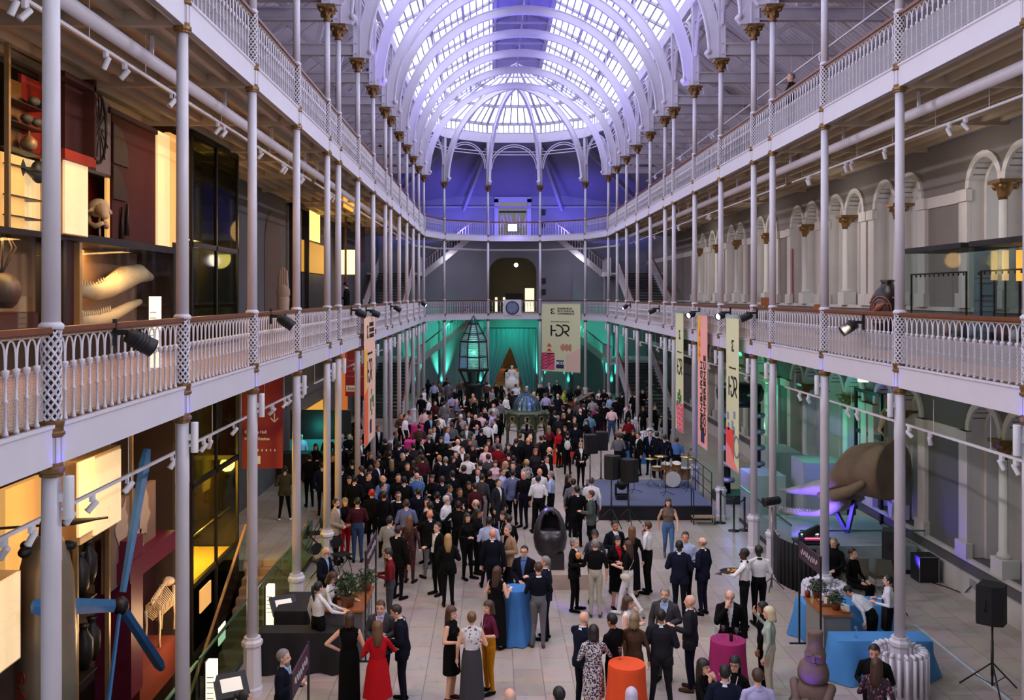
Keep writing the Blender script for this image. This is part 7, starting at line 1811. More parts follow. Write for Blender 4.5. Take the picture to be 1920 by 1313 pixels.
# --- ground floor of the display wall
t = thing('light_box', 'large cream light box with handwritten sheets low on the display wall', 'light box', (0, 0, 0)); panel('lit_side', 148, 178, 862, 1000, CREAML, '', X=XW + .5, depth=.04, parent=t); panel('lit_face', 178, 227, 852, 990, CREAMP, '', X=XW + .5, depth=.04, parent=t); panel('box_body', 150, 226, 850, 1000, mat('cream_box_side', (214, 184, 136), .6), '', X=XW + .455, depth=.4, parent=t)
t = thing('light_box', 'cream light box with a faint drawing at the bottom left corner', 'light box', (0, 0, 0)); panel('lit_face', -60, 38, 1100, 1270, CREAMP, '', X=XW + .5, depth=.04, parent=t); panel('box_body', -60, 39, 1098, 1272, mat('cream_box_side', (214, 184, 136), .6), '', X=XW + .455, depth=.4, parent=t)
panel('backlit_display', 10, 82, 905, 1080, AMBER, 'tall amber panel behind the black propeller', X=XW - .35); panel('backlit_display', 120, 152, 830, 930, CREAML, 'bright cream panel under the gallery edge behind the nearest left column', X=XW - .25); panel('backlit_display', 82, 160, 815, 870, AMBER, 'amber backlit strip just under the left gallery', X=XW - .4)
t = thing('map_panel', 'grey-brown panel printed with pale dragon shapes', 'display panel', (0, 0, 0)); panel('board', 202, 292, 925, 1080, mat('grey_brown_print', (128, 104, 92), .7), '', parent=t)
rm_ = random.Random(4); mb = MB()
for cx, cy, n_ in ((230, 985, 9), (268, 970, 9), (256, 1030, 7)):
    p = PX(cx, cy, XW + .01); mb.prism([(p.y + (.35 + rm_.uniform(-.17, .17)) * math.cos(a_) * .8, p.z + (.45 + rm_.uniform(-.2, .2)) * math.sin(a_)) for a_ in [i * 2 * pi / 16 for i in range(16)]], p.x - .005, p.x + .01, 'x')
mb.build('pale_print', mat('pale_print', (176, 160, 146), .7), t)
t = thing('maroon_case', 'maroon box case with a skeleton inside, right of the windmill blades', 'display case', (0, 0, 0)); panel('back', 262, 330, 1030, 1240, DCRIM, '', X=XW - .5, depth=.05, parent=t); panel('left_cheek', 246, 268, 1008, 1300, mat('maroon_lacquer', (96, 20, 50), .5), '', X=XW + .235, depth=.68, parent=t); panel('top_edge', 244, 330, 1026, 1062, mat('maroon_lacquer', (96, 20, 50), .5), '', X=XW + .25, depth=.7, parent=t); panel('orange_floor', 262, 330, 1228, 1300, mat('rust_floor', (120, 46, 18), .8), '', X=XW + .2, depth=.7, parent=t)
# skeleton of a quadruped
p = PX(300, 1150, XW - .05); t = thing('animal_skeleton', 'white ribbed animal skeleton standing in the maroon case', 'skeleton', (p.x, p.y, p.z), 0); S_ = 1.0
mb = MB(); mb.tube([(0, -.5, .35), (0, -.2, .42), (0, .2, .52), (0, .5, .56)], .035, 8)
for k in range(14): mb.tube([(0, -.5 + k * .07, .38 + k * .013), (0, -.52 + k * .07, .47 + k * .013)], .012, 5)
mb.build('spine', BONE, t); mb = MB()
for k in range(10):
    y = -.38 + k * .075
    for sx in (-1, 1): mb.tube([(0, y, .42 + k * .01), (sx * .17, y + .02, .28), (sx * .17, y + .05, .08), (sx * .03, y + .07, -.05)], .013, 5)
mb.build('ribs', BONE, t)
for sx in (-1, 1):
    mb = MB(); mb.tube([(sx * .14, -.45, .2), (sx * .14, -.40, -.1), (sx * .14, -.44, -.4), (sx * .14, -.42, -.62)], [.035, .028, .025, .03], 7); mb.build('leg', BONE, t); mb = MB(); mb.tube([(sx * .14, .48, .45), (sx * .16, .40, .05), (sx * .14, .52, -.2), (sx * .14, .46, -.5)], [.05, .032, .026, .03], 7); mb.build('leg', BONE, t)
mb = MB(); mb.ell((0, .52, .52), (.14, .12, .1)); mb.build('pelvis', BONE, t)
for i, (xx, yy) in enumerate(((157, 1210), (172, 1195), (150, 1075), (165, 1052))):
    p = PX(xx, yy, XW - .2); mb = MB(); mb.lathe([(.10, -.4), (.16, -.2), (.16, .1), (.07, .25), (.07, .32), (.10, .36)], 14, p); o = mb.build('dark_vase', mat('dark_stoneware', (36, 32, 32), .4)); tag(o, 'dark stoneware vase on the lower display wall, %s' % ('lower left', 'lower right', 'upper left', 'upper right')[i], 'vase')
for i, yy in enumerate((1098, 1235)):
    y0, y1, z0, z1 = bpx(140, 182, yy, yy + 2, XW); z0 = PX((157, 150)[1 - i], (1210, 1075)[1 - i], XW - .2).z - .42 - .03; mb = MB(); mb.box(XW - .5, XW, y0, y1, z0, z0 + .03); o = mb.build('glass_shelf', DFR); tag(o, 'dark shelf under the %s pair of stoneware vases' % ('upper', 'lower')[i], 'shelf')
for i, xx in enumerate((142, 202, 245)): y0, y1, z0, z1 = bpx(xx - 1.5, xx + 1.5, 830, 1313, XW); mb = MB(); mb.box(XW - .04, XW + .04, y0, y1, -4, 5.4); o = mb.build('display_upright', GILT); tag(o, 'champagne metal upright of the lower display wall, %s from the left' % ordn(i + 1), 'upright')
# stood aircraft fuselage with propeller, and windmill blades
t = thing('aircraft_fuselage', 'silver aircraft body stood nose up with a black propeller and red letters', 'aircraft', (0, 0, 0)); p = PX(86, 985, -8.0); cx, cy_ = p.x, p.y
AL = mat('worn_silver_metal', (150, 140, 124), .35, .6, .15, 3)
mb = MB(); mb.lathe([(.40, -4.0), (.42, p.z - 1.6), (.38, p.z - .75), (.28, p.z - .3), (.2, p.z - .15), (.001, p.z - .14)], 24, (cx, cy_, 0)); mb.build('fuselage', AL, t)
mb = MB(); mb.lathe([(.06, -.2), (.1, -.12), (.08, .06), (.03, .12), (.001, .13)], 14, (cx, cy_, p.z)); mb.build('hub', DARKMETAL, t)
for k in range(5): mb = MB(); a_ = k * 2 * pi / 5 + .4; mb.lathe([(.07, -.16), (.075, .1), (.04, .14)], 10, M=Matrix.Translation((cx + .27 * math.cos(a_), cy_ + .27 * math.sin(a_), p.z - .32)) @ Matrix.Rotation(a_, 4, 'Z') @ Matrix.Rotation(pi / 2, 4, 'Y')); mb.build('cylinder', DARKMETAL, t)
for s in (-1, 1):
    mb = MB(); mb.v = []; d_ = Vector((s * .9, s * .44, .03)).normalized()
    for i in range(9): 
        u = i / 8; c_ = Vector((cx, cy_, p.z)) + d_ * (.06 + .78 * u); w_ = .09 * math.sin(pi * (.15 + .85 * u) * .98) + .012; n_ = Vector((-d_.y, d_.x, .5 * (1 - u))).normalized(); mb.v += [tuple(c_ - n_ * w_), tuple(c_ + Vector((0, 0, .02))), tuple(c_ + n_ * w_), tuple(c_ - Vector((0, 0, .02)))]
    for i in range(8):
        for j in range(4): mb.f.append((i*4+j, i*4+(j+1) % 4, (i+1)*4+(j+1) % 4, (i+1)*4+j)); mb.m.append(0); mb.sm.append(True)
    mb.f += [(0, 1, 2, 3), (35, 34, 33, 32)]; mb.m += [0, 0]; mb.sm += [False, False]; mb.build('propeller_blade', BLACK, t)
o = put_text(t, 'G-ACVA', .25, (cx - .235, cy_ - .365, 1.38), mat('faded_red_letters', (140, 46, 30), .6), (0, pi / 2, -.5), .006)
t = thing('windmill_rotor', 'four long blue windmill blades on a dark hub in front of the display wall', 'windmill', (0, 0, 0)); hp = PX(226, 1136, -7.8); BLUEB = mat('worn_blue_paint', (44, 104, 164), .4, 0, .12, 5)
mb = MB(); mb.ell(hp, (.14, .14, .16)); mb.tube([hp, hp + Vector((-.6, .1, .0))], .06, 8); mb.build('hub', DARKMETAL, t)
def blade(px, py, X, w0, w1):
    e = PX(px, py, X); d_ = (e - hp).normalized(); v_ = (hp - Vector((CAMX, 0, CAMZ))).normalized(); n_ = d_.cross(v_).normalized(); th = n_.cross(d_) * .025; mb = MB(); N_ = 10
    for i in range(N_ + 1):
        u = .08 + .92 * i / N_; c_ = hp.lerp(e, u); w_ = (w0 + (w1 - w0) * u) * (1 if i < N_ else .6); mb.v += [tuple(c_ - n_ * w_), tuple(c_ + th), tuple(c_ + n_ * w_), tuple(c_ - th)]
    for i in range(N_):
        for j in range(4): mb.f.append((i*4+j, i*4+(j+1) % 4, (i+1)*4+(j+1) % 4, (i+1)*4+j)); mb.m.append(0); mb.sm.append(False)
    mb.f += [(0, 1, 2, 3), tuple(range(N_*4+3, N_*4-1, -1))]; mb.m += [0, 0]; mb.sm += [False, False]; mb.build('blade', BLUEB, t)
blade(276, 842, -7.8, .05, .10); blade(60, 1138, -7.8, .10, .13); blade(305, 1256, -7.8, .08, .10); blade(200, 1340, -7.6, .03, .035)
# ---- glass lift shaft, stairs to the basement, glass balustrades
t = thing('lift_shaft', 'tall dark glass lift shaft with a yellow-lit landing at the foot', 'lift', (0, 0, 0))
LX = -8.3; y0, y1 = 21.2, 25.0
mb = MB()
for yy in (y0, y0 + .9 * (y1 - y0) / 2 * 1.1, y1): mb.box(LX - .06, LX, yy - .05, yy + .05, -4, S2)
for zz in (-1.2, .45, 2.75, F1 - .4, F1 + 2.35, F1 + 4.9): mb.box(LX - .08, LX, y0, y1, zz, zz + .12)
for yy in (y0, y1): mb.box(-9.7, LX, yy - .04, yy + .04, 2.75, 2.87); mb.box(-9.7, LX, yy - .04, yy + .04, F1 + 2.35, F1 + 2.5)
mb.build('steel_frame', DFR, t)
SMOKE = glassmat('smoked_green_glass', (190, 196, 168), .9, .04, .05)
for z0, z1 in ((2.87, F1 - .4), (F1 - .28, F1 + 2.35), (F1 + 2.47, S2)): mb = MB(); mb.box(LX - .045, LX - .03, y0, y1, z0, z1); mb.build('glass_pane', SMOKE, t)
mb = MB(); mb.box(LX - .045, LX - .03, y0, y1, .5, 2.75); mb.build('glass_pane', glassmat('clear_yellow_lit_glass', (240, 236, 200), .95, .04, .06), t)
for yy in (y0, y1): mb = MB(); mb.box(-9.7, LX, yy - .01, yy + .01, -4, S2); mb.build('glass_side', SMOKE if yy > 23 else GREENGLASS, t)
mb = MB(); mb.box(-9.75, LX - .1, y0 + .1, y1 - .1, .38, .45); mb.build('landing_floor', mat('pale_landing_floor', (206, 186, 120), .5), t)
mb = MB(); mb.box(-9.75, -9.68, y0 + .1, y1 - .1, .45, S2); mb.build('rear_wall', mat('ochre_rear_wall', (150, 120, 60), .7), t)
mb = MB(); mb.box(-9.67, -9.62, 23.1, 23.7, 1.6, 2.6); mb.build('yellow_lamp', lit('yellow_lift_lamp', (255, 214, 90), 3.0), t)
mb = MB(); mb.box(-9.4, -8.8, 22.2, 23.4, F1 + 2.6, S2 - .2); mb.build('lift_car', mat('brass_brown_car', (128, 98, 56), .4, .3), t)
mb = MB(); mb.tube([(LX - .2, y0 + .1, 1.5), (LX - .2, y1 - .1, 1.5)], .025, 6); mb.build('hand_bar', STEEL, t)
lamp('shaft_fill', 'POINT', (-9.2, 23.6, 8.2), 130, (255, 216, 150), shadow_soft_size=.3)  # added fill inside the shaft so the ochre interior shows through the glass
lamp('shaft_fill', 'POINT', (-9.2, 23.6, 4.6), 60, (255, 226, 160), shadow_soft_size=.3)
lamp('stair_fill', 'POINT', (-7.4, 19.5, .4), 60, (255, 206, 150), shadow_soft_size=.3)  # added fill light so the dark treads show
lamp('lift_lamp', 'POINT', (-9.1, 23.2, 2.3), 380, (255, 206, 90), shadow_soft_size=.2)
t = thing('basement_stairs', 'stone stairs going down beside the glass balustrade', 'stairs', (0, 0, 0)); ns = 24
for k in range(ns): mb = MB(); mb.box(-8.1, -6.5, 25.2 - (k + 1) * .30, 25.2 - k * .30, -4.0, -(k + 1) * 4.0 / ns + .002); mb.build('step', mat('brown_stone_step', (150, 122, 104), .6), t)
GG = 'left stair glass'
for i, (a_, b_) in enumerate(((8.5, 11.9), (12.0, 15.4), (15.5, 18.4), (18.5, 21.6), (21.7, 25.2))): glass_panel((-6.36, a_), (-6.36, b_), 1.1, 'clear glass balustrade along the stairwell, %s from the near end' % ordn(i + 1), GG, 0, GREENGLASS)
t = thing('stair_handrail', 'sloping glass handrail on the far side of the basement stairs', 'handrail', (0, 0, 0)); mb = MB(); mb.bar((-8.15, 25.2, .95), (-8.15, 18.0, -3.05), .06, .05); mb.build('rail', mat('warm_oak_rail', (160, 124, 84), .4), t); mb = MB(); mb.add([(-8.15, 25.2, .9), (-8.15, 18.0, -3.1), (-8.15, 18.0, -3.9), (-8.15, 25.2, .1)], [(0, 1, 2, 3)]); mb.build('pane', GREENGLASS, t, fix=False)
mb = MB(); mb.bar((-6.55, 25.2, .95), (-6.55, 18.0, -3.05), .05, .05); mb.build('rail', mat('warm_oak_rail', (160, 124, 84), .4), t)
panel('small_lit_sign', 411, 423, 1172, 1204, lit('lit_white_sign', (255, 240, 206), .85), 'small lit white sign on the stair glass', 'information sign', X=-6.5, depth=.02)
panel('backlit_display', 376, 396, 1098, 1140, AMBER, 'small amber display window below the lift landing', X=LX + .0, depth=.03)
# ---- hanging red signs
t = thing('hanging_sign', 'large red hanging sign with white directions beside the lift', 'sign', (-8.05, 26.6, 0)); mb = MB(); mb.box(-.58, .58, -.03, .03, 2.22, 4.85); mb.build('board', mat('deep_raspberry_sign', (140, 18, 48), .6, 0, .03), t)
WP = mat('white_print', (236, 234, 230), .7, 0, 0); mb = MB(); stroke(mb, [(.35, 3.8), (.35, 3.55)], .03, -.034); stroke(mb, [(.24, 3.66), (.35, 3.54), (.46, 3.66)], .03, -.034); mb.build('arrow', WP, t)
put_text(t, 'Entrance Hall', .115, (-.5, -.036, 3.22), WP, None, .003, 'LEFT'); put_text(t, 'Museum Kitchen', .105, (-.5, -.036, 3.03), WP, None, .003, 'LEFT'); mb = MB()
for k in range(5): mb.cbox((-.12 + k * .12, -.034, 2.74), (.035, .006, .06))
mb.build('pictograms', WP, t); mb = MB(); mb.box(-.2, -.05, -.036, -.03, 2.35, 2.58); mb.build('white_square', WP, t)
t = thing('hanging_sign', 'red hanging sign with white lines behind the peach banner', 'sign', (-8.0, 44.0, 0)); mb = MB(); mb.box(-.42, .55, -.03, .03, 2.4, 4.7); mb.build('board', MATS['deep_raspberry_sign'], t)
for k in range(4): put_text(t, ('Natural World', 'World Cultures', 'Discoveries', 'Art and Design')[k], .13, (-.36, -.036, 4.05 - k * .25), mat('dim_pink_print', (190, 120, 130), .7, 0, 0), None, 0, 'LEFT')
mb = MB(); mb.box(-.38, .1, -.036, -.03, 2.62, 2.9); mb.build('white_square', WP, t); put_text(t, 'Exit', .2, (-.15, -.04, 2.69), INK)
panel('hanging_cloth', 668, 684, 398, 490, CRIM, 'dark red cloth hung at the back of the upper left gallery', 'cloth', X=-8.6, depth=.04)
mb = MB(); mb.box(WO - .03, WO, 35.0, 35.5, 6.8, 8.9); o = mb.build('pink_wall_banner', mat('muted_pink_banner', (150, 56, 84), .7)); tag(o, 'narrow muted pink banner on the right gallery wall between windows', 'banner')
# ---- left bar with cyan light; left gallery furniture
t = thing('bar_counter', 'dark bar counter under the left gallery with cyan lights behind', 'bar', (-8.6, 36.0, 0)); mb = MB(); mb.box(-.9, 1.6, -.35, .35, 0, 1.05); mb.box(-1.0, 1.7, -.4, .4, 1.05, 1.1); mb.build('counter', mat('black_bar_front', (22, 22, 26), .5), t)
mb = MB(); mb.box(-.9, 1.5, .9, .95, 1.0, 1.45); mb.build('cyan_glow', lit('cyan_light_panel', (40, 120, 120), .3), t); mb = MB(); mb.box(-.9, 1.5, .96, 1.1, 0, 2.6); mb.build('back_shelf', BLACK, t)
g(505, 868, 20, 't:pblue/black', 'short', 'black', at=(-9.0, 36.6, 0), label='bartender in pale shirt lit cyan behind the left bar, under the red sign'); g(585, 845, 0, 't:lgrey/black', 'short', 'black', at=(-7.4, 36.7, 0), label='bartender in grey shirt behind the right end of the left bar')
panel('lit_doorway', 570, 606, 760, 860, lit('amber_shop_light', (214, 160, 60), .5), 'amber-lit glass doorway deep under the left gallery', 'doorway', X=-9.7, depth=.02); panel('lit_doorway', 652, 668, 800, 850, AMBER, 'cream-lit opening behind the peach banner', 'doorway', X=-9.7, depth=.02); panel('lit_doorway', 640, 652, 640, 800, lit('dim_orange_light', (190, 104, 40), .45), 'tall dim orange doorway beside the far red sign', 'doorway', X=-9.7, depth=.02)
t = thing('arched_recess', 'tall brown arched recess in the grey wall of the upper left gallery', 'recess', (0, 0, 0)); y0, y1, z0, z1 = bpx(496, 526, 396, 600, -9.79); mb = MB(); yc, hw = (y0 + y1) / 2, (y1 - y0) / 2; mb.prism([(y0, F1), (y1, F1)] + [(yc + hw * math.cos(a_), z1 - 1.2 + 1.2 * math.sin(a_)) for a_ in [i * pi / 12 for i in range(13)]], -9.8, -9.77, 'x'); mb.build('brown_panel', mat('brown_recess_paint', (92, 76, 70), .8), t)
p = PX(531, 580, -8.6); t = thing('carved_hands', 'tall pale carved wooden hands with fingers pointing up on the left gallery', 'sculpture', (p.x, p.y, F1)); WD = mat('pale_carved_wood', (176, 150, 130), .7, 0, .1, 5)
mb = MB(); mb.lathe([(.24, 0), (.24, .7), (.2, .75), (.22, 1.15), (.19, 1.2)], 14); mb.build('wrist', WD, t); mb = MB(); mb.ell((0, 0, 1.35), (.24, .14, .3)); mb.build('palm', WD, t)
for k in range(4): mb = MB(); cap_mesh(mb, (-.13 + k * .09, 0, 1.5), (-.10 + k * .07, .0, 2.1 + .08 * math.sin(k * 1.2)), .06, .04, 8); mb.build('finger', WD, t)
panel('backlit_display', 577, 600, 398, 452, lit('yellow_room_light', (255, 214, 110), 1.2), 'bright yellow panel in the glazed room of the upper left gallery', X=-9.6, depth=.03); panel('backlit_display', 566, 612, 456, 512, lit('dim_yellow_light', (190, 140, 56), .55), 'dim yellow glazed room front on the upper left gallery', X=-9.6, depth=.03); panel('dark_panel', 566, 612, 514, 600, BLACK, 'dark panel below the yellow glazed room', 'cabinet', X=-9.55, depth=.1)  # dark panel stands for the darker lower part of the yellow room
y0, y1, z0, z1 = bpx(542, 566, 384, 600, -9.7); mb = MB(); mb.box(-9.7, -9.4, y0, y0 + .12, F1, S2); mb.box(-9.7, -9.4, y1, y1 + .12, F1, S2); mb.box(-9.7, -9.4, y0, y1 + .12, S2 - .15, S2); o = mb.build('steel_door_frame', DARKMETAL); tag(o, 'dark steel frame beside the yellow glazed room', 'frame')
p = PX(655, 492, -8.4); t = thing('paper_lantern', 'large glowing cream lantern on a wooden post on the left gallery', 'lantern', (p.x, p.y, F1)); mb = MB(); mb.lathe([(.40, p.z - F1 - .58), (.44, p.z - F1 - .55), (.44, p.z - F1 + .55), (.40, p.z - F1 + .58)], 10, smooth=False); mb.build('shade', lit('lantern_glow', (255, 226, 140), 1.7), t); mb = MB(); mb.lathe([(.06, 0), (.05, S2 - F1)], 8, (-.1, -.5, 0)); mb.build('post', mat('red_brown_post', (110, 64, 34), .5), t)
for k in range(4): panel('amber_slat', 646, 667, 352 + k * 12, 358 + k * 12, lit('amber_slat_light', (240, 160, 60), .9), 'amber strip light on the ceiling of the upper left gallery, %s from the top' % ordn(k + 1), 'strip light', X=-7.3, depth=.05)
# ================================================================= stairs in the far corners
STEPM = mat('dark_stair_tread', (34, 34, 40), .7); STRG = mat('white_grey_stringer', (196, 192, 198), .6)
def corner_stairs(s, F, lab):
    t = thing('staircase', lab, 'stairs', (0, 0, F)); rise = 2.72; n_ = 16; xa, xb = 6.75, 8.95; ya, yb = 54.2, 61.4
    mb = MB()
    for k in range(n_): mb.box(min(s*xa, s*xb), max(s*xa, s*xb), ya + (yb - ya) * k / n_, ya + (yb - ya) * (k + 1) / n_ + .03, rise * (k + .6) / n_, rise * (k + 1) / n_)
    mb.build('flight', STEPM, t)
    for x in (xa - .05, xb + .05):
        mb = MB(); mb.bar((s * x, ya - .1, .05), (s * x, yb, rise + .02), .09, .36); mb.build('stringer', STRG, t)
        mb = MB(); 
        for k in range(28): y = ya + (yb - ya) * k / 27; z = rise * k / 27; mb.box(s * x - .014, s * x + .014, y - .014, y + .014, z + .1, z + 1.0)
        mb.bar((s * x, ya, 1.0), (s * x, yb, rise + 1.0), .03, .04); mb.build('balustrade', WHITE, t); mb = MB(); mb.bar((s * x, ya, 1.05), (s * x, yb, rise + 1.05), .07, .06); mb.build('handrail', RAILWOOD, t)
    x0, x1 = min(s * 6.3, s * 9.75), max(s * 6.3, s * 9.75); mb = MB(); mb.box(x0, x1, yb, 67.9, rise - .1, rise + .02); mb.build('landing', STRG, t)
    r2 = 5.37; m_ = 17; xs, xe = 6.3, 3.0; y0, y1 = 66.0, 68.0
    mb = MB()
    for k in range(m_): a_ = s * (xs + (xe - xs) * k / m_); b_ = s * (xs + (xe - xs) * (k + 1) / m_); mb.box(min(a_, b_), max(a_, b_), y0, y1, rise + (r2 - rise) * (k + .6) / m_, rise + (r2 - rise) * (k + 1) / m_)
    mb.build('flight', STEPM, t)
    mb = MB(); mb.bar((s * (xs + .05), y0 - .05, rise + .0), (s * xe, y0 - .05, r2 + .02), .09, .40); mb.bar((s * 6.3, y0 - .05, rise - .02), (s * 6.3, yb, rise - .02), .09, .30); mb.build('stringer', STRG, t)
    mb = MB()
    for k in range(18): x = s * (xs + (xe - xs) * k / 17); z = rise + (r2 - rise) * k / 17; mb.box(x - .015, x + .015, y0 - .065, y0 - .035, z + .1, z + 1.0)
    for k in range(18): y = yb + (y0 - yb) * k / 17; mb.box(s * 6.3 - .015, s * 6.3 + .015, y - .015, y + .015, rise, rise + 1.0)
    mb.bar((s * xs, y0 - .05, rise + 1.0), (s * xe, y0 - .05, r2 + 1.0), .03, .04); mb.build('balustrade', WHITE, t)
    mb = MB(); mb.bar((s * xs, y0 - .05, rise + 1.05), (s * xe, y0 - .05, r2 + 1.05), .07, .06); mb.bar((s * 6.3, yb, rise + 1.05), (s * 6.3, y0, rise + 1.05), .07, .06); mb.build('handrail', RAILWOOD, t)
    mb = MB(); mb.box(s * 6.4 - .06, s * 6.4 + .06, 65.7, 65.82, 0, rise - .1); mb.build('post', STRG, t)
for s, sn in ((-1, 'left'), (1, 'right')):
    corner_stairs(s, 0, 'white-edged staircase in the far %s corner, rising from the hall floor' % sn); corner_stairs(s, F1, 'white-edged staircase in the far %s corner, rising from the lower gallery' % sn)
# things in the end openings
t = thing('projector', 'blazing blue-white projector on the upper end gallery rail', 'projector', (-.11, 64.0, R2 - .45)); mb = MB(); mb.box(-.38, .38, -.1, .45, -.25, .28); mb.build('housing', DARKMETAL, t); mb = MB(); mb.box(-.30, .30, -.115, -.10, -.22, .24); mb.build('lens', lit('projector_glare', (216, 216, 255), 9.0), t)
mb = MB()
for (x0, x1, z0, z1) in ((-1.35, -1.05, F2, 14.2), (1.05, 1.35, F2, 14.2), (-1.35, 1.35, 13.95, 14.35)): mb.box(x0, x1, YB - .12, YB + .05, z0, z1)
o = mb.build('window_surround_frame', mat('lilac_white_frame', (186, 184, 206), .6)); tag(o, 'lilac-white square frame round the opening high on the end wall', 'frame')
t = thing('rigging_shelf', 'jumble of pale fittings inside the framed opening high on the end wall', 'equipment', (0, YB + .6, 13.0)); rj = random.Random(9)
mb = MB(); mb.box(-1.0, 1.0, -.1, .1, .25, .38); mb.build('dark_beam', DARKMETAL, t); 
for k in range(7): mb = MB(); x = -.85 + k * .28; mb.bar((x, -.05, -.9 + rj.uniform(0, .4)), (x + rj.uniform(-.2, .3), .0, .1 + rj.uniform(-.1, .1)), .05, .09); mb.build('pale_strut', mat('pale_fitting', (200, 200, 214), .5), t)
for k in (-1, 1): mb = MB(); mb.bar((k * 1.0 - .1, YB - .15, 14.8), (k * 1.0 - .1, YB - .15, 17.4), .06); o = mb.build('conduit', STRG); tag(o, 'thin vertical conduit above the framed opening, %s one' % ('left' if k < 0 else 'right'), 'conduit')
for x, z in ((2.2, 13.2), (2.2, 12.3), (2.25, 8.2), (2.25, 7.4)): mb = MB(); mb.box(x - .16, x + .16, YB - .1, YB, z - .2, z + .2); o = mb.build('wall_box', BLACK); tag(o, 'black box on the end wall right of the openings, %s' % {13.2: 'topmost', 12.3: 'second from the top', 8.2: 'third from the top', 7.4: 'lowest'}[z], 'box')
mb = MB(); mb.ell((.35, YB + 4, 9.5), (.16, .16, .16)); o = mb.build('globe_lamp', lit('white_globe', (255, 246, 226), 4.0)); tag(o, 'small bright globe lamp in the middle end opening', 'lamp')
mb = MB(); mb.box(1.0, 1.7, YB + 3, YB + 3.05, F1, 7.7); o = mb.build('lit_door_panel', lit('pale_door_light', (250, 240, 200), .8)); tag(o, 'bright cream panel right of the middle end opening', 'panel')
for x in (-1.2, -.6): mb = MB(); mb.box(x - .09, x + .09, YB + 3, YB + 3.05, F1, 7.0); o = mb.build('lit_strip', MATS['pale_door_light']); tag(o, 'narrow bright strip in the middle end opening, %s one' % ('left' if x < -1 else 'right'), 'strip light')
mb = MB(); mb.box(-.5, .9, YB + 3.1, YB + 3.2, F1, 7.3); o = mb.build('dark_doors', mat('dark_brown_doors', (60, 36, 28), .5)); tag(o, 'dark brown double doors inside the middle end opening', 'doors')
t = thing('entrance_stairs', 'warm-lit stone steps beyond the parted curtain', 'stairs', (0, YB + 1.2, 0))
for k in range(9): mb = MB(); mb.box(-1.6, .6, k * .35, k * .35 + .36, 0, (k + 1) * .16); mb.build('step', mat('warm_stone_step', (206, 160, 110), .6), t)
mb = MB(); mb.tube([(-.7, 0, .95), (-.7, 3.1, 2.4)], .03, 6); mb.build('rail', STEEL, t)
g(955, 668, 30, 't:black/black', 'short', 'black', at=(-.35, YB + 2.6, .80), label='person in black on the steps beyond the curtain')
# ================================================================= right aisle, floor level
t = thing('whale_skull', 'huge whale skull with a toothed lower jaw, lit violet, on a low block', 'skull', (0, 0, 0)); A_, B2 = Vector((6.9, 27.4, 0)), Vector((9.1, 24.6, 0)); ax = (B2 - A_).normalized(); sd = Vector((-ax.y, ax.x, 0)); LN = (B2 - A_).length
WB_ = mat('greyish_brown_bone', (124, 104, 84), .8, 0, .3, 1.8, bump=.5); WB2 = mat('pale_grey_bone', (176, 168, 166), .7, 0, .1, 5)
sec = [(0, 1.47, 1.40, .05), (.10, 1.56, 1.40, .14), (.22, 1.72, 1.44, .26), (.36, 1.93, 1.50, .40), (.46, 2.05, 1.56, .50), (.54, 2.35, 1.62, .62), (.60, 2.72, 1.66, .74), (.68, 3.05, 1.72, .86), (.76, 3.16, 1.74, .94), (.84, 3.2, 1.74, .98), (.93, 3.3, 1.72, 1.0), (.985, 3.34, 1.74, .96), (1.0, 3.3, 1.8, .90)]
def loft(sl, mb):
    N_ = 18
    for s_, zt, zb, w_ in sl:
        c_ = A_ + ax * (LN * s_); zm = (zt + zb) / 2; h_ = (zt - zb) / 2
        for j in range(N_):
            a_ = 2 * pi * j / N_; mb.v.append(tuple(c_ + sd * (w_ * math.cos(a_)) + Vector((0, 0, zm + h_ * math.sin(a_)))))
    for i in range(len(sl) - 1):
        for j in range(N_): mb.f.append((i*N_+j, i*N_+(j+1) % N_, (i+1)*N_+(j+1) % N_, (i+1)*N_+j)); mb.m.append(0); mb.sm.append(True)
    mb.f += [tuple(range(N_)), tuple(range((len(sl)-1)*N_, len(sl)*N_))]; mb.m += [0, 0]; mb.sm += [False, False]
mb = MB(); loft(sec[:6], mb); mb.build('beak', WB2, t)
mb = MB(); loft(sec[5:], mb)
for k in (-1, 1): mb.tube([A_ + ax * LN * s_ + sd * (k * w_) + Vector((0, 0, z_)) for s_, w_, z_ in ((.44, .34, 1.62), (.54, .56, 1.64), (.66, .80, 1.78), (.80, .95, 2.0), (.92, .98, 2.3))], [.08, .15, .17, .14, .08], 10)
mb.build('cranium', WB_, t)
JP = [(0, .82, .0), (.2, .88, .03), (.36, .98, .06), (.48, 1.14, .2), (.58, 1.40, .38), (.66, 1.62, .5)]
for k in (-1, 1): mb = MB(); mb.tube([A_ + ax * LN * s_ + sd * (k * w_) + Vector((0, 0, z_)) for s_, z_, w_ in JP], [.05, .075, .085, .13, .18, .14], 10); mb.build('lower_jaw', WB2, t)
for k in (-1, 1):
    mb = MB()
    for i in range(17): s_ = .02 + .46 * i / 16; z_ = .82 + .62 * max(0, s_ - .1) ** 1.3 + .05; mb.lathe([(.026, 0), (.022, .06), (.001, .13)], 7, tuple(A_ + ax * LN * s_ + sd * k * (.04 + .2 * max(0, s_ - .36)) + Vector((0, 0, z_))))
    mb.build('teeth', mat('pale_tooth', (220, 214, 220), .4), t)
for s_ in (.5, .62): mb = MB(); mb.bar(A_ + ax * LN * .62 + Vector((0, 0, .62)), A_ + ax * LN * (.45 if s_ < .6 else .68) + Vector((0, 0, 1.55)), .1, .1); mb.build('support', mat('dark_blue_steel', (30, 44, 70), .4, .3), t)
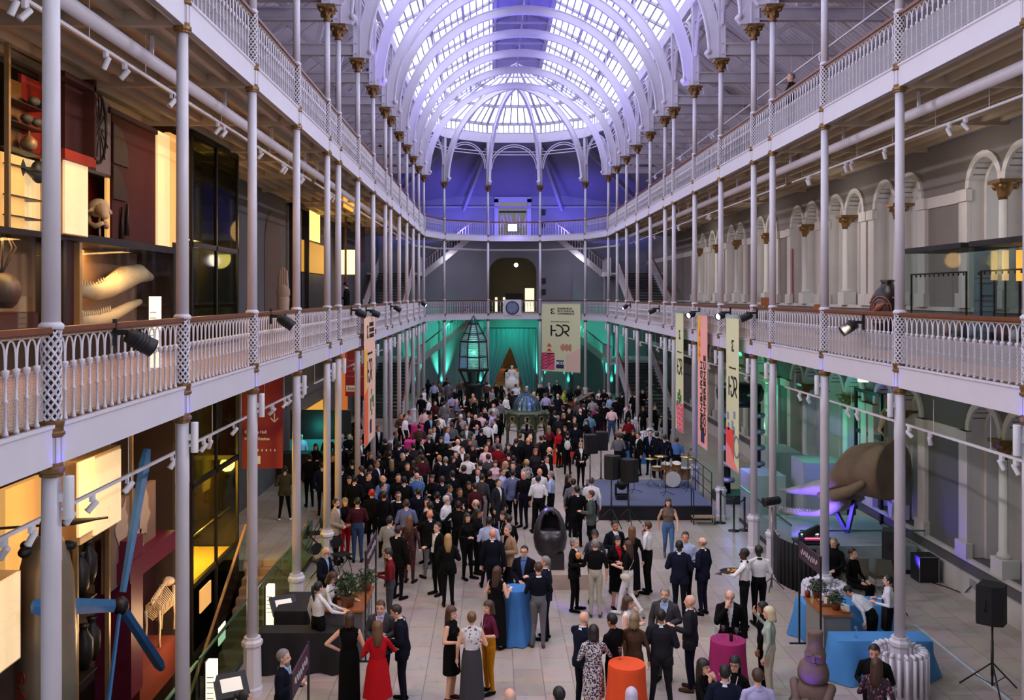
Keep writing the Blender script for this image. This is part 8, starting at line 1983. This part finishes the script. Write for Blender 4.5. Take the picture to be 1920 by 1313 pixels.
t = thing('display_block', 'low pale block carrying the whale skull', 'plinth', (8.0, 26.0, 0)); mb = MB(); mb.box(-1.5, 1.55, -1.7, 1.7, 0, .62); mb.build('block', mat('pale_blue_grey_block', (168, 178, 184), .6), t)
for i, (x0, x1, y0, y1, h_) in enumerate(((8.3, 9.6, 29.2, 30.6, 1.9), (6.9, 8.0, 30.2, 31.6, 1.3), (8.6, 9.6, 33.5, 35.5, 1.5))):
    mb = MB(); mb.box(x0, x1, y0, y1, 0, h_); o = mb.build('display_block', MATS['pale_blue_grey_block']); tag(o, 'plain pale display block in the right aisle, %s' % ('tall one behind the whale skull', 'low one near the banners', 'furthest from the camera')[i], 'plinth')
# tall black particle generator stacks with lit discs
t = thing('generator_stack', 'black apparatus with a wide bowl head and violet-lit discs behind the right columns', 'machine', (6.75, 32.4, 0)); mb = MB(); mb.lathe([(.001, 3.25), (.5, 3.3), (.78, 3.55), (.82, 3.85), (.70, 4.08), (.001, 4.12)], 26, (.35, 0, 0)); mb.build('bowl_head', mat('gloss_black_shell', (14, 14, 18), .2), t)
for cx in (-.1, .95):
    mb = MB(); mb.lathe([(.12, .3), (.12, 3.4)], 14, (cx, 0, 0)); mb.build('stem', BLACK, t)
    for k in range(5): mb = MB(); mb.lathe([(.05, -.10), (.24, -.07), (.27, 0), (.24, .07), (.05, .10)], 20, (cx, 0, .75 + k * .56)); mb.build('disc', mat('silvery_disc', (168, 166, 190), .25, .6), t)
    for k in range(14): mb = MB(); mb.lathe([(.12, -.03), (.18, 0), (.12, .03)], 14, (cx + .35 * (1 if cx > 0 else -1) * .0, .3, .5 + k * .2)); mb.build('insulator_ring', BLACK, t)
    mb = MB(); mb.lathe([(.1, .3), (.1, 3.3)], 10, (cx, .3, 0)); mb.build('rear_stem', BLACK, t)
mb = MB(); mb.box(-.5, 1.35, -.5, .6, 0, .3); mb.build('base', mat('dark_green_base', (40, 58, 54), .5), t)
mb = MB(); mb.lathe([(.06, 0), (.09, .05), (.09, .08), (.05, .1)], 12, (9.95, 23.2, 1.0)); o = mb.build('small_cup', mat('pale_metal_cup', (190, 186, 180), .3, .5)); tag(o, 'small pale cup on the window sill beyond the bass cabinet', 'cup')
p = PY(1652, 790, 26.0); t = thing('hanging_bones', 'pale hanging bone model in front of a lower right window', 'model', p); mb = MB(); mb.tube([(0, 0, .25), (.05, 0, .0), (-.05, 0, -.25), (.12, 0, -.45)], [.04, .09, .05, .02], 8); mb.tube([(0, 0, .2), (.1, 0, .35), (.16, 0, .6)], .025, 6); mb.build('bone', mat('pale_bone', (214, 190, 154), .6), t); mb = MB(); mb.tube([(.16, 0, .6), (.16, 0, S1 - p.z)], .006, 4); mb.build('wire', STEEL, t)
mb = MB(); mb.box(9.5, 9.75, 27.9, 28.1, 4.55, 4.8); o = mb.build('exit_sign', lit('pale_green_sign', (206, 240, 190), 1.0)); tag(o, 'small lit pale green sign above the dark doorway on the right', 'sign')
mb = MB(); 
for yy in (27.0, 28.9): mb.box(9.72, 9.80, yy - .05, yy + .05, 0, 4.3)
for zz in (2.1, 3.0, 4.25): mb.box(9.72, 9.80, 27.0, 28.9, zz - .05, zz + .05)
o = mb.build('dark_door_frame', BLACK); tag(o, 'tall dark door frame behind the whale skull', 'frame')
# ================================================================= right gallery, first floor
p = PX(1664, 561, 7.7); t = thing('painted_jar', 'large dark round jar with red-brown painted birds on the right gallery', 'jar', (p.x, p.y, F1)); mb = MB(); mb.box(-.36, .36, -.36, .36, 0, .35); mb.build('plinth', mat('grey_plinth', (120, 118, 116), .7), t)
z_ = .36; mb = MB(); mb.lathe([(.16, z_), (.24, z_ + .06), (.36, z_ + .3), (.39, z_ + .55), (.36, z_ + .8), (.26, z_ + 1.0), (.16, z_ + 1.1), (.13, z_ + 1.18), (.17, z_ + 1.24), (.15, z_ + 1.25), (.10, z_ + 1.15)], 30); mb.build('jar', mat('dark_glazed_clay', (34, 26, 26), .35), t)
mb = MB(); RB = mat('red_brown_slip', (150, 88, 68), .5)
mb.lathe([(.395, z_ + .50), (.398, z_ + .53)], 30); o1 = mb
for k in range(40): a_ = k * 2.399; zz = z_ + .2 + .7 * (k / 40); r_ = (.37 if .35 < zz - z_ < .75 else .33); mb.ell((r_ * math.cos(a_), r_ * math.sin(a_), zz), (.035, .035, .03), 6, 4)
cd = Vector((CAMX - p.x, -p.y, 0)).normalized(); ct = math.atan2(cd.y, cd.x) - .45
for r0 in (.22, .30): mb.tube([((.38 - .25 * (math.sin(a_) * r0) ** 2) * math.cos(ct + r0 * math.cos(a_) * 2.2), (.38 - .25 * (math.sin(a_) * r0) ** 2) * math.sin(ct + r0 * math.cos(a_) * 2.2), z_ + .56 + r0 * math.sin(a_)) for a_ in [i * pi / 12 for i in range(24)]], .02, 5, closed=True)
mb.tube([(.41 * math.cos(ct - .35), .41 * math.sin(ct - .35), z_ + .5), (.42 * math.cos(ct), .42 * math.sin(ct), z_ + .62), (.41 * math.cos(ct + .3), .41 * math.sin(ct + .3), z_ + .70)], [.03, .08, .03], 6)
mb.build('painted_birds', RB, t)
def glass_case(x, y0, y1, zt, label, w=1.1):
    t = thing('glass_case', label, 'display case', (x, y0, F1)); h_ = zt - F1; L_ = y1 - y0
    mb = MB(); mb.box(-w/2, w/2, 0, L_, h_, h_ + .10); mb.build('black_top', BLACK, t)
    mb = MB(); mb.box(-w/2, w/2, 0, L_, .0, .42); mb.build('base', mat('grey_plinth', (120, 118, 116), .7), t)
    for (a_, b_, c_, d_) in ((-w/2, -w/2 + .01, 0, L_), (w/2 - .01, w/2, 0, L_), (-w/2, w/2, 0, .01), (-w/2, w/2, L_ - .01, L_)): mb = MB(); mb.box(a_, b_, c_, d_, .42, h_); mb.build('pane', GLASS, t)
    mb = MB(); mb.box(-w/2 + .15, -w/2 + .18, .1, .13, .42, h_ - .45); mb.box(-w/2 + .15, -w/2 + .18, .1, L_ - .1, h_ - .47, h_ - .44); mb.box(-w/2 + .15, -w/2 + .18, L_ - .13, L_ - .1, .42, h_ - .45)
    for k in range(int(L_ / .2)): mb.box(-w/2 + .155, -w/2 + .175, .2 + k * .2, .23 + k * .2, h_ - .52, h_ - .47)
    mb.build('inner_frame', BLACK, t); return t
xx = 7.6; Yc = lambda px: (xx - CAMX) * FP / (px - VX)
glass_case(xx + .3, Yc(1826), Yc(1712), 8.05, 'glass case with a flat black top right of the painted jar'); glass_case(xx + .3, Yc(1965), Yc(1842), 8.05, 'glass case with glowing lanterns inside at the right edge')
for i, (px, c_) in enumerate(((1864, (240, 190, 132)), (1885, (246, 196, 138)), (1912, (255, 178, 70)))):
    p = PX(px, 498, 8.1); t = thing('tall_lantern', 'tall glowing paper lantern in the right-edge glass case, %s' % ('leftmost', 'middle', 'rightmost')[i], 'lantern', (p.x, p.y, F1)); mb = MB(); mb.box(-.042, .042, -.042, .042, p.z - F1 - .28, p.z - F1 + .28); mb.build('shade', lit('lantern_shade_%d' % i, c_, 5.5 * .1 if i < 2 else .8), t); mb = MB(); mb.box(-.015, .015, -.015, .015, .5, p.z - F1 - .28); mb.box(-.1, .1, -.1, .1, .42, .55); mb.build('stand', BLACK, t)
t = thing('blue_panel', 'pale blue text panel between the two right gallery glass cases', 'information sign', (0, 0, 0)); y0, y1, z0, z1 = bpx(1865, 1826, 475, 610, 8.9); mb = MB(); mb.box(8.9, 8.95, y0, y1, F1, 8.1); mb.build('board', mat('pale_blue_board', (120, 136, 158), .7, 0, .02), t); mb = MB()
for k in range(10): mb.box(8.89, 8.9, y0 + .08, y1 - .06 - .1 * (k % 3), 7.5 - k * .11 - (.15 if k > 1 else 0), 7.525 - k * .11 - (.15 if k > 1 else 0))
mb.build('text_lines', mat('slate_text', (60, 70, 96), .7, 0, 0), t)
for i, (px, py, c_, s_) in enumerate(((1807, 586, (52, 48, 50), .10), (1800, 592, (110, 92, 74), .14), (1823, 590, (170, 176, 190), .12), (1776, 560, (150, 110, 100), .1), (1902, 596, (176, 170, 160), .1), (1885, 590, (96, 50, 44), .16))):
    p = PX(px, py, 7.95); mb = MB(); mb.lathe([(s_ * .6, 0), (s_, s_ * .7), (s_ * .7, s_ * 1.5), (s_ * .35, s_ * 1.8), (s_ * .4, s_ * 2.1)], 14, (p.x, p.y, F1 + .42)); o = mb.build('small_vessel', mat('vessel_%d' % i, c_, .5)); tag(o, ('small black vessel', 'round brown vessel', 'pale blue-grey vessel', 'rosy vessel', 'pale short vessel', 'dark red vessel')[i] + ' inside a right gallery glass case', 'vessel')
def picture(px, py, X, label):
    p = PX(px, py, X); t = thing('picture_stand', label, 'picture', (p.x, p.y, F1)); h_ = p.z - F1; mb = MB(); mb.box(-.2, .2, -.03, .03, h_ - .2, h_ + .12); mb.build('picture', mat('orange_brown_print', (170, 110, 70), .6, 0, .3, 9), t); mb = MB(); mb.box(-.03, .03, -.02, .02, 0, h_ - .2); mb.box(-.15, .15, -.12, .12, 0, .03); mb.build('stand', DARKMETAL, t)
picture(1538, 578, 9.0, 'small orange-brown picture on the right gallery before a white pier')
picture(1437, 564, 8.5, 'small orange picture on the right gallery above the nearest banner')

# half-round piers on the end wall
for i, x in enumerate((-7.2, -5.2, -2.35, 2.05, 4.05, 7.2)):
    mb = MB(); mb.lathe([(.30, 0), (.30, .3), (.24, .35), (.23, 5.1), (.28, 5.2), (.28, 5.45)], 18, (x, YB, 0)); struct('trim_%d' % (5 + i), mb, BLUEWALL)
# ================================================================= camera, sky, lights
cam = bpy.data.cameras.new('camera'); co = bpy.data.objects.new('camera', cam); COL.objects.link(co)
co.location = (CAMX, 0, CAMZ); co.rotation_euler = (pi / 2, 0, 0)
cam.sensor_width = 36; cam.lens = 36 * FP / 1920; cam.shift_x = (960 - VX) / 1920; cam.shift_y = (VY - 656.5) / 1920
cam.clip_start = .05; cam.clip_end = 300
SC.camera = co
w = bpy.data.worlds.new('sky'); SC.world = w; w.use_nodes = True
bg = w.node_tree.nodes['Background']; bg.inputs['Color'].default_value = lin((236, 240, 255)); bg.inputs['Strength'].default_value = 2.4
for (loc, rot, sx, sy) in (((-3.7, 31.5, 19.75), 28, 5.4, 54), ((3.7, 31.5, 19.75), -28, 5.4, 54)):
    l = bpy.data.lights.new('roof_portal', 'AREA'); l.shape = 'RECTANGLE'; l.size = sx; l.size_y = sy; l.cycles.is_portal = True
    o = bpy.data.objects.new('roof_portal', l); COL.objects.link(o); o.location = loc; o.rotation_euler = (0, math.radians(-rot), 0)
VIO, BLU, GRN, WARM, NEU = (150, 136, 255), (70, 60, 255), (76, 240, 192), (255, 196, 120), (255, 244, 236)
# violet washes thrown up into the roof from the upper gallery rails
for s in (-1, 1):
    for y in (20, 32, 44, 55): lamp('violet_roof_wash', 'SPOT', (s * 5.3, y, 12.5), 900, VIO, (-s * 2.2, y + 2, 21), spot_size=2.0, spot_blend=.9, shadow_soft_size=.15)
lamp('ridge_wash', 'SPOT', (0, 52, 12.6), 2500, BLU, (0, 40, 21.5), spot_size=.9, spot_blend=.8, shadow_soft_size=.2)
# end wall: violet above, plain below, green at the floor
for x in (-4.5, 0, 4.5): lamp('violet_end_wash', 'SPOT', (x * .8, 64.8, 11.7), 520, (112, 104, 255), (x * 1.3, YB, 13.6), spot_size=2.4, spot_blend=.9, shadow_soft_size=.2)
lamp('projector_beam', 'POINT', (-.11, 63.6, R2 - .4), 60, (150, 140, 255), shadow_soft_size=.2)
for x in (-7.2, -5.2, -2.35, 2.05, 4.05, 7.2): lamp('green_uplight', 'SPOT', (x, YB - .62, .3), 1500, GRN, (x, YB - .23, 1.7), spot_size=.7, spot_blend=.7, shadow_soft_size=.05)
for x in (-5, 0, 5): lamp('green_wash', 'AREA', (x, YB - 2.2, 5.3), 60, GRN, (x, YB, 1.5), size=1.0)
lamp('doorway_lamp', 'POINT', (.2, YB + 3.0, 3.6), 60, (255, 196, 130), shadow_soft_size=.3)
lamp('middle_room_lamp', 'POINT', (.4, YB + 4, 8.6), 8, (255, 226, 180), shadow_soft_size=.3)
for x in (-4.5, 4.5): lamp('end_gallery_fill', 'POINT', (x, 65.8, 9.6), 60, (236, 230, 250), shadow_soft_size=.4)  # added fill for the grey middle storey, no fixture stands here
lamp('chair_rim_light', 'SPOT', (-.9, 24.9, 3.4), 420, (120, 90, 255), (-.1, 23.3, 1.75), spot_size=.34, shadow_soft_size=.05)
# green uplights on the lower right wall piers, blue by the whale skull
for y in (29.8, 33.65, 38.4, 43.1): lamp('green_uplight', 'SPOT', (9.30, y, 1.05), 1500, GRN, (9.69, y, 2.4), spot_size=.6, spot_blend=.7, shadow_soft_size=.04)
for y in (29, 37): lamp('green_wash', 'POINT', (8.6, y, 3.4), 38, GRN, shadow_soft_size=.4)
lamp('skull_uplight', 'SPOT', (6.4, 25.2, .75), 260, (120, 90, 255), (8.0, 26.2, 1.5), spot_size=1.4, spot_blend=.5, shadow_soft_size=.06)
lamp('skull_wall_wash', 'SPOT', (8.9, 23.4, .4), 70, BLU, (9.8, 22.2, 2.2), spot_size=1.6, spot_blend=.8, shadow_soft_size=.1)
lamp('stack_light', 'POINT', (6.6, 31.4, 1.8), 25, VIO, shadow_soft_size=.1)
lamp('figure_light', 'SPOT', (2.7, 14.0, .35), 90, (120, 80, 255), (3.5, 14.75, 1.15), spot_size=.32, spot_blend=.3, shadow_soft_size=.04)
# little violet glows on the column collars
for side in (-1, 1):
    for i, y in enumerate(CY):
        if side > 0 and i == 0: continue
        yy = 12.68 if (side > 0 and i == 1) else y
        lamp('collar_glow', 'SPOT', (side * (HW - .20), yy - .02, 5.40), 2.2, BLU, (side * (HW - .02), yy, 5.72), spot_size=1.5, spot_blend=.5, shadow_soft_size=.02)
# warm spotlights of the left display wall and galleries; neutral light under the right galleries
for y in (10, 14.5, 19): lamp('warm_track', 'AREA', (-7.0, y, 10.2), 24, WARM, (-8.6, y, 7.6), size=.8)
for y in (10, 14.5, 19): lamp('warm_lower_track', 'AREA', (-7.2, y, 4.6), 26, WARM, (-8.6, y, 1.6), size=.8)
for y in (27, 38, 49): lamp('warm_gallery', 'POINT', (-8.0, y, 9.0), 26, WARM, shadow_soft_size=.4)
for y in (30, 42): lamp('left_aisle_lamp', 'POINT', (-7.9, y, 4.2), 22, (255, 214, 160), shadow_soft_size=.4)
lamp('cyan_bar', 'POINT', (-8.4, 36.3, 1.9), 18, (60, 230, 220), shadow_soft_size=.2)
for y in (14, 21, 29, 38, 47): lamp('right_gallery_lamp', 'AREA', (7.4, y, 10.2), 28, NEU, (9.8, y, 7.0), size=1.2)
for y in (18, 23): lamp('right_aisle_lamp', 'AREA', (7.9, y, 5.3), 9, (226, 255, 236), (8.2, y, 0), size=1.2)
lamp('case_lamp', 'AREA', (-8.9, 17.8, 8.0), 70, WARM, (-9.0, 17.8, 6), size=.5, size_y=4, shape='RECTANGLE')
lamp('case_lamp', 'AREA', (-8.9, 13.6, 8.0), 60, WARM, (-9.0, 13.6, 6), size=.5, size_y=3, shape='RECTANGLE')
lamp('lens_fill', 'POINT', (-2.54, 52, 4.0), 30, (120, 255, 210), shadow_soft_size=.1)  # added green light inside the lantern to liven the dark lens
lamp('lens_fill', 'SPOT', (-4.2, 50.5, 2.6), 60, VIO, (-2.9, 51.7, 4.2), spot_size=.8, shadow_soft_size=.05)  # added violet spot on the outside of the lantern
lamp('dome_light', 'SPOT', (1.6, 39.2, 4.6), 260, (110, 100, 255), (.1, 41.8, 2.6), spot_size=.35, spot_blend=.6, shadow_soft_size=.05)
# hall spotlights on the rails, then added fill across the hall
for (x, y, tx, ty) in ((-5.4, 11, 1, 17), (-5.4, 16, 1, 22), (5.4, 18, 0, 22), (-5.4, 30, 1, 33), (5.4, 31, 0, 34), (-5.4, 40, 1, 44), (5.4, 42, 0, 46)):
    lamp('hall_spot', 'SPOT', (x, y, 6.6), 240, (255, 230, 208), (tx, ty, 0), spot_size=1.6, spot_blend=.8, shadow_soft_size=.12)
for s in (-1, 1):
    for y in (8, 15, 23, 32, 42, 52): lamp('cross_fill_light', 'SPOT', (s * 5.5, y, 12.0), 850, (240, 232, 250), (-s * 5.8, y + 3, 8.0), spot_size=2.3, spot_blend=.9, shadow_soft_size=.15)  # added fill from upper rail height to brighten the columns and railings
SC.view_settings.view_transform = 'Standard'; SC.view_settings.look = 'None'; SC.view_settings.gamma = 1; SC.view_settings.use_curve_mapping = False
SC.view_settings.exposure = 0.6
cy = SC.cycles
cy.max_bounces = 6; cy.diffuse_bounces = 3; cy.glossy_bounces = 3; cy.transmission_bounces = 4; cy.transparent_max_bounces = 16
cy.caustics_reflective = False; cy.caustics_refractive = False; cy.sample_clamp_indirect = 4.0; cy.use_denoising = True
